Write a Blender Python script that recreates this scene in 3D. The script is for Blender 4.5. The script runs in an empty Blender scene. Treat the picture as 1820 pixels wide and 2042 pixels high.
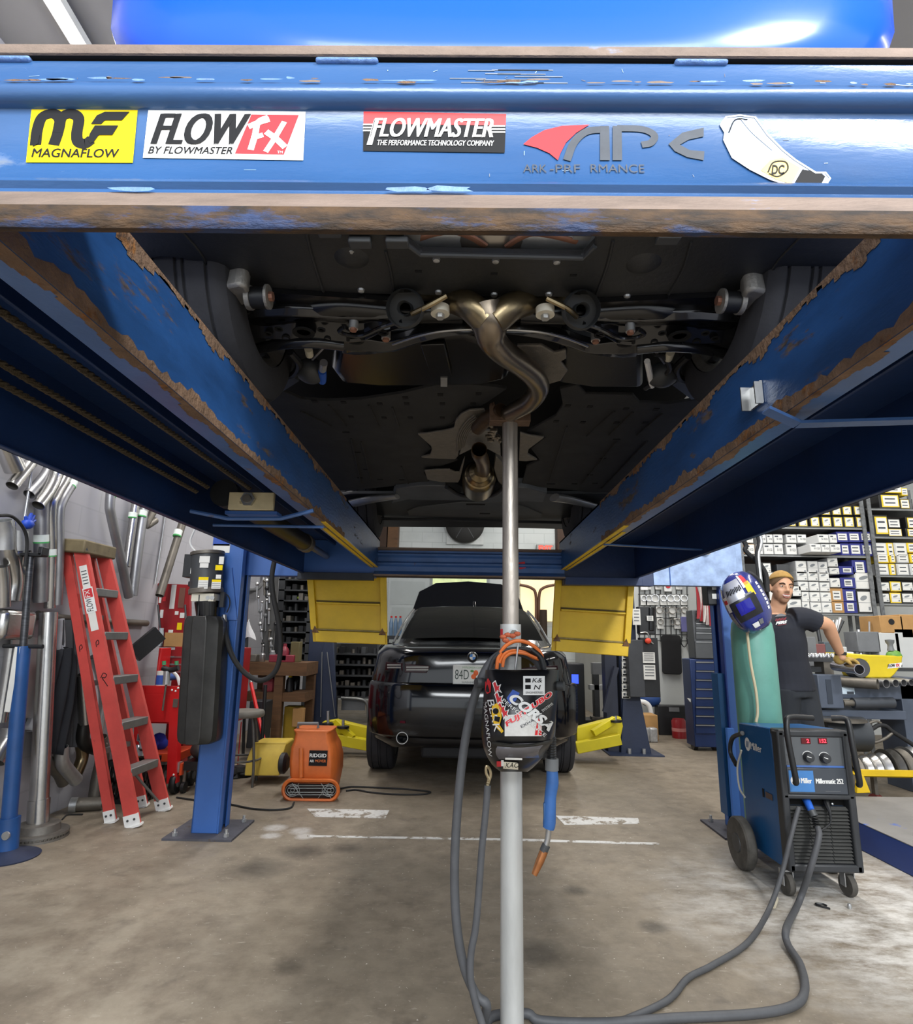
import bpy, bmesh, math, random
from mathutils import Vector, Matrix
random.seed(7)
SC = bpy.context.scene
COL = SC.collection
PI = math.pi
# ------------------------------------------------------------------ camera
FPX, CAMH = 1190.0, 1.14
YAW, PITCH, ROLL = 0.011496, 0.210138, math.radians(0.9)
cam_d = bpy.data.cameras.new('camera')
cam = bpy.data.objects.new('camera', cam_d)
COL.objects.link(cam)
CR = (Matrix.Rotation(YAW, 3, 'Z') @ Matrix.Rotation(PI/2 + PITCH, 3, 'X') @ Matrix.Rotation(ROLL, 3, 'Z'))
CC = Vector((0, 0, CAMH))
cam.matrix_world = Matrix.Translation(CC) @ CR.to_4x4()
cam_d.sensor_fit = 'HORIZONTAL'
cam_d.sensor_width = 36.0
cam_d.lens = FPX/1820*36.0
cam_d.clip_start = 0.02
SC.camera = cam
# ------------------------------------------------------------------ world, lights, exposure
SC.view_settings.view_transform = 'Standard'
SC.view_settings.look = 'None'
SC.view_settings.gamma = 1.0
SC.view_settings.use_curve_mapping = False
SC.view_settings.exposure = 0.42
wd = bpy.data.worlds.new('world')
SC.world = wd
wd.use_nodes = True
bg = wd.node_tree.nodes['Background']
bg.inputs[0].default_value = (0.88, 0.94, 1.0, 1)
bg.inputs[1].default_value = 1.25


def area(name, loc, rot, sx, sy, power, col=(1, 0.97, 0.93)):
    d = bpy.data.lights.new(name, 'AREA')
    d.shape = 'RECTANGLE'
    d.size, d.size_y, d.energy, d.color = sx, sy, power, col
    o = bpy.data.objects.new(name, d)
    o.location, o.rotation_euler = loc, rot
    COL.objects.link(o)
    return o


# daylight falling in through the open garage front, high behind the camera
area('daylight', (0.3, -3.2, 3.6), (math.radians(62), 0, 0), 3.4, 1.5, 240, (0.93, 0.97, 1.0))
# ceiling tubes of the shop: light of the rows of tubes
for tx, ty, pw in ((-1.9, 2.6, 60), (2.3, 2.9, 62), (-1.4, 6.2, 62), (2.2, 6.0, 70), (1.8, 9.6, 46), (5.0, 5.0, 34), (4.6, 2.3, 26)):
    area('tube_light', (tx, ty, 4.28), (0, 0, 0), 0.25, 2.4, pw)
# unseen lamp added to put the glare on the front beam's right end
glare_lamp = area('beam_glare_lamp', (2.35, -1.95, 4.05), (0, 0, 0), 0.5, 0.34, 175, (0.98, 0.99, 1.0))
glare_lamp.rotation_euler = (Vector((0.43, 0.55, 1.66)) - Vector((2.35, -1.95, 4.05))).to_track_quat('-Z', 'Y').to_euler()

# ------------------------------------------------------------------ pixel rays of the photograph -> points of the place


def ray(x, y):
    return CR @ Vector(((x - 910)/FPX, -(y - 1021)/FPX, -1.0))


def atY(x, y, Y):
    r = ray(x, y)
    return CC + r*(Y/r.y)


def atZ(x, y, Z=0.0):
    r = ray(x, y)
    return CC + r*((Z - CAMH)/r.z)


def atX(x, y, X):
    r = ray(x, y)
    return CC + r*(X/r.x)


def pxs(Y, y=1021):
    """metres per pixel at depth Y near row y"""
    return (atY(911, y, Y) - atY(910, y, Y)).length


# ------------------------------------------------------------------ materials
def lin(h):
    h = h.lstrip('#')
    c = [int(h[i:i+2], 16)/255 for i in (0, 2, 4)]
    return tuple(v/12.92 if v <= 0.04045 else ((v + 0.055)/1.055)**2.4 for v in c) + (1,)


MATS = {}


def M(name, col='#808080', rough=0.5, metal=0.0, var=0.12, vs=6.0, bump=0.0, bs=60.0, rust=0.0, rcol='#5a3a22', rs=5.0,
      coat=0.0, emit=None, es=1.0, alpha=None, stretch=(1, 1, 1), rust2=None, spec=0.5):
    if name in MATS:
        return MATS[name]
    m = bpy.data.materials.new(name)
    m.use_nodes = True
    nt = m.node_tree
    N, L = nt.nodes, nt.links
    b = N['Principled BSDF']
    b.inputs['Roughness'].default_value = rough
    b.inputs['Metallic'].default_value = metal
    b.inputs['Specular IOR Level'].default_value = spec
    if coat:
        b.inputs['Coat Weight'].default_value = coat
        b.inputs['Coat Roughness'].default_value = 0.06
    tc = N.new('ShaderNodeTexCoord')
    mp = N.new('ShaderNodeMapping')
    mp.inputs['Scale'].default_value = stretch
    L.new(tc.outputs['Object'], mp.inputs[0])
    base = lin(col)

    def noise(scale, detail=5, rgh=0.6):
        n = N.new('ShaderNodeTexNoise')
        n.inputs['Scale'].default_value = scale
        n.inputs['Detail'].default_value = detail
        n.inputs['Roughness'].default_value = rgh
        L.new(mp.outputs[0], n.inputs['Vector'])
        return n.outputs['Fac']

    def ramp(src, a, b_):
        r = N.new('ShaderNodeMapRange')
        r.inputs['From Min'].default_value = a
        r.inputs['From Max'].default_value = b_
        L.new(src, r.inputs['Value'])
        return r.outputs[0]

    def mix(f, a, c):
        x = N.new('ShaderNodeMix')
        x.data_type = 'RGBA'
        L.new(f, x.inputs[0])
        for s, i in ((a, 6), (c, 7)):
            if isinstance(s, tuple):
                x.inputs[i].default_value = s
            else:
                L.new(s, x.inputs[i])
        return x.outputs[2]
    out = base
    if var > 0:
        lo = tuple(c*(1 - var) for c in base[:3]) + (1,)
        hi = tuple(min(1, c*(1 + var)) for c in base[:3]) + (1,)
        out = mix(ramp(noise(vs), 0.3, 0.7), lo, hi)
    if rust > 0:
        t = 0.72 - 0.4*rust
        f = ramp(noise(rs, 8, 0.7), t, t + 0.06)
        rc = lin(rcol)
        r2 = lin(rust2) if rust2 else tuple(c*0.5 for c in rc[:3]) + (1,)
        out = mix(f, out, mix(ramp(noise(rs*6), 0.35, 0.65), rc, r2))
        rr = N.new('ShaderNodeMapRange')
        rr.inputs['To Min'].default_value = rough
        rr.inputs['To Max'].default_value = max(rough, 0.8)
        L.new(f, rr.inputs['Value'])
        L.new(rr.outputs[0], b.inputs['Roughness'])
    if isinstance(out, tuple):
        b.inputs['Base Color'].default_value = out
    else:
        L.new(out, b.inputs['Base Color'])
    if bump > 0:
        bp = N.new('ShaderNodeBump')
        bp.inputs['Strength'].default_value = bump
        bp.inputs['Distance'].default_value = 0.02
        L.new(noise(bs), bp.inputs['Height'])
        L.new(bp.outputs[0], b.inputs['Normal'])
    if emit:
        b.inputs['Emission Color'].default_value = lin(emit)
        b.inputs['Emission Strength'].default_value = es
    if alpha is not None:
        b.inputs['Alpha'].default_value = alpha
    MATS[name] = m
    return m


lift_blue = M('lift_blue_paint', '#2f527f', 0.24, 0, 0.2, 3.0, 0.04, 40, 0.2, '#66707f', 6.0, rust2='#436596', stretch=(0.5, 1, 1.6))
web_blue = M('runway_blue_paint', '#1f4576', 0.38, 0, 0.3, 4.0, 0.1, 30, 0.30, '#5a4a3c', 5.0, rust2='#1b1e26', stretch=(1.5, 0.8, 3))
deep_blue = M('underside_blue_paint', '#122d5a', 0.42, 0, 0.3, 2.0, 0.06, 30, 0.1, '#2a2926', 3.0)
rail_blue = M('rail_blue_paint', '#3d5f94', 0.3, 0, 0.2, 6, 0.05, 40, 0.16, '#6a5a50', 6)
post_blue = M('post_blue_paint', '#365fa2', 0.4, 0, 0.07, 4, 0.02, 40, 0.03, '#4a4a50', 9)
post_dark = M('post_navy_paint', '#10327c', 0.35, 0, 0.12, 4, 0.02, 40, 0.03, '#4a4a50', 9)
rusty = M('rusty_steel', '#6a5340', 0.85, 0.1, 0.4, 14, 0.5, 60, 0.45, '#3c2a1c', 9, rust2='#8a5a28')
rusty_lip = M('worn_rust_lip', '#75655a', 0.7, 0.15, 0.25, 10, 0.3, 70, 0.22, '#3f70b5', 5, rust2='#8a97b0', stretch=(1, 3, 3))
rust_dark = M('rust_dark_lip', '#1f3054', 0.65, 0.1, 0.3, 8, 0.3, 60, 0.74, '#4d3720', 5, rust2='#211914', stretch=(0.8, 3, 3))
black = M('black_plastic', '#17181a', 0.45, 0, 0.15, 8, 0.05)
black_gloss = M('black_gloss_paint', '#08080a', 0.22, 0, 0.05)
black_matte = M('black_matte', '#121214', 0.8, 0, 0.2, 10)
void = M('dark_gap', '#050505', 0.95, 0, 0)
under = M('undercover_plastic', '#232425', 0.5, 0, 0.25, 5, 0.1, 50, 0.12, '#3b3b3a', 3)
felt = M('undercover_felt', '#262626', 0.92, 0, 0.25, 12, 0.3, 300)
cast = M('cast_aluminium', '#8d8a84', 0.5, 0.5, 0.15, 20, 0.2, 90)
steel = M('steel', '#a9a9a8', 0.32, 0.9, 0.12, 8, 0.03)
galv = M('galvanised_steel', '#b4b5b5', 0.38, 0.75, 0.15, 12, 0.05, 90, 0.06, '#77716a', 12)
stain = M('stainless_pipe', '#b9b7b3', 0.26, 0.95, 0.12, 5, 0.03)
alum = M('aluminised_pipe', '#9a9a9c', 0.42, 0.85, 0.15, 7, 0.05)
dull = M('dull_pipe', '#6f6a62', 0.5, 0.7, 0.25, 6, 0.1, 50, 0.18, '#4c3d30', 5)
brass_pipe = M('heat_tinted_steel', '#8f7f62', 0.3, 0.95, 0.3, 6, 0.03, 60, 0.15, '#6a4a30', 4, rust2='#a8926a')
copper = M('copper_strap', '#9a6f5c', 0.5, 0.6, 0.2, 14)
rubber = M('rubber', '#1c1c1d', 0.75, 0, 0.15, 8)
tread = M('tire_rubber', '#26262a', 0.85, 0, 0.2, 14, 0.1)
hose_grey = M('grey_cable', '#4a4b4e', 0.6, 0, 0.12, 20, 0.05)
yellow = M('yellow_paint', '#d3ae12', 0.45, 0, 0.12, 5, 0.08, 30, 0.07, '#7a6a2a', 6)
lime = M('arm_yellow_paint', '#d8c71c', 0.4, 0, 0.1, 5)
orange = M('orange_plastic', '#cf6a2c', 0.5, 0, 0.14, 8, 0.05, 40, 0.08, '#8a4522', 6)
red = M('red_paint', '#c01a1c', 0.35, 0, 0.1, 5)
darkred = M('dark_red_paint', '#8e1a1e', 0.4, 0, 0.15, 5)
ladder_red = M('ladder_red_fibreglass', '#c2453e', 0.6, 0, 0.14, 6, 0.05, 40, 0.1, '#7c2f2a', 9)
ladder_grey = M('ladder_step_aluminium', '#7c7c7a', 0.5, 0.5, 0.15, 10)
navy = M('navy_lift_paint', '#1f2a42', 0.5, 0, 0.12, 6, 0.05)
white = M('white_plastic', '#e6e6e4', 0.5, 0, 0.04)
paper = M('paper_label', '#d6d5cf', 0.7, 0, 0.05, 12)
decal_white = M('decal_white', '#dededb', 0.6, 0, 0.02, spec=.25)
decal_black = M('decal_black', '#1b1b1d', 0.7, 0, 0.05, spec=.2)
decal_grey = M('decal_grey', '#3b4048', 0.7, 0, 0.2, 40)
decal_red = M('decal_red', '#c4343a', 0.65, 0, 0.06, spec=.25)
decal_yellow = M('decal_yellow', '#e6c906', 0.65, 0, 0.02, spec=.25)
decal_blue = M('decal_blue', '#2a4fa5', 0.5, 0, 0.05)
cardboard = M('cardboard', '#a9814f', 0.85, 0, 0.1, 9)
wood = M('bench_wood', '#5c4026', 0.75, 0, 0.3, 4, 0.1, 40, 0.15, '#4a3420', 4, stretch=(1, 6, 6))
greyshelf = M('shelf_grey_metal', '#8b8d8c', 0.5, 0.4, 0.15, 9)
darkshelf = M('shelf_dark_metal', '#3b3d3f', 0.55, 0.3, 0.2, 9)
miller = M('welder_blue_paint', '#125084', 0.35, 0, 0.08, 4, 0.03, 40, 0.04, '#3a4a58', 6)
tank_green = M('cylinder_green_paint', '#5c9184', 0.4, 0, 0.12, 5, 0.03, 40, 0.07, '#8a6a4a', 8, rust2='#3f7f73')
grey_dk = M('charcoal_plastic', '#3a3c3e', 0.5, 0, 0.1, 10)
grey_md = M('mid_grey_plastic', '#6c6e70', 0.5, 0, 0.1, 10)
machine_grey = M('machine_grey_paint', '#4a5260', 0.45, 0, 0.12, 5)
glass_dk = M('dark_tinted_glass', '#0a0c0d', 0.06, 0, 0, spec=0.6)


# ------------------------------------------------------------------ mesh builder
def catmull(pts, res=6):
    pts = [Vector(p) for p in pts]
    if len(pts) < 3:
        return pts
    out = []
    P = [pts[0]*2 - pts[1]] + pts + [pts[-1]*2 - pts[-2]]
    for i in range(1, len(P) - 2):
        a, b, c, d = P[i-1], P[i], P[i+1], P[i+2]
        for k in range(res):
            t = k/res
            out.append(0.5*((2*b) + (c - a)*t + (2*a - 5*b + 4*c - d)*t*t + (3*b - a - 3*c + d)*t**3))
    out.append(pts[-1])
    return out


ORG = {}
TEXT_CACHE = {}


class MB:
    def __init__(s):
        s.v, s.f, s.mi, s.sm, s.mats = [], [], [], [], []

    def add(s, vs, fs, mat, smooth=False):
        if mat not in s.mats:
            s.mats.append(mat)
        k, o = s.mats.index(mat), len(s.v)
        s.v += [Vector(p) for p in vs]
        for f in fs:
            s.f.append([i + o for i in f])
            s.mi.append(k)
            s.sm.append(smooth)
        return s

    def box(s, c, d, mat, R=None):
        c = Vector(c)
        vs = []
        for z in (-.5, .5):
            for x, y in ((-.5, -.5), (.5, -.5), (.5, .5), (-.5, .5)):
                p = Vector((x*d[0], y*d[1], z*d[2]))
                vs.append(c + (R @ p if R else p))
        return s.add(vs, [(3, 2, 1, 0), (4, 5, 6, 7), (0, 1, 5, 4), (1, 2, 6, 5), (2, 3, 7, 6), (3, 0, 4, 7)], mat)

    def bb(s, x0, x1, y0, y1, z0, z1, mat):
        return s.box(((x0+x1)/2, (y0+y1)/2, (z0+z1)/2), (abs(x1-x0), abs(y1-y0), abs(z1-z0)), mat)

    def prism(s, poly, w, mat):
        """closed polygon of 3D points extruded along vector w"""
        n = len(poly)
        poly = [Vector(p) for p in poly]
        w = Vector(w)
        nrm = Vector((0, 0, 0))
        for i in range(n):
            nrm += (poly[i] - poly[0]).cross(poly[(i+1) % n] - poly[0])
        if nrm.dot(w) > 0:
            poly = poly[::-1]
        vs = poly + [p + w for p in poly]
        fs = [tuple(range(n)), tuple(range(2*n - 1, n - 1, -1))]
        fs += [(i, i + n, (i+1) % n + n, (i+1) % n) for i in range(n)]
        return s.add(vs, fs, mat)

    def bar(s, a, b, w, h, mat, up=(0, 0, 1)):
        a, b = Vector(a), Vector(b)
        d = (b - a)
        L = d.length
        d.normalize()
        up = Vector(up)
        x = d.cross(up)
        if x.length < 1e-4:
            x = d.cross(Vector((0, 1, 0)))
        x.normalize()
        z = x.cross(d)
        R = Matrix((x, d, z)).transposed()
        return s.box((a + b)/2, (w, L, h), mat, R)

    def rings(s, rings, mat, closed=True, cap0=True, cap1=True, smooth=True):
        n = len(rings[0])
        vs = [p for r in rings for p in r]
        fs = []
        for j in range(len(rings) - 1):
            for i in range(n if closed else n - 1):
                k = (i + 1) % n
                fs.append((j*n + i, j*n + k, (j+1)*n + k, (j+1)*n + i))
        if cap0:
            fs.append(tuple(range(n - 1, -1, -1)))
        if cap1:
            fs.append(tuple(range((len(rings)-1)*n, len(rings)*n)))
        return s.add(vs, fs, mat, smooth)

    def tube(s, pts, r, mat, n=12, res=6, caps=True, hollow=0.0, flat=1.0):
        """tube along a smoothed path; r number or list per control point; hollow = wall fraction"""
        ctrl = [Vector(p) for p in pts]
        rr = r if isinstance(r, (list, tuple)) else [r]*len(ctrl)
        path = catmull(ctrl, res) if len(ctrl) > 2 and res > 1 else ctrl
        m = len(path)

        def rad(i):
            t = i/(m - 1)*(len(rr) - 1)
            k = min(int(t), len(rr) - 2)
            return rr[k] + (rr[k+1] - rr[k])*(t - k)
        t0 = (path[1] - path[0]).normalized()
        a = t0.cross(Vector((0, 0, 1)))
        if a.length < 0.05:
            a = t0.cross(Vector((0, 1, 0)))
        a.normalize()

        def make(scale):
            rg, ax, pt = [], a.copy(), t0
            for i in range(m):
                t = (path[min(i+1, m-1)] - path[max(i-1, 0)])
                t = t.normalized() if t.length > 1e-9 else pt
                q = pt.rotation_difference(t)
                ax = q @ ax
                ax = (ax - t*ax.dot(t)).normalized()
                bx = t.cross(ax)
                R = rad(i)*scale
                rg.append([path[i] + ax*math.cos(2*PI*k/n)*R + bx*math.sin(2*PI*k/n)*R*flat for k in range(n)])
                pt = t
            return rg
        o = make(1.0)
        if hollow:
            i_ = make(1.0 - hollow)
            s.rings([i_[0]] + o + [i_[-1]], mat, True, False, False)
            s.rings(i_[::-1], mat, True, False, False)
        else:
            s.rings(o, mat, True, caps, caps)
        return s

    def cyl(s, a, b, r, mat, r2=None, n=20, hollow=0.0):
        return s.tube([a, b], [r, r if r2 is None else r2], mat, n=n, res=1, hollow=hollow)

    def lathe(s, prof, o, axis, mat, n=28, cap0=True, cap1=True):
        o, ax = Vector(o), Vector(axis).normalized()
        a = ax.cross(Vector((0, 0, 1)))
        if a.length < 0.05:
            a = ax.cross(Vector((0, 1, 0)))
        a.normalize()
        b = ax.cross(a)
        rg = [[o + ax*z + (a*math.cos(2*PI*k/n) + b*math.sin(2*PI*k/n))*max(r, 1e-4) for k in range(n)] for r, z in prof]
        return s.rings(rg, mat, True, cap0, cap1)

    def ball(s, c, r, mat, n=14, R=None):
        c = Vector(c)
        r = Vector(r) if not isinstance(r, (int, float)) else Vector((r, r, r))
        rg = []
        for j in range(n//2 + 1):
            th = PI*(0.02 + 0.96*j/(n//2))
            ring = []
            for k in range(n):
                p = Vector((r.x*math.sin(th)*math.cos(2*PI*k/n), r.y*math.sin(th)*math.sin(2*PI*k/n), -r.z*math.cos(th)))
                ring.append(c + (R @ p if R else p))
            rg.append(ring)
        return s.rings(rg, mat)

    def grid(s, fn, nu, nv, mat, thick=None, smooth=True):
        """surface fn(u,v) for u,v in 0..1; thick = offset vector for the back side"""
        vs = [Vector(fn(i/nu, j/nv)) for j in range(nv+1) for i in range(nu+1)]
        w = nu + 1
        fs = [(j*w+i, j*w+i+1, (j+1)*w+i+1, (j+1)*w+i) for j in range(nv) for i in range(nu)]
        if thick is not None:
            t = Vector(thick)
            n = len(vs)
            vs += [p + t for p in vs[:n]]
            fs += [tuple(i + n for i in f[::-1]) for f in fs[:]]
            edge = [i for i in range(w)] + [j*w + nu for j in range(1, nv+1)] + [nv*w + i for i in range(nu-1, -1, -1)] + [j*w for j in range(nv-1, 0, -1)]
            for a, b in zip(edge, edge[1:] + edge[:1]):
                fs.append((b, a, a + n, b + n))
        return s.add(vs, fs, mat, smooth)

    def poly(s, pts, mat):
        return s.add(pts, [tuple(range(len(pts)))], mat)

    def ribbon(s, pts, w, u, v, o, mat, d=0.0004, res=5):
        """flat printed stroke: 2D pts in (u,v) coordinates from o, thickness d along u x v"""
        u, v, o = Vector(u), Vector(v), Vector(o)
        nrm = u.cross(v).normalized()
        p = [Vector((a, b, 0)) for a, b in pts]
        p = catmull(p, res) if len(p) > 2 and res > 1 else p
        L, R = [], []
        for i, q in enumerate(p):
            t = (p[min(i+1, len(p)-1)] - p[max(i-1, 0)]).normalized()
            n_ = Vector((-t.y, t.x, 0))*w/2
            L.append(q + n_)
            R.append(q - n_)
        T = lambda q: o + u*q.x + v*q.y + nrm*d
        vs = [T(q) for q in L] + [T(q) for q in R]
        n = len(p)
        return s.add(vs, [(i, n+i, n+i+1, i+1) for i in range(n-1)], mat)

    def rect(s, x0, y0, x1, y1, u, v, o, mat, d=0.0004, skew=0.0):
        u, v, o = Vector(u), Vector(v), Vector(o)
        nrm = u.cross(v).normalized()*d
        k = skew*(y1 - y0)
        return s.add([o + u*x0 + v*y0 + nrm, o + u*x1 + v*y0 + nrm, o + u*(x1+k) + v*y1 + nrm, o + u*(x0+k) + v*y1 + nrm], [(0, 1, 2, 3)], mat)

    def pl2(s, pts, u, v, o, mat, d=0.0004):
        u, v, o = Vector(u), Vector(v), Vector(o)
        nrm = u.cross(v).normalized()*d
        return s.add([o + u*a + v*b + nrm for a, b in pts], [tuple(range(len(pts)))], mat)

    def text(s, body, x0, y0, w, h, u, v, o, mat, d=0.0006, shear=0.0, bold=0.0, rot=0.0):
        """lettering filling a box w x h with lower left corner (x0,y0) in the (u,v) frame at o"""
        if bold > .012 and set(body) & set('MWmwKN'):
            if d > 0 and not rot:
                e = 2.2*bold*h
                w -= e
                for k in (1, 2):
                    s.text(body, x0 + e*k/2, y0, w, h, u, v, o, mat, d + .00015*k, shear)
            bold = 0.0
        key = (body, shear, bold)
        if key not in TEXT_CACHE:
            c = bpy.data.curves.new('lettering', 'FONT')
            c.body, c.shear, c.offset, c.resolution_u = body, shear, bold, 4
            t = bpy.data.objects.new('lettering', c)
            COL.objects.link(t)
            me = bpy.data.meshes.new_from_object(t)
            vs = [(p.co.x, p.co.y) for p in me.vertices]
            fs = [tuple(p.vertices) for p in me.polygons]
            bpy.data.objects.remove(t)
            bpy.data.curves.remove(c)
            bpy.data.meshes.remove(me)
            TEXT_CACHE[key] = (vs, fs)
        vs, fs = TEXT_CACHE[key]
        if not vs:
            return s
        xa, xb = min(p[0] for p in vs), max(p[0] for p in vs)
        ya, yb = min(p[1] for p in vs), max(p[1] for p in vs)
        u, v, o = Vector(u), Vector(v), Vector(o)
        nrm = u.cross(v).normalized()*d
        cr, sr = math.cos(rot), math.sin(rot)
        P = []
        for a, b in vs:
            p, q = (a - xa)/(xb - xa)*w, (b - ya)/(yb - ya)*h
            p, q = x0 + p*cr - q*sr, y0 + p*sr + q*cr
            P.append(o + u*p + v*q + nrm)
        return s.add(P, fs, mat)

    def mirror(s, X):
        """mirror what is in the builder about the plane x = X (in place)"""
        for p in s.v:
            p.x = 2*X - p.x
        s.f = [f[::-1] for f in s.f]
        return s

    def build(s, name, parent=None, bev=0.0, ang=38, label=None, seg=2, org=None):
        me = bpy.data.meshes.new(name)
        if parent is not None:
            o0 = ORG[parent.name]
        elif org is not None:
            o0 = Vector(org)
        else:
            xs = [p.x for p in s.v]
            ys = [p.y for p in s.v]
            o0 = Vector(((min(xs)+max(xs))/2, (min(ys)+max(ys))/2, min(p.z for p in s.v)))
        me.from_pydata([tuple(p - o0) for p in s.v], [], s.f)
        for m in s.mats:
            me.materials.append(m)
        me.polygons.foreach_set('material_index', s.mi)
        me.polygons.foreach_set('use_smooth', [True]*len(s.f) if bev else s.sm)
        me.update()
        me.set_sharp_from_angle(angle=math.radians(ang))
        o = bpy.data.objects.new(name, me)
        COL.objects.link(o)
        ORG[o.name] = o0
        if parent is not None:
            o.parent = parent
        else:
            o.location = o0
        if bev:
            b = o.modifiers.new('bevel', 'BEVEL')
            b.width, b.segments, b.limit_method, b.angle_limit = bev, seg, 'ANGLE', math.radians(35)
            b.harden_normals = False
        if label:
            o['label'] = label
        return o


def tag(o, label, cat, group=None):
    o['label'], o['category'] = label, cat
    if group:
        o['group'] = group
    return o


def thing(name, label, cat, loc=(0, 0, 0), group=None):
    o = bpy.data.objects.new(name, None)
    o.empty_display_size = 0.1
    COL.objects.link(o)
    o.location = loc
    ORG[o.name] = Vector(loc)
    return tag(o, label, cat, group)


def struct(o):
    o['kind'] = 'structure'
    return o


def dup(root, loc, label=None, group=None, rotz=None):
    r = root.copy()
    COL.objects.link(r)
    r.location = loc
    if rotz is not None:
        r.rotation_euler = (0, 0, rotz)
    if label:
        r['label'] = label
    if group:
        r['group'] = group
    for ch in list(root.children):
        c = ch.copy()
        COL.objects.link(c)
        c.parent = r
        for g in ch.children:
            d = g.copy()
            COL.objects.link(d)
            d.parent = c
    return r


UX, UY, UZ = Vector((1, 0, 0)), Vector((0, 1, 0)), Vector((0, 0, 1))
# ================================================================== the setting
XL, XR, YB, ZC = -2.63, 6.6, 11.6, 4.4


def floor_material():
    m = bpy.data.materials.new('concrete_floor')
    m.use_nodes = True
    N, L = m.node_tree.nodes, m.node_tree.links
    b = N['Principled BSDF']
    b.inputs['Roughness'].default_value = 0.55
    tc = N.new('ShaderNodeTexCoord')

    def noise(scale, det=6, rgh=0.65, st=(1, 1, 1)):
        mp = N.new('ShaderNodeMapping')
        mp.inputs['Scale'].default_value = st
        L.new(tc.outputs['Object'], mp.inputs[0])
        n = N.new('ShaderNodeTexNoise')
        n.inputs['Scale'].default_value, n.inputs['Detail'].default_value, n.inputs['Roughness'].default_value = scale, det, rgh
        L.new(mp.outputs[0], n.inputs['Vector'])
        return n.outputs['Fac']

    def ramp(src, a, c, lo=0.0, hi=1.0):
        r = N.new('ShaderNodeMapRange')
        for k, val in (('From Min', a), ('From Max', c), ('To Min', lo), ('To Max', hi)):
            r.inputs[k].default_value = val
        L.new(src, r.inputs['Value'])
        return r.outputs[0]

    def mix(f, a, c):
        x = N.new('ShaderNodeMix')
        x.data_type = 'RGBA'
        L.new(f, x.inputs[0])
        for sck, i in ((a, 6), (c, 7)):
            if isinstance(sck, tuple):
                x.inputs[i].default_value = sck
            else:
                L.new(sck, x.inputs[i])
        return x.outputs[2]

    def mul(a, c):
        q = N.new('ShaderNodeMath')
        q.operation = 'MULTIPLY'
        L.new(a, q.inputs[0])
        L.new(c, q.inputs[1])
        return q.outputs[0]

    def spot(x, y, r, soft):
        """1 inside a round stain at x,y, its rim broken by noise"""
        d = N.new('ShaderNodeVectorMath')
        d.operation = 'DISTANCE'
        d.inputs[1].default_value = (x, y, 0)
        L.new(tc.outputs['Object'], d.inputs[0])
        a = N.new('ShaderNodeMath')
        a.operation = 'MULTIPLY_ADD'
        a.inputs[1].default_value, a.inputs[2].default_value = 0.9*r, -0.45*r
        L.new(noise(2.2/r, 6, 0.7), a.inputs[0])
        q = N.new('ShaderNodeMath')
        q.operation = 'ADD'
        L.new(d.outputs['Value'], q.inputs[0])
        L.new(a.outputs[0], q.inputs[1])
        return ramp(q.outputs[0], r + soft, r - soft)
    c = mix(ramp(noise(1.3), 0.32, 0.68), lin('#756b5c'), lin('#8e8271'))
    c = mix(ramp(noise(9, 7, 0.7), 0.42, 0.66, 0, 0.6), c, lin('#62584b'))
    c = mix(ramp(noise(26, 6, 0.7, (0.5, 1.5, 1)), 0.60, 0.74, 0, 0.75), c, lin('#b3aa9b'))
    c = mix(ramp(noise(70, 3, 0.5), 0.70, 0.74), c, lin('#d0c9be'))
    c = mix(ramp(noise(3.2, 4), 0.62, 0.72, 0, 0.6), c, lin('#4a423a'))
    white_dust = mul(spot(1.85, 2.9, 0.75, 0.30), ramp(noise(7, 8, 0.75, (0.7, 1.4, 1)), 0.36, 0.60, 0, 0.85))
    c = mix(white_dust, c, lin('#cfccc6'))
    for x, y, r in ((-0.85, 3.55, 0.10), (-0.62, 3.62, 0.07), (0.30, 2.52, 0.09), (0.8, 2.75, 0.05), (-1.0, 3.3, 0.12), (0.55, 3.1, 0.05), (-0.6, 2.4, 0.05)):
        c = mix(mul(spot(x, y, r, r*0.5), ramp(noise(12), 0.2, 0.4, 0.15, 0.65)), c, lin('#2a241d'))
    for x, y, r in ((-1.12, 3.95, 0.06), (-0.95, 3.9, 0.06), (-1.1, 3.8, 0.05), (-0.9, 3.8, 0.05)):
        c = mix(mul(spot(x, y, r, r*0.4), ramp(noise(14), 0.3, 0.5, 0.2, 0.7)), c, lin('#b9b7b4'))
    c = mix(mul(spot(-1.6, 2.2, 0.9, 0.5), ramp(noise(4), 0.45, 0.62, 0, 0.55)), c, lin('#a69c8a'))
    L.new(c, b.inputs['Base Color'])
    L.new(ramp(noise(6), 0.3, 0.7, 0.42, 0.72), b.inputs['Roughness'])
    bp = N.new('ShaderNodeBump')
    bp.inputs['Strength'].default_value = 0.12
    bp.inputs['Distance'].default_value = 0.01
    L.new(noise(45), bp.inputs['Height'])
    L.new(bp.outputs[0], b.inputs['Normal'])
    return m


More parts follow.
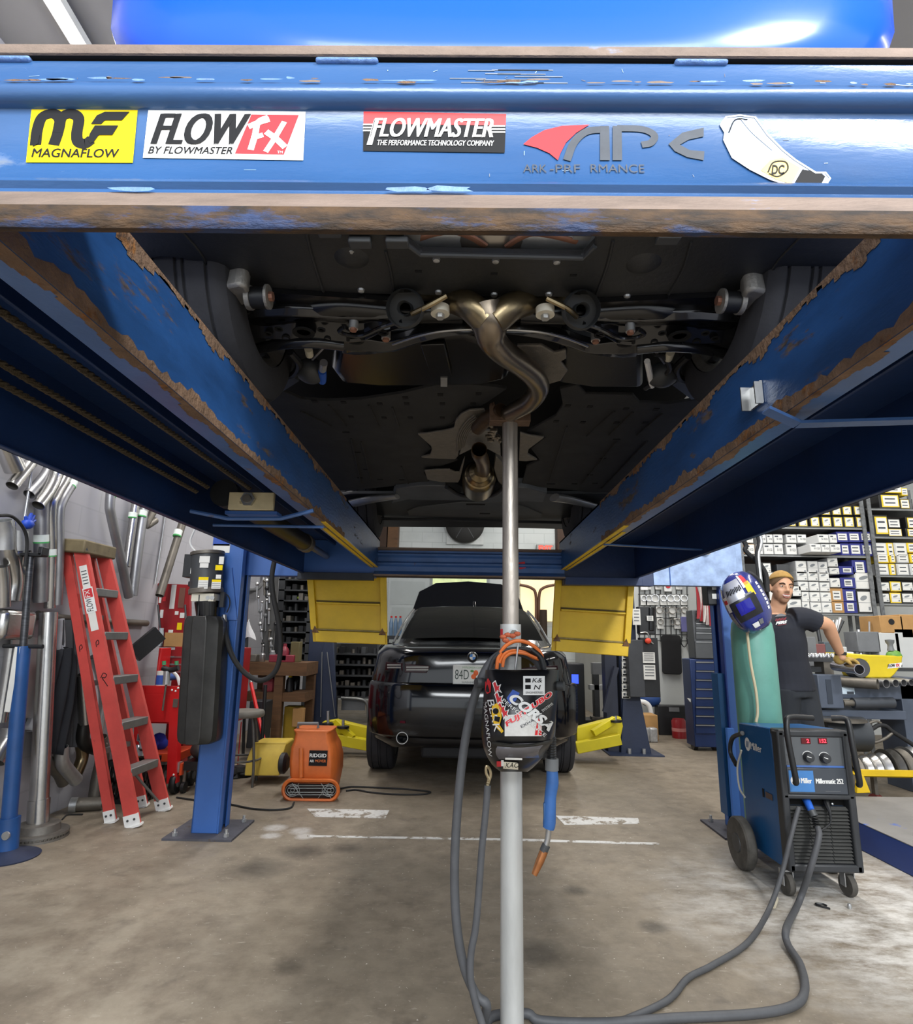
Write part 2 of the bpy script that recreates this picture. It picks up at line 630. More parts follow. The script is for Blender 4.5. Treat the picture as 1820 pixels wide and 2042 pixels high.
def block_material(name, c1, c2, mort, axis):
    m = bpy.data.materials.new(name)
    m.use_nodes = True
    N, L = m.node_tree.nodes, m.node_tree.links
    b = N['Principled BSDF']
    b.inputs['Roughness'].default_value = 0.7
    tc = N.new('ShaderNodeTexCoord')
    mp = N.new('ShaderNodeMapping')
    mp.inputs['Rotation'].default_value = (PI/2, 0, PI/2) if axis == 'X' else (PI/2, 0, 0)
    sx = N.new('ShaderNodeSeparateXYZ')
    L.new(tc.outputs['Object'], sx.inputs[0])
    cx = N.new('ShaderNodeCombineXYZ')
    L.new(sx.outputs['Y' if axis == 'X' else 'X'], cx.inputs[0])
    L.new(sx.outputs['Z'], cx.inputs[1])
    br = N.new('ShaderNodeTexBrick')
    br.inputs['Scale'].default_value = 1.0
    br.inputs['Brick Width'].default_value, br.inputs['Row Height'].default_value = 0.4, 0.2
    br.inputs['Mortar Size'].default_value = 0.006
    br.inputs['Color1'].default_value, br.inputs['Color2'].default_value, br.inputs['Mortar'].default_value = lin(c1), lin(c2), lin(mort)
    L.new(cx.outputs[0], br.inputs['Vector'])
    n = N.new('ShaderNodeTexNoise')
    n.inputs['Scale'].default_value, n.inputs['Detail'].default_value = 2.2, 8
    L.new(tc.outputs['Object'], n.inputs['Vector'])
    r = N.new('ShaderNodeMapRange')
    r.inputs['From Min'].default_value, r.inputs['From Max'].default_value = 0.5, 0.7
    r.inputs['To Max'].default_value = 0.5
    L.new(n.outputs['Fac'], r.inputs['Value'])
    x = N.new('ShaderNodeMix')
    x.data_type = 'RGBA'
    L.new(r.outputs[0], x.inputs[0])
    L.new(br.outputs['Color'], x.inputs[6])
    x.inputs[7].default_value = lin(mort)
    L.new(x.outputs[2], b.inputs['Base Color'])
    bp = N.new('ShaderNodeBump')
    bp.inputs['Strength'].default_value, bp.inputs['Distance'].default_value = 0.12, 0.01
    L.new(br.outputs['Fac'], bp.inputs['Height'])
    bp.invert = True
    L.new(bp.outputs[0], b.inputs['Normal'])
    return m


wall_grey = block_material('grey_block_wall', '#b0afb4', '#acabb0', '#a6a5aa', 'X')
wall_white = block_material('white_block_wall', '#c6cac8', '#c0c5c3', '#b0b5b3', 'Y')
plaster = M('grey_white_plaster', '#b9bbb8', 0.8, 0, 0.06, 2)
ceil_m = M('ceiling_panel', '#a09e99', 0.85, 0, 0.06, 1.2)

struct(MB().bb(XL - .2, XR + .2, -7, YB + .2, -0.2, 0, floor_material()).build('floor', org=(0, 0, 0)))
struct(MB().bb(XL - .15, XL, -1.2, YB, 0, ZC, wall_grey).build('wall_left', org=(0, 0, 0)))
struct(MB().bb(XL - .15, XR, YB, YB + .15, 0, ZC, wall_white).build('wall_back', org=(0, 0, 0)))
struct(MB().bb(XR, XR + .15, -1.2, YB, 0, ZC, plaster).build('wall_right', org=(0, 0, 0)))
w = MB().bb(2.15, XR, 8.3, 8.45, 0, ZC, plaster)
w.bb(2.15, 2.3, 8.45, YB, 0, ZC, plaster)
struct(w.build('wall_side', org=(0, 0, 0)))
cl = MB().bb(XL, XR, -1.2, YB, ZC, ZC + .15, ceil_m)
for k in range(9):
    cl.bb(XL, XR, -.6 + 1.4*k, -.58 + 1.4*k, ZC - .012, ZC, greyshelf)
for k in range(8):
    cl.bb(-2.2 + 1.2*k, -2.185 + 1.2*k, -1.2, YB, ZC - .01, ZC, greyshelf)
struct(cl.build('ceiling', org=(0, 0, 0)))

# painted and scratched lines on the floor
paint = M('worn_floor_paint', '#c6c5c2', 0.7, 0, 0.1, 20, 0, 0, 0.52, '#8a8174', 11, rust2='#786e60')


def floor_strip(pxpts, name, z=0.002):
    pts = [atZ(x, y, 0) for x, y in pxpts]
    m = MB().prism(pts, (0, 0, z), paint)
    return struct(m.build(name))


floor_strip([(612, 1613), (776, 1616), (768, 1632), (628, 1629)], 'trim_1')
floor_strip([(1108, 1627), (1272, 1632), (1275, 1643), (1125, 1645)], 'trim_2')
floor_strip([(612, 1666), (1000, 1672), (1315, 1681), (1315, 1685), (1000, 1676), (612, 1669)], 'trim_3')
# ================================================================== the drive-on lift
LI, LO, RI, RO = -0.555, -1.05, 0.645, 1.14      # runway edges in X
ZB, ZT = 1.60, 1.785
lift = thing('vehicle_lift', 'worn blue drive-on lift with stickered front crossbeam raised overhead under the blue car', 'car lift', (0.045, 2.2, 0))
mottled = M('painted_glare_steel', '#8d9fbd', 0.3, 0.4, 0.25, 14, 0.03, 40, 0.18, '#6f87b0', 9, rust2='#b9c6d8')  # pale mottling puts the daylight glare into the colour


def runway(xi, xo, sgn):
    """sgn +1: centre of lift lies at larger x than the runway"""
    b = MB()
    y0, y1 = 0.575, 3.95
    lo, hi = min(xi, xo), max(xi, xo)
    b.bb(lo, hi, y0, y1, 1.772, 1.785, deep_blue)                       # deck
    b.bb(xi, xi - sgn*.008, y0, y1, ZB, ZT, web_blue)                   # inner web
    b.bb(xo, xo + sgn*.008, y0, y1, 1.545, ZT + .02, deep_blue)           # outer web
    b.bb(xo, xo + sgn*.022, y0, y1, 1.545, 1.551, deep_blue)
    b.bb(xi, xi - sgn*.06, y0, y1, ZB - .004, ZB + .004, rail_blue)     # bottom flange
    b.bb(xi - sgn*.052, xi - sgn*.06, y0, y1, ZB, ZB + .05, deep_blue)
    b.bb(xi - sgn*.066, xi - sgn*.085, y0, y1, ZB + .018, ZB + .026, rail_blue)
    b.bb(xo + sgn*.2, xo + sgn*.21, y0, y1, 1.735, 1.772, deep_blue)    # stiffener
    r = b.build('runway', lift, bev=.002)
    e, e2 = MB(), MB()
    rnd = random.Random(4 + int(sgn))
    n = 130
    top, bot = [], []
    for i in range(n + 1):
        y = y0 + (2.75 - y0)*i/n
        big = max(0, math.sin(i*.21)*.5 + math.sin(i*.57 + 1)*.35)
        top.append((y, ZB + .008 + .018*big + rnd.uniform(0, .013)))
    for i in range(n):
        e.add([(xi + sgn*.0012, top[i][0], ZB - .0045), (xi + sgn*.0012, top[i+1][0], ZB - .0045), (xi + sgn*.0012, top[i+1][0], top[i+1][1]), (xi + sgn*.0012, top[i][0], top[i][1])], [(0, 1, 2, 3)], rusty)
        dn = ZT - .006 - .02*max(0, math.sin(i*.33 + 2)) - rnd.uniform(0, .014)
        e2.add([(xi + sgn*.0012, top[i][0], dn), (xi + sgn*.0012, top[i+1][0], dn + rnd.uniform(-.004, .004)), (xi + sgn*.0012, top[i+1][0], ZT), (xi + sgn*.0012, top[i][0], ZT)], [(0, 1, 2, 3)], rusty)
        w_ = .010 + .012*max(0, math.sin(i*.4)) + rnd.uniform(0, .008)
        e.add([(xi, top[i][0], ZB - .0052), (xi - sgn*w_, top[i][0], ZB - .0052), (xi - sgn*w_, top[i+1][0], ZB - .0052), (xi, top[i+1][0], ZB - .0052)], [(0, 1, 2, 3)], rusty)
    e.build('rust_edge', r, label='rusty chipped lower edge')
    e2.build('rust_edge', r, label='rusty chipped upper edge')
    MB().bb(xi + sgn*.003, xi - sgn*.016, 2.35, 3.95, ZB - .008, ZB - .0045, yellow).build('yellow_strip', r, label='yellow painted strip')
    MB().bb(xi - sgn*.026, xi - sgn*.045, 2.5, 3.95, ZB - .008, ZB - .0045, yellow).build('yellow_strip', r, label='yellow painted strip')
    return r


rl = runway(LI, LO, 1)
rr_ = runway(RI, RO, -1)

# wire ropes, pulley block and hydraulic cylinder under the left runway
rope_m = M('wire_rope', '#5d5240', 0.6, 0.3, 0.45, 160, 0.8, 160, stretch=(1, 3, 1))


def rope(px, py, z, y1, r=.0075):
    x = atZ(px, py, z).x
    b = MB()
    for ph in (0, 2*PI/3, 4*PI/3):
        n = 150
        b.tube([(x + .55*r*math.cos(ph + i*1.05), .6 + (y1 - .6)*i/n, z + .55*r*math.sin(ph + i*1.05)) for i in range(n + 1)], r*.62, rope_m, n=5, res=1)
    b.build('wire_rope', lift)
    return x


rope(200, 762, 1.665, 2.1)
rope(200, 843, 1.668, 2.1)
rope(200, 874, 1.65, 2.1)
rope(305, 742, 1.635, 3.9, .006)
pb = MB()
c0 = atY(502, 1000, 2.12)
pb.box(c0, (.165, .02, .066), M('cream_pulley_plate', '#cbbd96', 0.5, 0.1, 0.15, 12, 0.05, 40, 0.2, '#7a6848', 12))
pulley = pb.build('pulley_block', lift, bev=.003)
nb = MB()
nb.cyl(c0 + Vector((-.008, -.011, .004)), c0 + Vector((-.008, -.026, .004)), .026, steel, n=6)
nb.cyl(c0 + Vector((-.008, -.011, .004)), c0 + Vector((-.008, -.036, .004)), .015, dull, n=16)
nb.build('nut', pulley, label='large steel nut')
br = MB()
q = [atY(x, y, 2.08) for x, y in ((380, 1019), (455, 1034), (560, 1034), (625, 1018))]
br.tube(q, .0075, rail_blue, n=8, res=1)
q2 = [atY(x, y, 2.3) for x, y in ((425, 1047), (645, 1051))]
br2 = MB().tube(q2, .006, rail_blue, n=8, res=1).build('cross_rod', lift)
br.box(c0 + Vector((0, .03, -.042)), (.19, .06, .012), post_blue)
br.build('rope_guide', lift)
hc = MB()
hx = atZ(560, 1055, 1.655).x
hc.cyl((hx, 2.2, 1.66), (hx, 3.35, 1.66), .045, M('cylinder_olive_paint', '#2f2b1a', 0.4, 0.3, 0.3, 5, 0.05, 30, 0.12, '#8a7a20', 4), n=20)
hc.cyl((hx, 2.15, 1.66), (hx, 2.2, 1.66), .052, black, n=20)
hc.cyl((hx, 3.3, 1.66), (hx, 3.36, 1.66), .052, dull, n=20)
hc.cyl((hx, 3.35, 1.66), (hx, 3.88, 1.66), .02, steel, n=12)
hc.build('hydraulic_cylinder', lift)
st = MB()
for a, b_ in (((1590, 846), (1860, 838)),):
    p, q = atZ(a[0], a[1], 1.57), atZ(b_[0], b_[1], 1.57)
    st.bar(p, q, .03, .006, rail_blue)
    st.bar(p + Vector((-.06, .0, .03)), p, .03, .006, rail_blue)
st.build('cross_strap', lift)
st = MB()
p, q = atZ(1205, 1086, 1.572), atZ(1425, 1098, 1.572)
st.bar(p, q, .02, .006, rail_blue)
st.build('cross_strap', lift)
ck = MB()
c1 = atX(1508, 788, RI - .004)
ck.box(c1, (.006, .045, .05), steel)
ck.box(c1 + Vector((-.012, .024, 0)), (.022, .004, .055), steel)
ck.box(c1 + Vector((-.008, -.024, -.004)), (.016, .004, .05), steel)
ck.build('wheel_stop_bracket', lift, label='bare steel bracket')

# front crossbeam: pressed profile swept along X
fb = MB()
prof = [(.531, 1.539), (.524, 1.539), (.521, 1.543), (.521, 1.563), (.525, 1.567), (.545, 1.598), (.5475, 1.604), (.543, 1.610), (.5455, 1.616), (.55, 1.620), (.55, 1.703),
        (.549, 1.707), (.541, 1.709), (.5355, 1.714), (.5335, 1.721), (.5355, 1.729), (.541, 1.734), (.552, 1.737), (.555, 1.741), (.555, 1.7785), (.562, 1.7785), (.562, 1.7815), (.551, 1.7815), (.549, 1.783), (.549, 1.795), (.551, 1.797), (.66, 1.797), (.66, 1.787), (.572, 1.780), (.572, 1.735), (.562, 1.70), (.562, 1.622), (.556, 1.604), (.534, 1.570)]
mt = [rust_dark]*3 + [rusty_lip]*2 + [lift_blue]*15 + [void]*2 + [rusty_lip]*5 + [lift_blue]*9
X0, X1 = -1.62, 1.72
for i in range(len(prof)):
    a, c = prof[i], prof[(i+1) % len(prof)]
    seg = 24
    for k in range(seg):
        xa, xb = X0 + (X1 - X0)*k/seg, X0 + (X1 - X0)*(k+1)/seg
        fb.add([(xa, a[0], a[1]), (xb, a[0], a[1]), (xb, c[0], c[1]), (xa, c[0], c[1])], [(0, 1, 2, 3)], mt[i], smooth=True)
front = fb.build('front_crossbeam', lift, ang=50)
me = front.data
bm = bmesh.new()
bm.from_mesh(me)
bmesh.ops.remove_doubles(bm, verts=bm.verts, dist=1e-5)
bmesh.ops.recalc_face_normals(bm, faces=bm.faces)
bm.to_mesh(me)
bm.free()
me.set_sharp_from_angle(angle=math.radians(50))
chip = M('chipped_pale_blue', '#5f80b4', 0.5, 0, 0.3, 60, 0.2, 80, 0.35, '#5b6f96', 30)
for a, b_ in ((-30, 50), (625, 752), (1350, 1458), (1850, 1990)):
    xa, xb = atY(a, 110, .545).x, atY(b_, 110, .545).x
    MB().bb(xa, xb, .5505, .565, 1.7765, 1.783, chip).build('weld', front, bev=.003, label='pale chipped weld')
# flaked pale patches and rust flecks on the ridges
fl = MB()
rnd = random.Random(11)


def fleck(cx, cz, Y, w, h, mat):
    n = 9
    pts = [(cx + w*math.cos(2*PI*k/n)*rnd.uniform(.55, 1.1), cz + h*math.sin(2*PI*k/n)*rnd.uniform(.5, 1.1)) for k in range(n)]
    fl.pl2(pts, UX, UZ, (0, Y, 0), mat, d=.0)


for k in range(46):
    x = rnd.uniform(-.56, .56)
    fleck(x, 1.7295 + rnd.uniform(-.002, .003), .5345 - .0016, rnd.uniform(.004, .02), rnd.uniform(.0008, .0022), rnd.choice([rusty_lip, rusty, chip]))
for px in (265, 820, 900):
    p = atY(px, 378, .5425)
    fleck(p.x, p.z, .5415, .028, .0045, chip)
# scuffs and scratches on the two flat faces
scuff = M('paint_scuff', '#6c7482', 0.55, 0.1, 0.25, 70)
scuff_lt = M('paint_scratch', '#8fabdc', 0.45, 0, 0.2, 50)
for k in range(34):
    x = rnd.uniform(-.54, .54)
    top = rnd.random() < .55
    z, Y = (rnd.uniform(1.743, 1.770), .5546) if top else (rnd.uniform(1.624, 1.70), .5496)
    L_ = rnd.uniform(.004, .03)
    an = rnd.choice([rnd.uniform(-.15, .15), rnd.uniform(1.2, 1.9)]) if rnd.random() < .7 else rnd.uniform(0, 3)
    if not top or abs(an) > .2:
        L_ *= .45
    fl.ribbon([(x, z), (x + L_*math.cos(an), z + L_*math.sin(an)*.6)], rnd.uniform(.0003, .0010), UX, UZ, (0, Y, 0), rnd.choice([scuff, scuff_lt, scuff_lt, rusty_lip]), d=.0001, res=1)
for k in range(12):
    p = atY(930 + rnd.uniform(-40, 120), 150 + rnd.uniform(-14, 20), .5546)
    fl.rect(p.x, p.z, p.x + rnd.uniform(.02, .07), p.z + .0012, UX, UZ, (0, .5546, 0), scuff, d=.0001)
pw = fl.build('paint_wear', front, label='scratched and flaked paint')
pw['kind'] = 'stuff'

# ---- stickers on the front crossbeam
YF = .5494


def bp(x, y):
    p = atY(x, y, YF)
    return (p.x, p.z)


def z1(x, y):            # coordinates of the 2x enlargement of the left half
    return bp(x/2, y/2)


def z2(x, y):            # of the right half
    return bp(910 + x/2, y/2)


OF = (0, YF, 0)
# yellow
s = MB()
s.pl2([z1(104, 648), z1(530, 650), z1(551, 424), z1(128, 420)], UX, UZ, OF, decal_yellow, d=.0003)
w_ = .0125
s.pl2([z1(*q) for q in ((352, 562), (360, 535), (380, 503), (474, 503), (450, 541), (396, 541), (376, 568), (362, 574))], UX, UZ, OF, decal_black, d=.0010)
s.ribbon([z1(x, y) for x, y in ((143, 580), (150, 520), (170, 468), (215, 455), (240, 480), (232, 530), (215, 580))], w_, UX, UZ, OF, decal_black, d=.0006)
s.ribbon([z1(x, y) for x, y in ((232, 530), (248, 470), (285, 455), (315, 475), (308, 530), (312, 565), (340, 575), (366, 558))], w_, UX, UZ, OF, decal_black, d=.0007)
s.pl2([z1(364, 497), z1(388, 462), z1(420, 448), z1(518, 448), z1(488, 482), z1(420, 482), z1(405, 497)], UX, UZ, OF, decal_black, d=.0009)
s.pl2([z1(132, 588), z1(155, 575), z1(160, 540), z1(142, 540)], UX, UZ, OF, decal_black, d=.0011)
a, b_ = z1(126, 628), z1(478, 596)
s.text('MAGNAFLOW', a[0], a[1], b_[0]-a[0], b_[1]-a[1], UX, UZ, OF, decal_black, shear=0.05, bold=.03)
s.build('sticker', front, label='yellow exhaust maker sticker')
# white and red
s = MB()
s.pl2([z1(570, 630), z1(1209, 640), z1(1219, 446), z1(592, 437)], UX, UZ, OF, decal_white, d=.0003)
s.pl2([z1(937, 614), z1(1132, 618), z1(1192, 460), z1(1003, 458)], UX, UZ, OF, decal_red, d=.0005)
a, b_ = z1(600, 577), z1(1003, 456)
s.text('FLOW', a[0], a[1], b_[0]-a[0], b_[1]-a[1], UX, UZ, OF, decal_black, d=.0008, shear=.28, bold=.045)
a, b_ = z1(590, 614), z1(930, 588)
s.text('BY FLOWMASTER', a[0], a[1], b_[0]-a[0], b_[1]-a[1], UX, UZ, OF, decal_black, shear=.2, bold=.03)
s.ribbon([z1(x, y) for x, y in ((1000, 600), (1018, 540), (1030, 490), (1070, 470))], .007, UX, UZ, OF, decal_white, d=.0008)
s.ribbon([z1(x, y) for x, y in ((992, 508), (1030, 492), (1075, 478))], .007, UX, UZ, OF, decal_white, d=.0009)
s.ribbon([z1(x, y) for x, y in ((1005, 555), (1050, 540))], .006, UX, UZ, OF, decal_white, d=.0009, res=1)
s.ribbon([z1(x, y) for x, y in ((1060, 608), (1095, 555), (1135, 488))], .006, UX, UZ, OF, decal_white, d=.0009)
s.ribbon([z1(x, y) for x, y in ((1062, 528), (1100, 555), (1138, 590))], .007, UX, UZ, OF, decal_white, d=.001)
a, b_ = z1(1106, 614), z1(1128, 604)
s.text('TM', a[0], a[1], b_[0]-a[0], b_[1]-a[1], UX, UZ, OF, decal_white, d=.0008)
s.build('sticker', front, label='white and red exhaust maker sticker')
# black with red band
s = MB()
bx = lambda x, y: bp(x, y)
s.pl2([bx(724, 301), bx(1006, 305), bx(1009, 228), bx(725, 223)], UX, UZ, OF, decal_black, d=.0003)
s.pl2([bx(725, 247), bx(1008, 251), bx(1009, 228), bx(725, 223)], UX, UZ, OF, M('decal_bright_red', '#e02a2c', .5), d=.0005)
a, b_ = bx(738, 274), bx(984, 238)
s.text('FLOWMASTER', a[0], a[1], b_[0]-a[0], b_[1]-a[1], UX, UZ, OF, decal_white, d=.0009, shear=.3, bold=.03)
s.pl2([bx(731, 290), bx(742, 290), bx(756, 240), bx(746, 240)], UX, UZ, OF, decal_white, d=.0009)
for yy in (248, 254, 260):
    s.pl2([bx(724, yy + 3), bx(750, yy + 3), bx(750, yy), bx(724, yy)], UX, UZ, OF, decal_white, d=.0008)
    s.pl2([bx(976, yy + 6), bx(1007, yy + 6), bx(1007, yy + 3), bx(978, yy + 3)], UX, UZ, OF, decal_white, d=.0008)
a, b_ = bx(752, 291), bx(985, 282)
s.text('THE PERFORMANCE TECHNOLOGY COMPANY', a[0], a[1], b_[0]-a[0], b_[1]-a[1], UX, UZ, OF, decal_white, d=.0009, shear=.2, bold=.02)
s.build('sticker', front, label='black sticker with red band and white lettering')
# cut vinyl letters with red fin
s = MB()
s.pl2([z2(266, 576), z2(300, 548), z2(350, 520), z2(420, 503), z2(530, 498), z2(478, 530), z2(436, 570), z2(415, 610), z2(404, 640), z2(370, 612), z2(320, 590)], UX, UZ, OF, decal_red, d=.0004)
s.ribbon([z2(x, y) for x, y in ((440, 640), (468, 570), (520, 525), (605, 516))], .0085, UX, UZ, OF, decal_grey, d=.0004)
s.pl2([z2(572, 640), z2(612, 640), z2(608, 504), z2(572, 504)], UX, UZ, OF, decal_grey, d=.0005)
s.pl2([z2(622, 640), z2(660, 640), z2(658, 504), z2(622, 504)], UX, UZ, OF, decal_grey, d=.0005)
s.ribbon([z2(x, y) for x, y in ((640, 512), (740, 516), (788, 540), (775, 570), (738, 578))], .008, UX, UZ, OF, decal_grey, d=.0004)
s.pl2([z2(845, 575), z2(900, 530), z2(985, 510), z2(985, 545), z2(925, 558), z2(890, 578), z2(930, 600), z2(988, 604), z2(985, 640), z2(920, 628), z2(870, 604)], UX, UZ, OF, decal_grey, d=.0004)
for body, xa, xb in (('ARK', 266, 360), ('-PRF', 372, 492), ('RMANCE', 535, 748)):
    a, b_ = z2(xa, 688), z2(xb, 657)
    s.text(body, a[0], a[1], b_[0]-a[0], b_[1]-a[1], UX, UZ, OF, decal_grey, d=.0004)
s.build('sticker', front, label='worn grey vinyl letters with red fin')
# slanted silver and yellow decal with white outline
s = MB()
out = [(1052, 500), (1075, 468), (1130, 462), (1190, 470), (1240, 540), (1300, 600), (1350, 640), (1430, 690), (1470, 690), (1488, 712), (1440, 786), (1420, 770), (1330, 742), (1250, 716), (1170, 676), (1100, 630), (1066, 560), (1070, 530)]
s.pl2([z2(x, y) for x, y in out], UX, UZ, OF, M('decal_silver', '#8496b4', .3, .3, .1, 40), d=.0003)
s.ribbon([z2(x, y) for x, y in out + out[:1]], .0022, UX, UZ, OF, decal_white, d=.0008, res=1)
s.ribbon([z2(x, y) for x, y in ((1130, 470), (1180, 530), (1260, 600))], .0018, UX, UZ, OF, decal_white, d=.0008)
s.ribbon([z2(x, y) for x, y in ((1085, 530), (1110, 480), (1160, 478))], .0014, UX, UZ, OF, decal_black, d=.0008)
s.pl2([z2(x, y) for x, y in ((1210, 680), (1250, 640), (1300, 630), (1370, 670), (1335, 736), (1270, 716))], UX, UZ, OF, M('decal_gold', '#e8b91e', .45), d=.0006)
s.pl2([z2(x, y) for x, y in ((1345, 733), (1378, 676), (1450, 690), (1470, 705), (1440, 762))], UX, UZ, OF, decal_black, d=.0006)
s.ribbon([z2(x, y) for x, y in ((1240, 690), (1262, 650), (1310, 648), (1318, 680), (1280, 706), (1244, 694))], .0016, UX, UZ, OF, decal_black, d=.0009)
a, b_ = z2(1254, 698), z2(1306, 660)
s.text('DC', a[0], a[1], b_[0]-a[0], b_[1]-a[1], UX, UZ, OF, decal_black, d=.0009, shear=.3, bold=.03)
s.build('sticker', front, label='slanted silver and yellow decal with white outline')

# rear crossbeam between the far posts
rb = MB()
prof = [(3.98, 1.535), (3.86, 1.535), (3.855, 1.545), (3.875, 1.560), (3.89, 1.57), (3.89, 1.60), (3.875, 1.612), (3.875, 1.622), (3.89, 1.634), (3.89, 1.66), (3.872, 1.672), (3.872, 1.682), (3.888, 1.694), (3.888, 1.705), (3.86, 1.712), (3.86, 1.722), (3.98, 1.722)]
mts = [rust_dark, rusty_lip, rail_blue] + [rail_blue]*10 + [rusty_lip]*2 + [rail_blue]*2
for i in range(len(prof)):
    a, c = prof[i], prof[(i+1) % len(prof)]
    rb.add([(LI - .02, a[0], a[1]), (RI + .02, a[0], a[1]), (RI + .02, c[0], c[1]), (LI - .02, c[0], c[1])], [(0, 1, 2, 3)], mts[i])
rb.bb(-1.50, LI - .02, 3.90, 4.0, 1.53, 1.77, post_blue)
rb.bb(LO - .02, LI - .02, 3.86, 3.9, 1.505, 1.552, M('dark_worn_rail', '#2c3038', .6, .2, .25, 9, .1, 50, .25, '#4a4038', 8))
rb.bb(RI + .02, RO + .02, 3.86, 3.9, 1.495, 1.545, deep_blue)
rb.bb(RI + .02, 1.25, 3.92, 4.0, 1.50, 1.77, deep_blue)
rb.bb(1.25, 1.80, 3.92, 4.0, 1.505, 1.77, mottled)  # right end painted pale to stand for daylight glare
rb.bb(1.355, 1.362, 3.916, 3.92, 1.505, 1.77, post_blue)
rear = rb.build('rear_crossbeam', lift, bev=.002)
s = MB()
c = atY(1040, 1127, 3.884)
s.rect(-.02, -.024, .024, .02, Vector((.97, 0, .2)), Vector((-.2, 0, .97)), c, decal_red, d=.0005)
s.rect(-.016, -.004, .01, .004, Vector((.97, 0, .2)), Vector((-.2, 0, .97)), c, decal_white, d=.001)
s.build('sticker', rear, label='small red sticker')
for px_, py_ in ((485, 1081), (1408, 1098)):
    s = MB()
    c = atY(px_, py_, 3.9)
    s.lathe([(.024, 0), (.03, .012), (.024, .02), (.016, .012), (.016, 0)], c, (0, -1, 0), M('cream_grommet', '#cfc6b0', .5), n=20, cap0=False, cap1=False)
    s.cyl(c + Vector((0, -.002, 0)), c + Vector((0, .004, 0)), .0172, void)
    s.build('grommet', rear, label='cream round grommet')


# posts
def post(x0, x1, y0, y1, ztop, m1, m2, side):
    b = MB()
    b.bb(x0, x1, y0, y0 + .012, 0.012, ztop, m1)
    if side > 0:                                                  # open side faces +x
        b.bb(x0, x0 + .012, y0, y1, .012, ztop, m1)
        b.bb(x0, x1, y1 - .012, y1, .012, ztop, m2)
        b.bb(x1 - .006, x1 + .006, y0 - .004, y0 + .05, .012, ztop, m2)
        b.bb(x1 - .03, x1 - .02, y0 + .012, y1 - .05, .012, ztop, m2)
        b.bb(x1 - .008, x1, y1 - .055, y1, .012, ztop, m1)
    else:
        b.bb(x1 - .012, x1, y0, y1, .012, ztop, m1)
        b.bb(x0, x1, y1 - .012, y1, .012, ztop, m2)
        b.bb(x0 - .006, x0 + .006, y0 - .004, y0 + .05, .012, ztop, m2)
        b.bb(x0 + .02, x0 + .03, y0 + .012, y1 - .05, .012, ztop, m2)
        b.bb(x0, x0 + .008, y1 - .055, y1, .012, ztop, m1)
    o = b.build('post', lift, bev=.003)
    p = MB()
    p.bb(x0 - .12, x1 + .12, y0 - .1, y1 + .1, 0, .012, M('base_plate', '#4a4a52', .7, .2, .25, 10, .1, 40, .3, '#5a4a3a', 8))
    p.build('base_plate', o)
    for bx_ in (x0 - .07, x1 + .07):
        for by_ in (y0 - .05, y1 + .05):
            p = MB()
            p.cyl((bx_, by_, .012), (bx_, by_, .03), .016, galv, n=6)
            p.cyl((bx_, by_, .03), (bx_, by_, .05), .009, galv, n=10)
            p.build('anchor_bolt', o)
    return o


pL = post(-1.562, -1.405, 3.775, 3.96, 2.3, post_blue, post_blue, 1)
pR = post(1.70, 1.86, 3.98, 4.16, 2.3, post_blue, post_dark, -1)
post(-1.66, -1.50, .55, .74, 2.3, post_blue, post_dark, 1)
post(1.72, 1.88, .55, .74, 2.3, post_blue, post_dark, -1)
g = MB()
g.prism([atY(x, y, 3.76) for x, y in ((455, 1132), (462, 1132), (472, 1236), (448, 1236))], (0, .06, 0), post_blue)
a = atY(440, 1075, 3.772)
g.build('gusset', pL)
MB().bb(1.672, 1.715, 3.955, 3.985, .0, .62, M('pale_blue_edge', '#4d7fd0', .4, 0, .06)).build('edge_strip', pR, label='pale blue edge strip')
MB().bb(1.655, 1.70, 4.0, 4.10, .1, .95, M('teal_blue_panel', '#1d4f7e', .4, 0, .1)).build('side_panel', pR, label='teal blue panel')
MB().bb(1.70, 1.86, 3.972, 3.98, 1.50, 1.9, mottled).build('glare_face', pR, label='post face with daylight glare painted pale')  # thin plate added to carry the painted glare on the post
for (xa, ya, xb, yb), m_ in (((424, 1088, 460, 1066), decal_blue), ((424, 1102, 459, 1085), paper)):
    a, b_ = atY(xa, ya, 3.774), atY(xb, yb, 3.774)
    MB().rect(a.x, a.z, b_.x, b_.z, UX, UZ, (0, 3.774, 0), m_, d=.0006).build('label_sticker', pL, label='blue and white maker label' if m_ is decal_blue else 'cream label')
# electric pump with oil tank on the left post
yP = 3.69
pu = MB()
k = pxs(yP, 1200)
cm = atY(413, 1143, yP)
pu.cyl(atY(414, 1103, yP), atY(411, 1176, yP), 31*k, grey_dk, n=26)
pu.cyl(atY(414, 1101, yP), atY(414, 1108, yP), 33*k, dull, n=26)
pu.cyl(atY(411, 1174, yP), atY(411, 1184, yP), 33*k, M('pump_end_grey', '#6b655d', .5, .4), n=26)
ca = atY(386, 1130, yP)
pu.box(ca + Vector((0, -.02, 0)), (26*k, .07, 46*k), black)
pu.box(atY(385, 1165, yP), (14*k, .05, 10*k), black)
motor = pu.build('electric_pump', lift, bev=.003)
yl = yP - 31*k - .001


def lab(x0, y0, x1, y1, m_, Y=None, ln=False):
    Y = yl if Y is None else Y
    a, b_ = atY(x0, y1, Y), atY(x1, y0, Y)
    s = MB().bb(a.x, b_.x, Y - .001, Y + .004, a.z, b_.z, m_)
    if ln:
        for q in range(3):
            zz = a.z + (b_.z - a.z)*(.15 + .2*q)
            s.bb(a.x + .003, b_.x - .003, Y - .0015, Y, zz, zz + .002, grey_md)
        s.bb(a.x, b_.x, Y - .0015, Y, b_.z - (b_.z - a.z)*.25, b_.z, decal_yellow)
    s.build('label_sticker', motor, label='white label' if m_ is paper else 'yellow label')


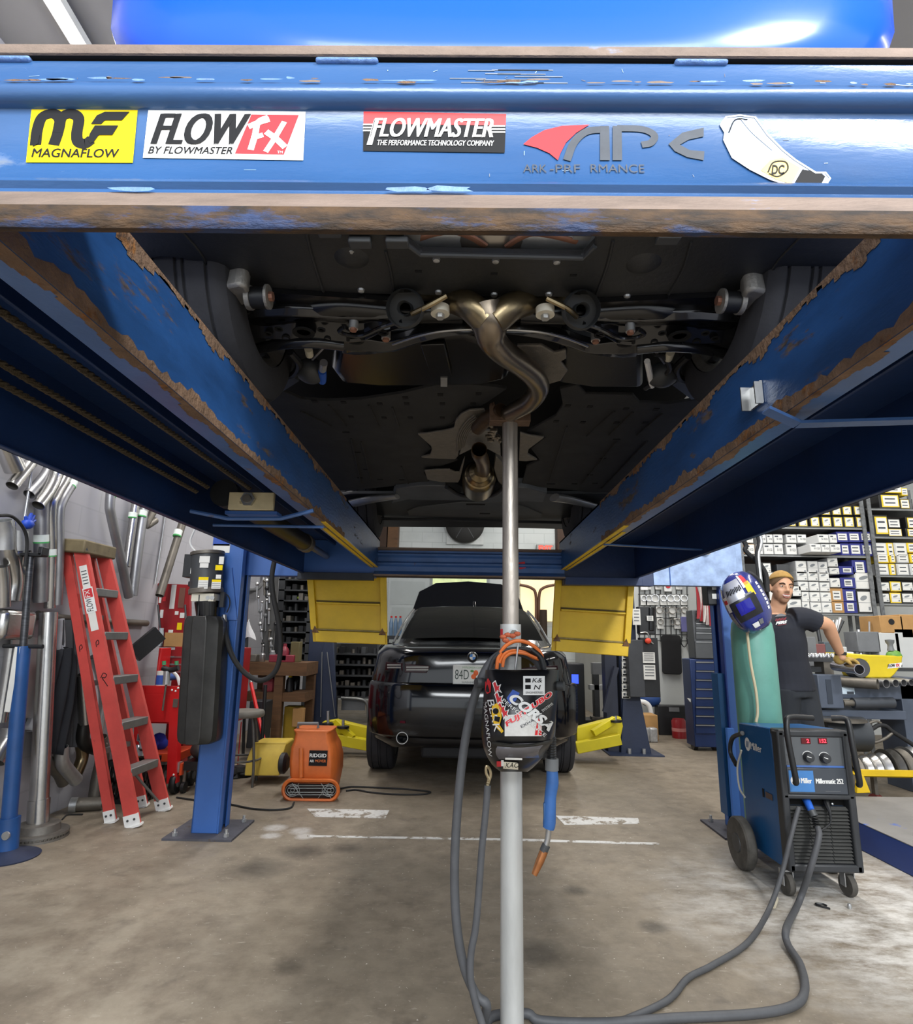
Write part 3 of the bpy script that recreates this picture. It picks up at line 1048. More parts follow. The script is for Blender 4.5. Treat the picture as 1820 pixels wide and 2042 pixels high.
lab(397, 1109, 419, 1122, paper)
lab(398, 1123, 416, 1132, paper)
lab(429, 1127, 444, 1137, decal_yellow)
lab(436, 1110, 447, 1125, paper)
lab(394, 1151, 416, 1174, paper, None, True)
lab(421, 1156, 441, 1174, paper, None, True)
lab(430, 1146, 441, 1154, paper)
lab(379, 1133, 393, 1144, paper, ca.y - .058)
s = MB()
s.box(atY(410, 1192, yP - .02), (44*k, .09, 15*k), M('cream_valve_block', '#d8d2c0', .45, .2, .05))
s.cyl(atY(414, 1192, yP - .07), atY(414, 1192, yP - .062), 4*k, steel)
s.cyl(atY(423, 1192, yP - .07), atY(423, 1192, yP - .062), 4*k, steel)
s.build('valve_block', motor, label='cream valve block')
s = MB()
s.cyl(atY(413, 1200, yP), atY(413, 1230, yP), 24*k, black_gloss, r2=20*k)
s.cyl(atY(398, 1186, yP - .06), atY(395, 1232, yP - .06), 2*k, black)
s.box(atY(444, 1196, yP), (8*k, .03, 30*k), black)
s.build('adapter', motor)
s = MB()
rgs = []
for yy, hw in ((1229, 33), (1238, 38), (1250, 39), (1300, 39), (1400, 39), (1465, 38), (1476, 36), (1481, 30)):
    t = (yy - 1230)/250
    c = atY(410 - 15*t, yy, yP)
    hw = hw*k
    dp = .085
    ring = []
    for a_, b_ in ((-1, .3), (-.86, .62), (-.45, .7), (-.38, 1), (.35, 1), (.42, .9), (.86, .62), (1, .3), (1, -.8), (.8, -1), (-.8, -1), (-1, -.8)):
        ring.append(c + Vector((a_*hw, -b_*dp, 0)))
    rgs.append(ring)
s.rings(rgs, M('oil_tank_black', '#3a3937', .34, .55, .25, 8, .04, 40, .12, '#4a443c', 6))
s.build('oil_tank', motor, bev=.004, ang=25)
s = MB()
ch = [(446, 1232), (449, 1262), (462, 1306), (484, 1338), (512, 1356), (535, 1352), (553, 1330), (559, 1290), (555, 1240), (545, 1190), (542, 1150), (549, 1108)]
s.tube([atY(x, y, 3.72) for x, y in ch], .0155, rubber, n=12)
s.cyl(atY(448, 1240, 3.72), atY(447, 1226, 3.72), .014, steel)
s.build('hydraulic_hose', lift)
s = MB()
s.tube([atY(x, y, 3.72) for x, y in ((400, 1106), (386, 1096), (379, 1080), (388, 1056), (396, 1040))], .006, M('pale_grey_cable', '#c9c9c6', .5), n=8)
s.build('power_cable', lift, label='pale grey cable')
s = MB()
s.tube([atY(x, y, 3.72) for x, y in ((446, 1182), (456, 1190), (458, 1206), (452, 1222))], .004, rubber, n=8)
s.build('hydraulic_hose', lift)


# yellow ramps hanging from the far end
def ramp(tl, tr, br_, bl, Y):
    p = lambda a, b_: (lambda A, B: A + (B - A)*b_)(TL + (TR - TL)*a, BL + (BR - BL)*a)
    TL, TR, BR, BL = [atY(x, y, Y) for x, y in (tl, tr, br_, bl)]
    b = MB()

    def slab(a0, a1, b0, b1, y0, y1, m_, taper=0):
        q = [p(a0, b0), p(a1, b0), p(a1 - taper, b1), p(a0 + taper, b1)]
        b.prism([v + Vector((0, y0, 0)) for v in q], (0, y1 - y0, 0), m_)
    slab(.0, 1, 0, .99, .0, .012, yellow)
    slab(-.005, .075, 0, .82, -.03, .012, yellow)
    slab(.925, 1.005, 0, .82, -.03, .012, yellow)
    slab(.09, .92, .0, .025, -.02, 0, dull)
    slab(.09, .92, .03, .045, -.012, 0, yellow)
    slab(.09, .92, .395, .415, -.014, 0, M('ramp_seam', '#5a4a22', .7))
    slab(.09, .92, .42, .445, -.025, 0, yellow)
    slab(.07, .93, .80, .825, -.018, 0, M('ramp_worn', '#8a7a4a', .7, .2, .3, 20))
    slab(.05, .98, .83, .985, -.03, .0, yellow)
    o = b.build('approach_ramp', lift, bev=.002)
    for a0 in (.055, .945):
        d = MB()
        d.prism([p(a0 - .05, .86) + Vector((0, -.032, 0)), p(a0, .76) + Vector((0, -.032, 0)), p(a0 + .05, .86) + Vector((0, -.032, 0))], (0, .004, 0), rusty)
        d.build('rust_patch', o, label='rusty torn corner')


ramp((614, 1143), (770, 1147), (772, 1287), (624, 1281), 4.03)
ramp((1107, 1154), (1262, 1160), (1252, 1311), (1099, 1299), 4.03)
# ================================================================== the blue car on the lift, seen from below
XM = 0.5*(atZ(475, 637, 1.94).x + atZ(1485, 655, 1.94).x)
car = thing('car', 'bright blue car raised overhead on the blue drive-on lift', 'car', (XM, 2.4, ZT))
car_blue = M('car_blue_paint', '#0750cf', 0.22, 0.0, 0.0, coat=0.12, spec=.4)


def U(x, y, Z=2.0):
    return atZ(x, y, Z)


def zA(x, y, Z=1.95):
    return atZ(430 + x*.3077, 440 + y*.3077, Z)


def zB(x, y, Z=1.95):
    return atZ(800 + x/5.2, 750 + y/5.2, Z)


# painted body shell: rounded rear bumper, flanks, nose
def ring(Y, hw, zb, zt, n=40, e=.42):
    out = []
    zc, hz = (zb + zt)/2, (zt - zb)/2
    for k in range(n):
        a = 2*PI*k/n
        c, s_ = math.cos(a), math.sin(a)
        out.append(Vector((XM - .012 + hw*math.copysign(abs(c)**e, c), Y, zc + hz*math.copysign(abs(s_)**e, s_))))
    return out


b = MB()
sts = [(.835, .30, 2.20, 2.36), (.838, .45, 2.15, 2.42), (.845, .58, 2.11, 2.48), (.865, .68, 2.08, 2.54), (.90, .735, 2.06, 2.60), (.96, .77, 2.10, 2.66), (1.06, .79, 2.25, 2.74), (1.25, .815, 2.30, 2.86), (1.7, .875, 2.17, 2.95),
       (2.6, .88, 2.17, 2.92), (3.4, .875, 2.17, 2.86), (3.9, .85, 2.17, 2.8), (4.2, .78, 2.12, 2.74), (4.36, .66, 2.09, 2.66), (4.42, .5, 2.14, 2.58)]
b.rings([ring(*q, e=.66 if q[0] < 1.3 else .45) for q in sts], car_blue)
b.build('body_shell', car, ang=60)
b = MB()
gs = [(1.0, .60, 2.9, 2.96), (1.5, .62, 2.9, 3.28), (2.0, .6, 2.9, 3.38), (2.7, .6, 2.9, 3.34), (3.5, .62, 2.86, 2.92)]
b.rings([ring(*q, e=.6) for q in gs], glass_dk)
b.build('cabin_glass', car, ang=60)
b = MB()
for sx in (-1, 1):
    b = MB().ball((XM + .02 + sx*.70, .96, 2.62), (.09, .1, .07), M('tail_lamp_red', '#6e1016', .15))
    b.build('tail_light', car, label='dark red tail light')
b = MB()
sm_ = [(atY(x, y, .98)) for x, y in ((1300, -2), (1420, 8), (1520, 22), (1576, 38), (1620, 62), (1652, 102))]
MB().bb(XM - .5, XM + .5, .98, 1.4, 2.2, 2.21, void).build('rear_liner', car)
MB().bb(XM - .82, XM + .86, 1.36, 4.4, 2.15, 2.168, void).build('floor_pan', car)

# rear undercover with cut-out for the muffler
b = MB()
op = [(120, 445), (190, 490), (262, 524), (320, 513), (365, 516), (392, 524), (415, 548), (440, 566), (540, 578), (700, 586), (880, 590), (1100, 593), (1260, 596), (1420, 594), (1510, 588), (1560, 579), (1585, 556), (1612, 545), (1650, 540), (1700, 540), (1860, 480), (1860, 445),
      (1188, 440), (1186, 488), (1162, 512), (838, 505), (806, 482), (804, 440)]
b.prism([U(x, y, 2.0) for x, y in op], (0, 0, .02), under)
uc = b.build('rear_undercover', car, bev=.004)


def ribs(parent, pls, Z, m_, r=.004):
    for pl in pls:
        MB().tube([U(x, y, Z) for x, y in pl], r, m_, n=6, res=4).build('rib', parent)


ribs(uc, [[(612, 466), (622, 510), (645, 582)], [(769, 500), (780, 545), (785, 585)], [(1222, 480), (1210, 530), (1188, 590)], [(1378, 482), (1360, 540), (1330, 592)], [(350, 450), (395, 500), (420, 545)], [(1600, 470), (1545, 530), (1530, 580)]], 1.999, under)
b = MB()
b.tube([U(x, y, 1.998) for x, y in ((806, 484), (838, 508), (1162, 515), (1186, 491))], .006, grey_dk, n=8, res=1)
b.build('lip', uc)
for px_, py_ in ((701, 501), (1283, 514), (870, 517), (1110, 521), (988, 519), (720, 578), (874, 582), (1094, 586), (1250, 590), (985, 587)):
    q = U(px_, py_, 2.0)
    MB().lathe([(.0095, 0), (.008, -.005), (.002, -.007)], q, (0, 0, 1), galv, n=10).build('clip', uc, label='pale fastener clip')
for px_, py_ in ((701, 515), (1283, 526)):
    q = U(px_, py_, 2.0)
    MB().lathe([(.04, 0), (.03, -.006), (.012, -.01)], q, (0, 0, 1), under, n=20).build('dimple', uc)
for px_, py_ in ((834, 541), (985, 546), (1143, 549), (585, 575), (812, 580), (1150, 588)):
    MB().box(U(px_, py_, 1.9995), (.016, .008, .002), void).build('slot', uc, label='dark slot')
for px_, py_, w_ in ((656, 462, .05), (718, 484, .05), (792, 484, .05), (1332, 476, .05)):
    MB().box(U(px_, py_, 1.99), (w_, .028, .014), grey_dk).build('bracket', uc, bev=.003)

# muffler with copper straps
b = MB()
q = U(982, 462, 2.03)
b.lathe([(.02, -.42), (.06, -.42), (.07, -.40), (.07, .40), (.06, .42), (.02, .42)], (q.x, 1.27, 2.115), (1, 0, 0), galv, n=28)
b.ball((q.x, 1.255, 2.095), (.095, .07, .072), M('muffler_shell', '#8d857a', .35, .8, .15, 6), n=20)
mf = b.build('muffler', car)
for pl in (((930, 468), (950, 478), (968, 490)), ((835, 476), (868, 466), (905, 462), (940, 474), (965, 490)), ((1010, 492), (1030, 478), (1060, 466), (1100, 470), (1150, 482))):
    MB().tube([U(x, y, 2.03) for x, y in pl], .008, copper, n=8, flat=.6).build('strap', mf, label='copper coloured strap')
for xa, xb in ((808, 838), (1144, 1178)):
    MB().bar(U(xa, 467, 2.03), U(xb, 470, 2.03), .02, .012, galv).build('bracket', mf)


# wheels standing on the runways
def wheel(parent, x, y, z, r, w, rim=True, nm='wheel', tm=None, sgn=1):
    t = MB()
    pr = []
    for a, rr in ((-.5, .66), (-.5, .86), (-.46, .95), (-.40, .985), (-.34, 1.0), (-.30, 1.0), (-.29, .975), (-.27, .975), (-.26, 1.0), (-.06, 1.0), (-.05, .975), (-.03, .975), (-.02, 1.0), (.02, 1.0), (.03, .975), (.05, .975), (.06, 1.0), (.26, 1.0), (.27, .975), (.29, .975), (.30, 1.0), (.34, 1.0), (.40, .985), (.46, .95), (.5, .86), (.5, .66)):
        pr.append((rr*r, a*w))
    t.lathe(pr, (x, y, z), (1, 0, 0), tm or tread, n=48, cap0=False, cap1=False)
    o = t.build('tire', parent, ang=30)
    if rim:
        h = MB()
        h.lathe([(.66*r, -.48*w), (.6*r, -.4*w), (.58*r, .3*w), (.66*r, .48*w)], (x, y, z), (1, 0, 0), cast, n=32, cap0=False, cap1=False)
        h.lathe([(.16*r, .2*w), (.18*r, .35*w), (.1*r, .4*w)], (x, y, z), (sgn, 0, 0), cast, n=20)
        for k in range(5):
            a = 2*PI*k/5
            h.bar((x + sgn*.32*w, y + .1*r*math.cos(a), z + .1*r*math.sin(a)), (x + sgn*.34*w, y + .62*r*math.cos(a), z + .62*r*math.sin(a)), .15*r, .02, cast, up=(1, 0, 0))
        h.lathe([(.1*r, -.3*w), (.5*r, -.28*w), (.5*r, -.22*w)], (x, y, z), (sgn, 0, 0), black_matte, n=24)
        h.build('rim', o, ang=30)
    return o


for wy in (1.54, 3.95):
    for sx in (-1, 1):
        wheel(car, XM + sx*.745, wy, ZT + .318, .315, .225, sgn=sx)
bm_rows = M('control_arm_black', '#1a1a1c', .24, .35, .1, 6, coat=.6)


def both(fn, name, parent=car, label=None, bev=0.0, ang=38):
    """build the left part and its mirror image"""
    out = []
    for side in (0, 1):
        b_ = MB()
        fn(b_)
        if side:
            b_.mirror(XM)
        out.append(b_.build(name, parent, bev=bev, label=label, ang=ang))
    return out


def f(b_):
    b_.prism([zA(x, y, 1.955) for x, y in ((70, 430), (140, 415), (200, 430), (215, 470), (205, 545), (150, 560), (120, 600), (110, 690), (135, 730), (40, 735), (25, 680), (70, 600), (30, 540), (20, 450))], (0, 0, .06), cast)
    b_.cyl(zA(108, 762, 1.95), zA(108, 762, 1.925) + Vector((0, 0, .0)), .028, dull, n=18)
    b_.cyl(zA(108, 762, 1.925), zA(108, 762, 1.905), .012, galv, n=12)


both(f, 'knuckle', bev=.008)


def f(b_):
    b_.cyl(zA(205, 500, 1.96), zA(235, 500, 1.96), .03, cast)
    b_.cyl(zA(225, 500, 1.96), zA(335, 500, 1.96), .026, black)
    b_.cyl(zA(330, 495, 1.96), zA(348, 495, 1.96), .03, cast)
    b_.cyl(zA(348, 492, 1.96), zA(372, 492, 1.96), .012, copper, n=8)


both(f, 'bushing')


def f(b_):   # upper edge rises to a flange, lower face with dimples
    up = [(100, 600), (130, 575), (300, 570), (450, 560), (620, 568), (800, 580), (960, 585), (1130, 590), (1200, 640), (1210, 660)]
    lo = [(100, 700), (160, 740), (300, 765), (560, 778), (760, 780), (860, 790), (960, 780), (1040, 730), (1130, 700), (1215, 672)]
    rg = []
    for (ax, ay), (cx_, cy_) in zip(up, lo):
        a, c = zA(ax, ay, 1.975), zA(cx_, cy_, 1.945)
        m_ = (a + c)/2
        rg.append([a + Vector((0, 0, .03)), a, a + (c - a)*.12 + Vector((0, 0, -.014)), m_ + Vector((0, 0, .012)), c + (a - c)*.12 + Vector((0, 0, -.012)), c, c + Vector((0, 0, .04))])
    b_.rings(rg, bm_rows)


arms = both(f, 'control_arm', bev=.003, ang=25)


def f(b_):
    b_.tube([zA(x, y, 1.94) for x, y in ((830, 690), (800, 715), (850, 740), (950, 745), (1080, 690), (1210, 650))], .006, bm_rows, n=8)


for i_, o_ in enumerate(both(f, 'flange')):
    o_.parent = car
for px_, py_, r_ in ((705 - 200, 0, 0),):
    pass


def f(b_):
    b_.tube([zA(x, y, 1.935) for x, y in ((60, 850), (150, 860), (250, 835), (420, 800), (640, 790), (830, 810))], .016, bm_rows, n=10)


both(f, 'lower_link')


def f(b_):
    rg = []
    for x, y0, y1 in ((820, 760, 862), (900, 770, 872), (1000, 775, 868), (1100, 790, 855), (1160, 775, 850), (1300, 735, 800), (1450, 710, 760), (1600, 695, 735), (1800, 690, 722)):
        a, c = zA(x, y0, 1.955), zA(x, y1, 1.945)
        rg.append([a + Vector((0, 0, .02)), a, (a + c)/2 + Vector((0, 0, -.012)), c, c + Vector((0, 0, .02))])
    b_.rings(rg, bm_rows)


sub = both(f, 'subframe', bev=.002, ang=25)
for par, pts_ in ((0, 0),):
    def f(b_):
        b_.tube([zA(x, y, 1.937) for x, y in ((1145, 803), (1300, 752), (1450, 720), (1600, 708), (1700, 708))], .0035, steel, n=6)
    both(f, 'bright_edge', label='bright reflecting edge')
for sx_, sy_ in ((148, 632), (892, 698), (1103, 762)):
    def f(b_):
        p = zA(sx_, sy_, 1.94)
        b_.cyl(p + Vector((0, 0, .02)), p + Vector((0, 0, -.002)), .0125, galv, n=16)
        b_.cyl(p, p + Vector((0, 0, -.008)), .0095, copper, n=6)
    both(f, 'bolt', label='copper coloured bolt')
for sx_, sy_, w_, h_ in ((410, 694, .022, .01), (340, 726, .022, .01), (570, 718, .06, .03), (685, 698, .022, .01), (455, 750, .022, .01), (725, 758, .02, .01), (905, 764, .05, .02), (1085, 718, .03, .02)):
    def f(b_):
        p = zA(sx_, sy_, 1.945)
        b_.lathe([(w_/2, 0), (w_/2, -.004), (w_*.35, -.004), (w_*.3, .0)], p + Vector((0, 0, -.002)), (0, 0, 1), void, n=14)
    both(f, 'hole', label='pressed hole')


def f(b_):
    p = zA(1455, 560, 1.97)
    b_.cyl(p, p + Vector((0, 0, -.02)), .024, M('cream_washer', '#cfcabb', .5), n=20)
    b_.cyl(p + Vector((0, 0, -.02)), p + Vector((0, 0, -.032)), .011, galv, n=6)


both(f, 'mount_nut', label='pale washer with nut')


def f(b_):
    b_.lathe([(.045, -.02), (.05, 0), (.045, .02), (.018, .02), (.014, 0), (.018, -.02)], zA(1228, 570, 1.955), (0.1, 1, .5), grey_dk, n=22, cap0=False, cap1=False)


both(f, 'rubber_hanger')


def f(b_):
    b_.tube([zA(x, y, 1.99) for x, y in ((250, 620), (500, 590), (800, 560), (1200, 590), (1600, 600))], .03, black_gloss, n=10)
    b_.bar(zA(380, 470, 2.0), zA(1150, 520, 2.0), .05, .03, black_gloss)


both(f, 'crossmember')
# fuel tank halves and straps
b = MB()
b.prism([U(x, y, 1.985) for x, y in ((668, 690), (700, 678), (930, 668), (1000, 690), (1022, 735), (1015, 760), (960, 772), (760, 775), (680, 768), (660, 740))], (0, 0, .07), black_gloss)
b.build('fuel_tank', car, bev=.028, seg=3)
b = MB()
b.prism([U(x, y, 1.985) for x, y in ((1120, 680), (1250, 690), (1282, 700), (1282, 775), (1180, 775), (1110, 765))], (0, 0, .07), black)
b.build('fuel_tank', car, bev=.02, seg=3)
b = MB()
b.bar(U(862, 684, 1.975), U(880, 748, 1.975), .07, .012, black_gloss)
b.build('tank_strap', car, bev=.003)
MB().bar(U(885, 750, 1.975), U(885, 768, 1.975), .022, .012, galv).build('strap_tab', car, label='bare metal tab')


# hub clutter in front of the rear wheels
def f(b_):
    b_.tube([zA(x, y, 1.97) for x, y in ((300, 860), (420, 990), (500, 1000), (540, 930), (480, 850))], .012, black, n=8)
    b_.ball(zA(620, 975, 1.975), (.05, .05, .04), grey_dk)
    b_.prism([zA(x, y, 1.99) for x, y in ((90, 880), (300, 860), (540, 1040), (400, 1130), (230, 1080))], (0, 0, .05), grey_dk)
    b_.cyl(zA(600, 830, 1.96), zA(608, 870, 1.96), .012, M('cream_plug', '#bdb7a2', .5), n=12)
    b_.bar(zA(625, 900, 1.96), zA(705, 815, 1.96), .006, .006, steel)


both(f, 'hub_bracket')
MB().tube([zA(x, y, 1.955) for x, y in ((690, 975), (692, 1010), (690, 1040))], .013, M('plug_blue', '#2458b8', .4), n=10).build('plug', car, label='blue connector plug')
MB().cyl(zA(700, 920, 1.955), zA(692, 965, 1.955), .012, galv).build('valve', car)
MB().tube([U(x, y, 1.96) for x, y in ((1290, 720), (1296, 750), (1300, 770))], .009, white, n=8).build('plug', car, label='white connector plug')
MB().tube([U(x, y, 1.96) for x, y in ((1286, 775), (1320, 752), (1335, 735), (1325, 712), (1305, 705))], .008, black, n=8).build('wire', car)

# felt floor covers
lp = [(520, 772), (560, 778), (600, 796), (650, 800), (720, 797), (800, 785), (870, 768), (905, 764), (990, 772), (1010, 776), (970, 803), (908, 838), (880, 858), (910, 838), (908, 858), (838, 868), (860, 895), (838, 912), (912, 918), (845, 942), (856, 962), (700, 978), (600, 980), (470, 800)]
b = MB()
b.prism([U(x, y, 1.995) for x, y in lp], (0, 0, .012), felt)
fl_ = b.build('floor_cover', car, bev=.003, label='dark felt floor cover')
rp = [(1108, 830), (1122, 808), (1116, 776), (1150, 768), (1168, 786), (1262, 788), (1275, 803), (1330, 806), (1500, 780), (1440, 860), (1300, 1000), (1215, 985), (1040, 968), (1050, 930), (1076, 918), (1058, 895), (1088, 872), (1050, 862)]
b = MB()
b.prism([U(x, y, 1.995) for x, y in rp], (0, 0, .012), felt)
fr_ = b.build('floor_cover', car, bev=.003, label='dark felt floor cover')
for par, lst in ((fl_, ((808, 793), (878, 787), (954, 785), (811, 805), (882, 805), (943, 805), (818, 833), (882, 833), (766, 833), (700, 831), (757, 805), (627, 800), (685, 802), (690, 862), (713, 902), (730, 936), (718, 953), (758, 956), (801, 957))),
                 (fr_, ((1132, 809), (1176, 811), (1248, 815), (1308, 816), (1109, 840), (1162, 842), (1229, 843), (1286, 843), (1229, 876), (1202, 914), (1176, 947), (1101, 965), (1145, 965), (1186, 964), (1095, 965)))):
    for px_, py_ in lst:
        q = U(px_, py_, 1.9945)
        if par is fl_ and py_ < 860 or par is fr_ and py_ < 860:
            MB().box(q, (.02, .02, .004), void).build('square_hole', par)
        else:
            MB().box(q, (.03, .012, .004), void).build('slot', par)
ribs(fl_, [[(655, 808), (690, 850)], [(735, 808), (755, 850)], [(782, 812), (795, 850)], [(600, 820), (660, 850)], [(720, 880), (740, 960)], [(800, 930), (815, 968)], [(700, 875), (720, 965)]], 1.993, felt)
ribs(fr_, [[(1225, 820), (1170, 870)], [(1262, 822), (1215, 868)], [(1320, 825), (1270, 868)], [(1130, 850), (1095, 960)], [(1230, 880), (1160, 965)], [(1290, 880), (1200, 975)]], 1.993, felt)

# tunnel heat shield, propshaft plate and the cut front pipe with its catalyst
shield = M('heat_shield', '#77726a', .5, .55, .15, 40, .3, 260)
b = MB()
b.prism([zB(x, y, 1.97) for x, y in ((170, 605), (260, 600), (480, 565), (545, 545), (565, 460), (620, 400), (700, 360), (860, 350), (880, 420), (800, 560), (700, 600), (640, 680), (600, 750), (590, 830), (560, 865), (300, 855), (205, 845), (300, 820), (315, 775), (310, 730))], (0, 0, .01), shield)
b.build('heat_shield', car, bev=.003)
b = MB()
b.prism([zB(x, y, 1.97) for x, y in ((1230, 590), (1330, 620), (1480, 640), (1320, 760), (1310, 810), (1410, 870), (1290, 885), (1220, 880))], (0, 0, .01), shield)
b.build('heat_shield', car, bev=.003)
for k in range(6):
    MB().tube([zB(x, y, 1.966) for x, y in ((580 + 14*k, 780 - 10*k), (590 + 22*k, 620 - 6*k), (660 + 22*k, 490 + 4*k), (760 + 16*k, 400 + 18*k))], .0035, shield, n=6).build('corrugation', car)
b = MB()
b.prism([zB(x, y, 1.985) for x, y in ((640, 700), (700, 600), (820, 560), (960, 580), (1020, 640), (1030, 830), (900, 760), (740, 750), (600, 820))], (0, 0, .012), cast)
b.build('tunnel_plate', car, bev=.002)
b = MB()
b.prism([zB(x, y, 1.97) for x, y in ((240, 985), (350, 975), (500, 972), (560, 1000), (600, 1000), (640, 880), (660, 840), (650, 900), (610, 1070), (590, 1105), (400, 1100), (270, 1075))], (0, 0, .01), shield)
b.build('heat_shield', car, bev=.003)
b = MB()
b.prism([zB(x, y, 1.975) for x, y in ((980, 830), (1050, 900), (1060, 1150), (1000, 1090), (960, 960))], (0, 0, .03), shield)
b.build('heat_shield', car, bev=.003)
b = MB()
a, c, e_ = zB(808, 760, 1.925), zB(840, 880, 1.95), zB(850, 1000, 1.985)
b.tube([a, a + Vector((0, .06, .0)), c, e_], .033, M('front_pipe_steel', '#6a5238', .35, .9, .3, 6), n=20, hollow=.08)
fp = b.build('front_pipe', car)
b = MB()
cc = zB(812, 1010, 1.985)
dv = Vector((0, 1, .05))
b.lathe([(.03, -.08), (.055, -.06), (.06, -.03), (.068, -.02), (.07, -.005), (.078, 0), (.088, .03), (.09, .06), (.09, .3)], cc + Vector((0, .02, .0)), dv, brass_pipe, n=32)
b.build('catalyst', car)

# front subframe and engine undertray
b = MB()
b.prism([zB(x, y, 1.97) for x, y in ((-60, 1170), (200, 1140), (460, 1140), (620, 1240), (860, 1250), (1000, 1200), (1060, 1150), (1300, 1160), (1510, 1215), (1470, 1310), (1300, 1300), (1000, 1310), (620, 1290), (300, 1290), (80, 1280), (-100, 1320))], (0, 0, .06), M('subframe_grey', '#55585c', .5, .3, .2, 8, .05))
b.build('front_subframe', car, bev=.006)
b = MB()
b.tube([zB(x, y, 1.955) for x, y in ((470, 1150), (580, 1220), (700, 1245), (900, 1245), (990, 1215), (1060, 1160))], .012, black, n=8)
b.build('brace', car)
b = MB()
b.prism([zB(x, y, 1.98) for x, y in ((60, 1400), (160, 1360), (620, 1310), (1100, 1310), (1300, 1360), (1460, 1430), (1450, 1470), (900, 1480), (300, 1480), (80, 1450))], (0, 0, .03), M('undertray_grey', '#4d5052', .55, .1, .2, 8))
ut = b.build('engine_undertray', car, bev=.004)
for x, y, w_ in ((770, 1330, .12), (865, 1425, .07)):
    MB().box(zB(x, y, 1.9795), (w_, .03, .004), void).build('slot', ut)
b = MB()
b.prism([U(x, y, 1.985) for x, y in ((640, 995), (700, 985), (1240, 985), (1330, 1000), (1300, 1060), (1000, 1052), (640, 1050))], (0, 0, .02), black)
b.build('front_undercover', car, bev=.003)
b = MB()
b.bar(U(690, 1034, 1.96), U(1255, 1046, 1.96), .05, .02, black)
b.build('bumper_lip', car, bev=.004)
for pl in (((705, 1003), (740, 996), (792, 990)), ((1105, 992), (1140, 998), (1196, 1012))):
    MB().tube([U(x, y, 1.95) for x, y in pl], [.045, .04, .028], galv, n=12, flat=.5).build('front_control_arm', car, label='bare metal control arm')

# ------------------------------------------------------------------ exhaust being fitted
ex = thing('exhaust_pipe', 'heat-tinted Y shaped exhaust pipe held up under the blue car by the tall pole stand', 'exhaust', U(1010, 760, 1.9))
b = MB()
b.tube([U(x, y, Z) for x, y, Z in ((968, 614, 1.965), (976, 650, 1.92), (980, 676, 1.90), (1004, 703, 1.895), (1040, 728, 1.905), (1066, 752, 1.91), (1074, 775, 1.912), (1058, 800, 1.916), (1034, 815, 1.922), (1010, 828, 1.925))], [.05, .046, .037, .034, .033, .033, .032, .032, .031, .031], M('brushed_exhaust', '#85796a', .3, .95, .2, 7, .03), n=22, res=8)
b.build('mid_pipe', ex)
for pl in (((838, 572, 2.09), (884, 592, 2.03), (932, 608, 1.97), (972, 642, 1.925)), ((1122, 577, 2.09), (1074, 596, 2.03), (1022, 611, 1.97), (982, 642, 1.925))):
    MB().tube([U(*q) for q in pl], [.034, .034, .036, .04], brass_pipe, n=18).build('branch', ex, label='golden branch pipe')
for pl in (((890, 590, 1.975), (850, 612, 1.95), (820, 626, 1.94)), ((1090, 595, 1.975), (1130, 615, 1.95), (1150, 632, 1.94))):
    MB().tube([U(*q) for q in pl], .007, brass_pipe, n=8).build('hanger_rod', ex)
b = MB()
b.prism([U(x, y, 1.965) for x, y in ((1030, 690), (1080, 690), (1105, 705), (1128, 700), (1130, 715), (1118, 722), (1132, 740), (1118, 760), (1100, 765), (1080, 772), (1060, 740))], (0, 0, .012), shield)
b.build('heat_shield', ex, bev=.004)
b = MB()
b.tube([U(x, y, 1.935) for x, y in ((1000, 818), (972, 834), (952, 854))], .027, M('burnt_pipe', '#4a3a2c', .5, .7, .3, 8), n=16)
b.build('stub_pipe', ex)
b = MB()
for k in range(16):
    rnd2 = random.Random(k)
    b.ball(U(984 + rnd2.uniform(-12, 14), 862 + rnd2.uniform(-18, 18), 1.93 + rnd2.uniform(0, .02)), (rnd2.uniform(.008, .02), rnd2.uniform(.006, .016), rnd2.uniform(.006, .016)), M('crumpled_foil', '#7d766c', .3, .8, .3, 30), n=7)
o = b.build('crumpled_wrap', ex, ang=5)
o['kind'] = 'stuff'

# ------------------------------------------------------------------ pole stand
PY = 2.02
PX = atY(1018, 1240, PY).x
zj = atY(1018, 1245, PY).z
ztop = atY(1018, 838, PY).z
ps = thing('pole_stand', 'tall grey telescopic pole stand propping the exhaust in the middle of the floor', 'stand', (PX, PY, 0))
pole_m = M('pole_grey_paint', '#b9bab8', .42, .35, .1, 14, .05, 60, .05, '#6a6660', 26, stretch=(1, 1, .3))
b = MB()
b.cyl((PX, PY, .012), (PX, PY, zj), .0345, pole_m, n=28)
b.build('outer_tube', ps)
b = MB()
b.cyl((PX, PY, zj - .02), (PX, PY, ztop - .012), .0272, M('bare_pole_steel', '#a39b92', .4, .75, .25, 7, .1, 60, .22, '#6b4a3a', 6, stretch=(1, 1, .35)), n=24)
b.build('inner_tube', ps)
b = MB()
b.lathe([(.001, 0), (.075, 0), (.075, .006), (.05, .008), (.04, .012)], (PX, PY, 0), (0, 0, 1), dull, n=40)
b.build('base_plate', ps)
b = MB()
cr = [(976, 804), (985, 801), (990, 815), (998, 826), (1010, 833), (1024, 832), (1036, 824), (1050, 812), (1057, 806), (1058, 840), (976, 839)]
b.prism([atY(x, y, PY - .03) for x, y in cr], (0, .055, 0), M('cradle_steel', '#6e5848', .55, .6, .3, 10, .2, 60, .3, '#4a3426', 8))
b.build('cradle', ps, bev=.002)
b = MB()
q = atY(1022, 1263, PY)
b.cyl((q.x, PY - .034, q.z), (q.x, PY - .06, q.z), .011, dull, n=6)
b.lathe([(.016, 0), (.016, -.006)], (q.x, PY - .033, q.z), (0, 1, 0), galv, n=18)
b.build('clamp_bolt', ps)
s = MB()
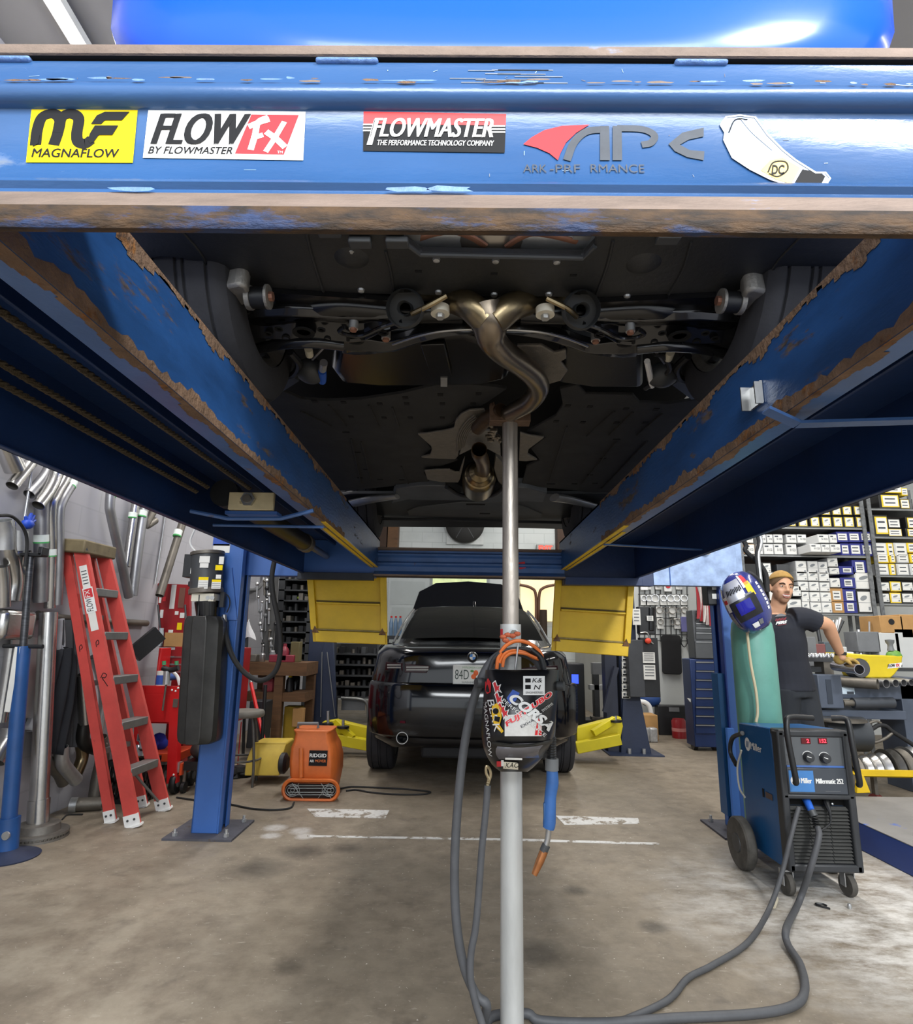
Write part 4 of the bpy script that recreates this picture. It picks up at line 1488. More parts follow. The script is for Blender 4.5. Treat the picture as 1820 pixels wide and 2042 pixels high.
a, c = atY(998, 1266, PY - .036), atY(1006, 1254, PY - .036)
for k in range(4):
    t0, t1 = 2.0 + k*.12, 2.0 + (k+1)*.12
    P = lambda t, z: Vector((PX + .0352*math.sin(t - PI - .25), PY - .0352*math.cos(t - PI - .25), z))
    s.poly([P(t0, a.z), P(t1, a.z), P(t1, c.z), P(t0, c.z)], decal_red)
s.build('sticker', ps, label='small red sticker')
# ================================================================== the black saloon at the back
BXc = atY(941, 1400, 5.0).x
BW = 5.72
sed = thing('sedan_car', 'black saloon car seen from behind with its bonnet raised', 'car', (BXc, 7.2, 0))
bmw_black = M('saloon_black_paint', '#04060c', .14, 0, 0, coat=.45, spec=.35)
plan_pts = [(.0, 4.905), (.35, 4.91), (.5, 4.92), (.62, 4.945), (.72, 4.995), (.79, 5.08), (.84, 5.2), (.88, 5.4), (.9, 5.7)]


def plan(d):
    d = abs(d)
    for (a, ya), (c, yc) in zip(plan_pts, plan_pts[1:]):
        if d <= c:
            return ya + (yc - ya)*(d - a)/(c - a)
    return plan_pts[-1][1]


def on_rear(x, y, off=.004):
    """point on the tail of the saloon under a pixel"""
    Y = 4.95
    for _ in range(6):
        p = atY(x, y, Y)
        Y = plan(p.x - BXc) - off
    return atY(x, y, Y)


def sring(Y, hw, zb, zt, zm=.66):
    h = [(0, zb), (.8, zb), (.95, zb + .07), (1, zm), (.99, zm + .14), (.94, zt - .07), (.87, zt - .005), (.7, zt + .008), (.35, zt + .016), (0, zt + .018)]
    pts = [(x*hw, z) for x, z in h] + [(-x*hw, z) for x, z in h[-2:0:-1]]
    return [Vector((BXc + x, Y, z)) for x, z in pts]


b = MB()
for q in [[(4.912, .50, .36, 1.0), (4.925, .60, .33, 1.03), (4.96, .70, .31, 1.045), (5.05, .785, .29, 1.06), (5.2, .845, .27, 1.075), (5.45, .885, .25, 1.09), (5.9, .905, .24, 1.03), (6.8, .9, .22, 1.0), (8.0, .9, .22, .98), (8.8, .89, .24, .93), (9.2, .84, .28, .85), (9.4, .72, .34, .78), (9.45, .5, .4, .7)]]:
    b.rings([sring(*r) for r in q], bmw_black)
b.build('body', sed, ang=50)
b = MB()
st_ = []
for Y, hw, z in ((5.38, .66, 1.085), (5.55, .655, 1.14), (5.95, .63, 1.33), (6.3, .60, 1.455), (6.6, .585, 1.485), (7.1, .58, 1.48), (7.5, .59, 1.43), (8.2, .64, .98)):
    h = [(1.2, .93), (1.13, .93 + (z - .93)*.5), (1.0, z - .035), (.9, z - .008), (.5, z + .008), (0, z + .012)]
    pts = [(x*hw, zz) for x, zz in h] + [(-x*hw, zz) for x, zz in h[-2::-1]]
    st_.append([Vector((BXc + x, Y, zz)) for x, zz in pts])
b.rings(st_, bmw_black, closed=True)
b.build('roof', sed, ang=50)
b = MB()
TLg, TRg, BRg, BLg = Vector((BXc - .53, 6.2, 1.438)), Vector((BXc + .53, 6.2, 1.438)), Vector((BXc + .635, 5.47, 1.125)), Vector((BXc - .635, 5.47, 1.125))


def fg(u, v):
    p = (BLg*(1 - u) + BRg*u)*(1 - v) + (TLg*(1 - u) + TRg*u)*v
    return p + Vector((0, -.015 - .05*math.sin(PI*v), .012 + .02*math.sin(PI*u) + .01*math.sin(PI*v)))


b.grid(fg, 14, 10, glass_dk)
b.build('rear_window', sed)
b = MB()
b.grid(lambda u, v: Vector((BXc + .02 + (u - .5)*.3, 6.16, 1.425 + v*.012)), 3, 1, M('brake_lamp_glass', '#5b7d78', .2))
b.build('brake_light', sed)
b = MB()
q = atY(943, 1212, 6.5)
b.prism([q + Vector((0, -.08, -.01)), q + Vector((0, .1, -.01)), q + Vector((0, .07, .07)), q + Vector((0, .03, .07))], (.03, 0, 0), bmw_black)
b.build('antenna', sed, bev=.008)
for sx in (-1, 1):
    MB().tube([Vector((BXc + sx*(.70 - .11*t), 5.46 + .8*t, 1.10 + .335*t + .03*math.sin(PI*t))) for t in (0, .25, .5, .75, 1)], .011, M('window_trim', '#c8cacc', .2, .9), n=8).build('window_trim', sed, label='bright window trim')
# raised bonnet
b = MB()
hood = [(-.80, 0), (-.82, .5), (-.74, .85), (-.5, 1.0), (0, 1.04), (.5, 1.0), (.74, .85), (.82, .5), (.80, 0)]
A0, A1 = Vector((BXc, 8.25, 1.02)), Vector((BXc, 9.15, 1.98))
b.prism([A0 + Vector((x, 0, 0)) + (A1 - A0)*t for x, t in hood], (0, .02, -.025), bmw_black)
b.build('bonnet', sed, bev=.012)
# lamps, plate, roundel, bumper lines, tail pipe
lampm = M('smoked_lamp', '#2e090d', .2, 0, 0, spec=.4)
barm = M('lamp_bar', '#9a9a96', .4, .1, .1)
for quads in (((769, 1320), (803, 1322), (803, 1338), (768, 1336)), ((808, 1323), (858, 1328), (850, 1342), (806, 1341)), ((1112, 1327), (1080, 1328), (1080, 1345), (1113, 1342)), ((1076, 1328), (1028, 1334), (1034, 1347), (1078, 1346))):
    A = [on_rear(x, y, .012) for x, y in quads]
    o = MB().prism(A, (0, .04, 0), lampm).build('tail_light', sed, bev=.004)
    x0, x1 = min(q[0] for q in quads) + 4, max(q[0] for q in quads) - 4
    y0 = sum(q[1] for q in quads)/4
    for dy in (-3, 2):
        MB().bar(on_rear(x0, y0 + dy, .016), on_rear(x1, y0 + dy, .016), .004, .012, barm).build('light_bar', o)
c = on_rear(941, 1346, .012)
pw, ph = .152*1.0, .0765
pl = MB()
pl.box(c, (pw*2, .012, ph*2), M('plate_white', '#dcdedb', .4, 0, .05))
o = pl.build('licence_plate', sed, bev=.006)
s = MB()
of = c + Vector((0, -.0068, 0))
u_, v_ = UX, UZ
s.text('84D', -.135, -.035, .11, .075, u_, v_, of, M('plate_green', '#3c4a44', .5), bold=.0)
s.build('plate_print', o, label='green letters')
s = MB()
s.ball(of + UX*.012 + UZ*(-.012), (.02, .003, .02), M('plate_orange', '#e8682a', .5), n=10)
s.ball(of + UX*.03 + UZ*(.016), (.02, .003, .022), MATS['plate_orange'], n=10)
s.ball(of + UX*(.0) + UZ*.03, (.015, .003, .01), M('plate_leaf', '#5f9a52', .5), n=8)
s.build('plate_picture', o, label='orange fruit picture')
MB().text('MYFLORIDA.COM', -.075, .05, .15, .014, u_, v_, of, MATS['plate_leaf']).build('plate_print', o)
MB().text('SUNSHINE STATE', -.08, -.063, .16, .014, u_, v_, of, MATS['plate_green']).build('plate_print', o)
MB().rect(.10, .045, .145, .07, u_, v_, of, decal_yellow, d=.0008).build('plate_tag', o, label='yellow tag')
c = on_rear(942, 1310, .006)
s = MB()
nv = -UY
R_ = .039
s.lathe([(.001, .006), (R_*.98, .006), (R_, .003), (R_, -.004)], c, nv, decal_black, n=32)
s.lathe([(R_*.98, .007), (R_*1.04, .004), (R_*.98, .0)], c, nv, steel, n=32, cap0=False, cap1=False)
for k, m_ in enumerate((decal_white, M('roundel_blue', '#2f7fd0', .4), decal_white, M('roundel_blue'))):
    a0 = PI/2*k
    s.pl2([(0, 0)] + [(R_*.62*math.cos(a0 + PI/2*j/8), R_*.62*math.sin(a0 + PI/2*j/8)) for j in range(9)], UX, UZ, c, m_, d=.0068)
for ch_, a in (('B', 2.2), ('M', PI/2), ('W', .94)):
    s.text(ch_, R_*.8*math.cos(a) - .006, R_*.8*math.sin(a) - .005, .012, .011, UX, UZ, c, decal_white, d=.0069)
s.build('roundel_badge', sed)
b = MB()
rgs = []
for x in range(745, 1142, 12):
    p0 = on_rear(x, 1366, .002)
    zz = [(.80, -.0), (.795, .035), (.77, .05), (.60, .055), (.47, .05), (.40, .03), (.37, -.02)]
    d_ = Vector((p0.x - BXc, p0.y - 6.2, 0)).normalized()
    rgs.append([Vector((p0.x, p0.y, z)) + d_*o_ for z, o_ in zz])
b.rings(rgs, bmw_black, closed=False, cap0=False, cap1=False)
b.build('bumper', sed, ang=30)
for sx in (-1, 1):
    s = MB()
    xs = (757, 808) if sx < 0 else (1128, 1076)
    s.bar(on_rear(xs[0], 1437, .05), on_rear(xs[1], 1440, .06), .006, .018, decal_red if False else M('reflector_red', '#4a0c18', .2))
    s.build('reflector', sed)
MB().bb(BXc - .40, BXc + .62, 5.0, 5.3, .22, .36, black_matte).build('diffuser', sed, bev=.02)
tp = atY(802, 1471, 4.90)
MB().cyl(tp + Vector((0, -.02, 0)), tp + Vector((0, .3, .0)), .046, steel, n=24, hollow=.12).build('tail_pipe', sed)
for wy in (BW, 8.55):
    for sx in (-1, 1):
        wheel(sed, BXc + sx*.785, wy, .325, .325, .235, sgn=sx)
for sx in (-1, 1):
    MB().ball((BXc + sx*1.0, 7.55, 1.02), (.11, .07, .07), bmw_black).build('side_mirror', sed)

# ================================================================== welding helmet hanging on the pole
HYb = PY - .10
rows = [(1336, 968, 1114, .085), (1348, 967, 1114, .10), (1375, 965, 1113, .125), (1410, 962, 1110, .145), (1445, 960, 1107, .155), (1468, 960, 1103, .155), (1490, 963, 1095, .145), (1510, 971, 1082, .125), (1528, 983, 1066, .10), (1539, 998, 1052, .075)]


def hrow(y):
    for (ya, *A), (yb, *B) in zip(rows, rows[1:]):
        if y <= yb:
            t = max(0, (y - ya)/(yb - ya))
            return [p + (q - p)*t for p, q in zip(A, B)]
    return list(rows[-1][1:])


def hs(x, y, off=0.0):
    """point on the helmet shell under pixel x,y"""
    xl, xr, dp = hrow(y)
    c_, hw = (xl + xr)/2, (xr - xl)/2
    t = max(-1, min(1, (x - c_)/hw))
    return atY(x, y, HYb - (dp*(1 - abs(t)**2.6)**.5) - off)


hel = thing('welding_helmet', 'black welding helmet covered in stickers hanging on the pole stand', 'helmet', atY(1035, 1440, HYb))
b = MB()
ny, nx = 26, 30


def fh(u, v):
    y = 1336 + (1539 - 1336)*v
    xl, xr, dp = hrow(y)
    a = PI*(1 - u)
    return hs((xl + xr)/2 + (xr - xl)/2*math.cos(a), y)


hb = M('helmet_black', '#101012', .28, 0, .1)
b.grid(fh, nx, ny, hb, thick=(0, .006, 0))
b.build('shell', hel, ang=60)
b = MB()   # brow over the visor and lens
b.grid(lambda u, v: hs(982 + 122*u - 4*v, 1478 + 8*math.sin(PI*u) - 4*u + v*9, .006 + .012*math.sin(PI*v)), 16, 4, M('brow_dull', '#2b2924', .6, 0, .4, 30))
b.build('brow', hel)
b = MB()
lens_m = M('visor_lens', '#68666a', .16, .3, .15, 8)
b.grid(lambda u, v: hs(988 + 7*(2*v - 1)**2 + (94 - 14*v)*u, 1484 + 30*v - 3*u, .004 + .014*math.sin(PI*v)), 14, 8, lens_m)
b.build('lens', hel)


def drape(b_, pts, m_, off=.003):
    return b_.add([hs(x, y, off) for x, y in pts], [tuple(range(len(pts)))], m_)


def drape_text(b_, body, x0, y0, w, h, m_, rot=0.0, shear=0.0, bold=0.0, off=.0045):
    """letters laid on the shell; x0,y0 = lower left corner in pixels, rot clockwise"""
    t_ = MB().text(body, 0, 0, 1, 1, UX, UZ, (0, 0, 0), m_, d=0, shear=shear, bold=bold)
    c_, s_ = math.cos(rot), math.sin(rot)
    vs = []
    for p in t_.v:
        a, d = p.x*w, -p.z*h
        vs.append(hs(x0 + a*c_ - d*s_, y0 + a*s_ + d*c_, off))
    return b_.add(vs, t_.f, m_)


def quadgrid(b_, x0, y0, x1, y1, m_, off=.003, n=6):
    return b_.grid(lambda u, v: hs(x0 + (x1 - x0)*u, y0 + (y1 - y0)*v, off), n, n, m_)


s = MB()
quadgrid(s, 1043, 1348, 1086, 1386, decal_white)
for yy in (1353, 1366):
    quadgrid(s, 1047, yy, 1058, yy + 8, decal_black, .004, 3)
drape_text(s, 'K&', 1061, 1361, 20, 9, decal_black, shear=.2, bold=.05)
drape_text(s, 'N', 1064, 1375, 14, 9, decal_black, shear=.2, bold=.05)
drape_text(s, 'ENGINEERED', 1048, 1383, 35, 4, decal_black)
s.build('sticker', hel, label='white sticker with black lettering')
s = MB()
s.grid(lambda u, v: hs(1006 + 74*u, 1426 + 42*v - 4*u*(1 - v), .0022), 10, 6, M('decal_dirty_white', '#cfcdc8', .5, 0, .15, 30))
drape_text(s, 'FUJITSUBO', 1012, 1453, 114, 15, decal_white, rot=-.60, shear=.15, bold=.09, off=.0048)
drape_text(s, 'FUJITSUBO', 1012, 1452, 112, 13, M('decal_hot_red', '#d8232b', .45), rot=-.60, shear=.15, bold=.04, off=.0056)
drape_text(s, 'SYSTEMS', 1082, 1420, 26, 5, decal_white, rot=-.62, off=.005)
drape_text(s, 'EXHAUST', 1040, 1452, 50, 6, decal_grey, rot=-.5, off=.005)
s.pl2([(0, 0)], UX, UZ, (0, 0, 0), decal_red) if False else None
drape(s, [(1066, 1466), (1080, 1466), (1078, 1444), (1074, 1432), (1070, 1444)], M('decal_hot_red'), .0035)
s.build('sticker', hel, label='white sticker with red slanted lettering')
s = MB()
drape(s, [(1010, 1392), (1022, 1375), (1036, 1382), (1028, 1398), (1016, 1404)], decal_blue, .0035)
drape_text(s, 'CORSA', 1012, 1396, 104, 21, decal_white, rot=.66, shear=.25, bold=.05, off=.0068)
drape_text(s, 'PERFORMANCE', 1000, 1398, 112, 7, decal_white, rot=.70, bold=.02, off=.0062)
s.build('sticker', hel, label='slanted white lettering decal')
s = MB()
for a, c_, n_ in ((984, 1362, 0), (988, 1384, 1), (994, 1404, 2), (1000, 1412, 3)):
    drape(s, [(a - 3, c_), (a + 4, c_ - 6), (a + 8, c_ + 6), (a + 15, c_ + 2), (a + 12, c_ + 12), (a + 17, c_ + 20), (a + 8, c_ + 16), (a + 4, c_ + 24), (a + 1, c_ + 12)], decal_white, .003 + .0003*n_)
    drape(s, [(a - 1, c_ + 1), (a + 3, c_ - 3), (a + 7, c_ + 7), (a + 12, c_ + 5), (a + 10, c_ + 12), (a + 13, c_ + 17), (a + 7, c_ + 14), (a + 4, c_ + 20), (a + 2, c_ + 11)], decal_red, .0036 + .0003*n_)
s.build('sticker', hel, label='jagged red and white decal')
s = MB()
drape(s, [(981, 1408), (990, 1402), (999, 1412), (1000, 1430), (996, 1446), (1004, 1458), (1000, 1462), (990, 1452), (983, 1440), (980, 1424)], M('decal_gold', '#e8b91e', .45), .0048)
s.add([hs(988 + 6*math.cos(k*.63), 1418 + 6*math.sin(k*.63), .0056) for k in range(10)], [tuple(range(10))], decal_black)
drape(s, [(986, 1428), (997, 1430), (995, 1440), (985, 1437)], decal_black, .0056)
s.build('sticker', hel, label='small yellow and black decal')
s = MB()
drape_text(s, 'BERK', 971, 1396, 66, 13, decal_white, rot=1.35, shear=.1, bold=.04)
drape_text(s, 'MAGNAFLOW', 963, 1400, 110, 7, decal_white, rot=1.47, bold=.03)
drape(s, [(967, 1360), (973, 1352), (979, 1362), (978, 1380), (971, 1384), (967, 1376)], M('decal_hot_red'), .003)
s.build('sticker', hel, label='white lettering running down the left side')
s = MB()
quadgrid(s, 990, 1518, 999, 1529, decal_red, .004, 3)
quadgrid(s, 999, 1516, 1004, 1528, decal_white, .004, 3)
s.grid(lambda u, v: hs(1003 + 30*u, 1519 + 14*v + 2*u, .004), 6, 3, M('decal_cream', '#d8d2bf', .5))
drape_text(s, 'KAO', 1007, 1531, 28, 10, decal_black, shear=.3, bold=.03, off=.0052)
s.grid(lambda u, v: hs(1007 + 34*u, 1511 + 4*v + 1*u, .012), 6, 2, decal_white)
s.build('sticker', hel, label='small chin stickers')
b = MB()   # headgear visible above the shell
b.tube([atY(x, y, HYb + .03) for x, y in ((975, 1340), (985, 1312), (1010, 1296), (1045, 1294), (1070, 1306), (1082, 1336))], .011, grey_dk, n=10, flat=.5)
b.tube([atY(x, y, HYb + .02) for x, y in ((1084, 1335), (1078, 1312), (1060, 1296))], .009, black, n=10)
b.build('headband', hel)
MB().cyl(hs(963, 1362, -.01), hs(963, 1362, .0) + Vector((-.022, 0, 0)), .016, grey_dk, n=14).build('knob', hel)
MB().cyl(hs(1110, 1368, -.01), hs(1110, 1368, .0) + Vector((.022, 0, 0)), .014, grey_dk, n=14).build('knob', hel)

# orange clamp and steel hook
oc = thing('spring_clamp', 'orange plastic clamp hooked round the pole above the sticker-covered helmet', 'clamp', atY(1020, 1300, PY - .06))
b = MB()
Yc = PY - .075
b.tube([atY(x, y, Yc) for x, y in ((990, 1334), (994, 1310), (1008, 1288), (1030, 1278), (1055, 1283), (1074, 1298), (1080, 1312), (1066, 1312), (1046, 1302), (1022, 1296), (1006, 1304), (996, 1322))], .0062, orange, n=8)
b.tube([atY(x, y, Yc - .01) for x, y in ((1002, 1330), (1006, 1312), (1022, 1302), (1048, 1304), (1070, 1313))], .005, orange, n=8)
b.build('clamp_body', oc)
b = MB()
for x, y in ((1003, 1270), (1012, 1266), (1022, 1268), (1031, 1264), (1008, 1277)):
    b.ball(atY(x, y, Yc), (.012, .012, .008), M('coral_cord', '#b0593a', .7), n=8)
o = b.build('cord_knot', oc)
MB().cyl(atY(1033, 1284, Yc - .012), atY(1027, 1336, Yc - .012), .0035, steel, n=10).build('pin', oc)

# welding torch and its cables
tor = thing('welding_torch', 'blue handled welding torch hanging by its hose beside the pole', 'torch', atY(1094, 1600, PY - .04))
Yt = PY - .051
b = MB()
b.tube([atY(x, y, Yt) for x, y in ((1100, 1524), (1101, 1560), (1097, 1590), (1095, 1640), (1093, 1652))], [.0165, .0195, .018, .0195, .017], M('torch_blue', '#2f5f9e', .5, 0, .15, 20), n=16)
b.build('handle', tor)
MB().cyl(atY(1100, 1512, Yt), atY(1100, 1536, Yt), .021, grey_md, n=18).build('collar', tor)
MB().box(atY(1086, 1622, Yt - .004), (.008, .012, .06), M('trigger_blue', '#27507f', .4)).build('trigger', tor, bev=.002)
MB().tube([atY(x, y, Yt) for x, y in ((1094, 1650), (1092, 1672), (1087, 1690))], .0085, steel, n=14).build('neck', tor)
MB().cyl(atY(1089, 1685, Yt), atY(1083, 1698, Yt), .0125, grey_dk).build('insulator', tor)
MB().tube([atY(x, y, Yt) for x, y in ((1085, 1696), (1076, 1718), (1065, 1744))], [.0125, .0125, .009], M('copper_nozzle', '#b57a50', .3, .9, .2, 14), n=18, hollow=.2).build('nozzle', tor)
b = MB()
b.tube([atY(x, y, Yt) for x, y in ((1100, 1512), (1100, 1490), (1098, 1470), (1100, 1430), (1096, 1380), (1075, 1325), (1045, 1303), (1005, 1302), (975, 1325), (952, 1372), (936, 1430), (921, 1520), (910, 1640), (906, 1750), (911, 1850), (926, 1930), (950, 1985), (970, 2005))] + [Vector((PX - .085, PY, .034)), Vector((PX - .05, PY + .06, .03)), Vector((PX + .05, PY + .075, .03)), atZ(1080, 2036, .018), atZ(1200, 2040, .018), atZ(1350, 2030, .018), atZ(1500, 2022, .018), atZ(1580, 2006, .018), atZ(1604, 1975, .018), atZ(1596, 1925, .018), atZ(1570, 1882, .022), atZ(1568, 1850, .05), atY(1592, 1800, 3.0), atY(1616, 1730, 2.96), atY(1632, 1670, 2.97), atY(1630, 1650, 3.0)], .0135, hose_grey, n=12, res=8)
b.build('torch_cable', tor)
b = MB()
for k in range(9):
    b.lathe([(.014, -.004), (.016, 0), (.014, .004)], atY(1099, 1472 + 5*k, Yt), (0, 0, 1), black, n=16)
b.build('strain_relief', tor)
gc = thing('ground_cable', 'thinner grey welding cable with steel clamp hanging left of the pole', 'cable', atY(955, 1800, PY - .06))
b = MB()
Yg = PY - .08
b.tube([atY(x, y, Yg) for x, y in ((972, 1566), (968, 1620), (960, 1700), (955, 1770), (948, 1850), (939, 1900), (938, 1950), (948, 2000), (962, 2046))] + [Vector((.09, 1.93, .02)), Vector((.22, 1.95, .0115)), Vector((.36, 2.04, .0115)), atZ(1180, 2052, .0115), atZ(1240, 2036, .0115), atZ(1330, 1995, .0115), atZ(1372, 1950, .0115), atZ(1420, 1925, .0115), atZ(1490, 1880, .0115), atZ(1530, 1820, .012), atY(1556, 1750, 2.98), atY(1576, 1670, 3.0), atY(1592, 1610, 3.04)], .0105, hose_grey, n=10, res=8)
b.build('cable', gc)
b = MB()
b.tube([atY(x, y, Yg) for x, y in ((973, 1562), (978, 1546), (976, 1534), (970, 1528), (969, 1540), (974, 1552))], .0045, M('brass_clamp', '#a89878', .35, .8), n=8)
for k in range(3):
    b.ball(atY(974 - k, 1556 + 5*k, Yg), .006, MATS['brass_clamp'], n=8)
b.build('clamp', gc)
MB().cyl(atZ(1546, 1792, .02), atZ(1541, 1806, .015), .0125, M('masking_tape', '#c9bfa8', .8), n=12).build('tape', gc)
# ================================================================== left wall: hanging exhaust pipes
XW = XL + .075


def pbox(b, x0, y0, x1, y1, Y, depth, mat):
    """block whose front face fills a pixel rectangle at depth Y"""
    a, c = atY(x0, y1, Y), atY(x1, y0, Y)
    return b.bb(a.x, c.x, Y, Y + depth, a.z, c.z, mat)


tape_m = M('tape_white_green', '#dfe6df', .6)
tape_g = M('tape_green', '#4fae62', .6)


def wall_pipe(label, pts, r, mat, tape=None, X=None, hollow=.08, res=7, group='exhaust pipes hung on the left wall'):
    X = XW if X is None else X
    P = [atX(x, y, X) for x, y in pts]
    o = MB().tube(P, r, mat, n=18, res=res, hollow=hollow).build('hung_pipe', None)
    tag(o, label, 'pipe', group)
    if tape is not None:
        x, y, dx, dy = tape
        c, d = atX(x, y, X), (atX(x + dx, y + dy, X) - atX(x, y, X))
        rr = (r if not isinstance(r, list) else r[0])*1.03
        MB().cyl(c, c + d, rr, tape_m, n=18).build('tape', o, label='white printed tape')
        MB().cyl(c + d, c + d*1.22, rr, tape_g, n=18).build('tape_edge', o, label='green tape edge')
    return o


wall_pipe('thick tapered steel pipe end hanging highest at the left wall beside the lift edge', [(-8, 840), (10, 890), (30, 936)], [.045, .05, .055], stain, res=3)
wall_pipe('short bent pipe pointing down left on the wall beneath the tapered pipe end', [(74, 890), (68, 912), (52, 934), (24, 969)], .034, stain)
wall_pipe('bent pipe with slanting open end left of the tall taped pipes', [(104, 900), (100, 930), (86, 955), (58, 986)], .033, alum)
wall_pipe('thin bare rod hanging on the wall above the blue glove', [(66, 900), (60, 960), (48, 1040)], .009, galv, hollow=0)
wall_pipe('bent stainless pipe end beside the leftmost tall taped pipe', [(116, 915), (112, 948), (98, 978), (76, 1008)], .036, stain, X=XW + .06)
wall_pipe('tall straight pipe with white tape at mid height, leftmost of the tall trio', [(83, 1000), (82, 1100), (81, 1200)], .04, alum, (82, 1066, 0, 14), X=XW - .02)
wall_pipe('tall bent stainless pipe with white tape, middle of the tall trio', [(136, 920), (132, 948), (112, 985), (102, 1014), (102, 1100), (99, 1212)], .032, stain, (101, 1095, 0, 12))
wall_pipe('tall bent pipe with tape near its top, rightmost of the tall trio', [(160, 930), (148, 958), (124, 1000), (118, 1030), (118, 1100), (114, 1206)], .028, alum, (147, 960, -5, 9), X=XW + .02)
wall_pipe('pipe kinked near its taped top above the ladder steps', [(224, 950), (219, 1005), (222, 1030), (240, 1110), (257, 1190)], .033, alum, (222, 978, -1, 11))
wall_pipe('straight leaning pipe with tape behind the kinked pipe', [(273, 985), (262, 1060), (252, 1130)], .03, stain, (265, 1022, -1, 9), X=XW - .02)
wall_pipe('long leaning pipe crossing the kinked pipe at its foot', [(292, 990), (280, 1060), (264, 1188)], .036, alum, (284, 1019, -2, 10))
wall_pipe('dull tail pipe with dark open mouth facing the room on the wall', [(318, 1000), (302, 1026), (291, 1048), (309, 1038)], .03, dull, res=4)
wall_pipe('thin rod with wire loop hanging on the wall right of the dull tail pipe', [(332, 1010), (322, 1080), (309, 1165)], .008, galv, X=XL + .012, hollow=0)
wall_pipe('leaning dull pipe with yellowed tape in front of the open tool chest lid', [(371, 1020), (352, 1080), (318, 1188)], .033, dull, (356, 1058, -3, 10), X=XW + .10)
# mandrel bent cluster at the left edge
for k, (lab_, pts, r, X, m_) in enumerate((
        ('S shaped stainless bend at the far left, nearest the screw jack stand', [(38, 1060), (36, 1092), (30, 1120), (42, 1150), (42, 1196)], .045, XW + .0, stain),
        ('S shaped stainless bend at the far left edge of the photo', [(12, 1040), (14, 1095), (22, 1122), (28, 1160), (22, 1198)], .045, XW + .0, stain),
        ('narrow S shaped bend at the left edge behind the blue jack stand', [(52, 1100), (56, 1130), (50, 1160), (50, 1190)], .028, XW - .03, stain),
        ('straight stainless stub at the very left edge above the metal box', [(0, 1130), (3, 1160), (4, 1210)], .042, XW + .0, stain))):
    wall_pipe(lab_, pts, r, m_, X=X, group='mandrel bends at the left edge')
for k, (lab_, pts, X) in enumerate((('brushed pipe sleeve above the left S bend', [(4, 1038), (8, 1066), (8, 1096)], XW + .0), ('brushed pipe sleeve above the S bend beside the glove', [(36, 1058), (35, 1078), (34, 1098)], XW + .0))):
    wall_pipe(lab_, pts, .052, galv, X=X, group='pipe sleeves at the left edge')
o = MB()
a = atX(26, 1246, XL + .06)
o.box(a, (.1, .26, .17), stain)
tag(o.build('metal_box', None, bev=.03), 'brushed metal box hung under the S shaped bends at the left edge', 'metal box')
wall_pipe('long thin stainless tube slanting below the metal box', [(24, 1290), (12, 1370), (0, 1440)], .034, stain, X=XW - .02, group='tubes below the metal box')
wall_pipe('steel rod slanting beside the white metal sheet', [(40, 1290), (28, 1360), (20, 1420)], .012, galv, X=XW + .02, hollow=0, group='tubes below the metal box')
wall_pipe('stainless elbow with welded joint low at the left edge', [(24, 1452), (18, 1474), (4, 1496), (-10, 1520)], .05, stain, X=XW + .0, group='tubes below the metal box')
MB_ = MB()
MB_.tube([atX(x, y, XW + .08) for x, y in ((-4, 1028), (24, 1030), (46, 1052), (54, 1080), (50, 1130))], .009, rubber, n=8)
tag(MB_.build('black_cable', None), 'black cable looped over the bent pipes at the left edge', 'cable')
g = MB()
gc_ = atX(55, 1045, XW + .02)
gl_m = M('nitrile_blue', '#1f49b8', .5)
g.ball(gc_, (.03, .04, .03), gl_m, n=12)
for a_, l_ in ((-.5, .055), (-.1, .07), (.3, .075), (.7, .07), (1.6, .05)):
    d = Vector((0, math.cos(a_ + .6)*.9, math.sin(a_ + .6)))
    g.tube([gc_, gc_ + d*l_*.6, gc_ + d*l_], [.016, .012, .008], gl_m, n=8)
tag(g.build('work_glove', None), 'blue rubber glove stuck on the pipes of the left wall', 'glove')
sh = MB()
P = [atX(x, y, XL + .03) for x, y in ((22, 1262), (80, 1274), (62, 1432), (14, 1430))]
sh.prism(P, (.012, 0, 0), M('white_sheet_metal', '#c9cac9', .35, .5, .08, 4))
tag(sh.build('metal_sheet', None), 'pale metal sheet leaning on the left wall behind the blue jack stand', 'metal sheet')
# horizontal rail on the wall
rl_ = MB()
rl_.tube([atX(75, 1226, XL + .032), atX(150, 1236, XL + .032), atX(292, 1243, XL + .032)], .026, dull, n=12, res=2)
tag(rl_.build('pipe_rail', None), 'dark horizontal pipe rail along the left wall behind the ladder', 'rail')


# coats
def coat(label, pts_l, pts_r, X, mat, d=.045, nm='coat'):
    b = MB()
    n = len(pts_l)

    def fn(u, v):
        i = min(int(v*(n - 1)), n - 2)
        t = v*(n - 1) - i
        L = Vector(pts_l[i]).lerp(Vector(pts_l[i+1]), t)
        R = Vector(pts_r[i]).lerp(Vector(pts_r[i+1]), t)
        p = L.lerp(R, u)
        q = atX(p.x, p.y, X)
        return q + Vector((d*(math.sin(PI*u)*.8 + .25*math.sin(u*19 + v*4)), 0, 0))
    b.grid(fn, 22, 18, mat, thick=(-.02, 0, 0))
    return tag(b.build(nm, None, ang=80), label, 'coat', 'coats hung on the left wall')


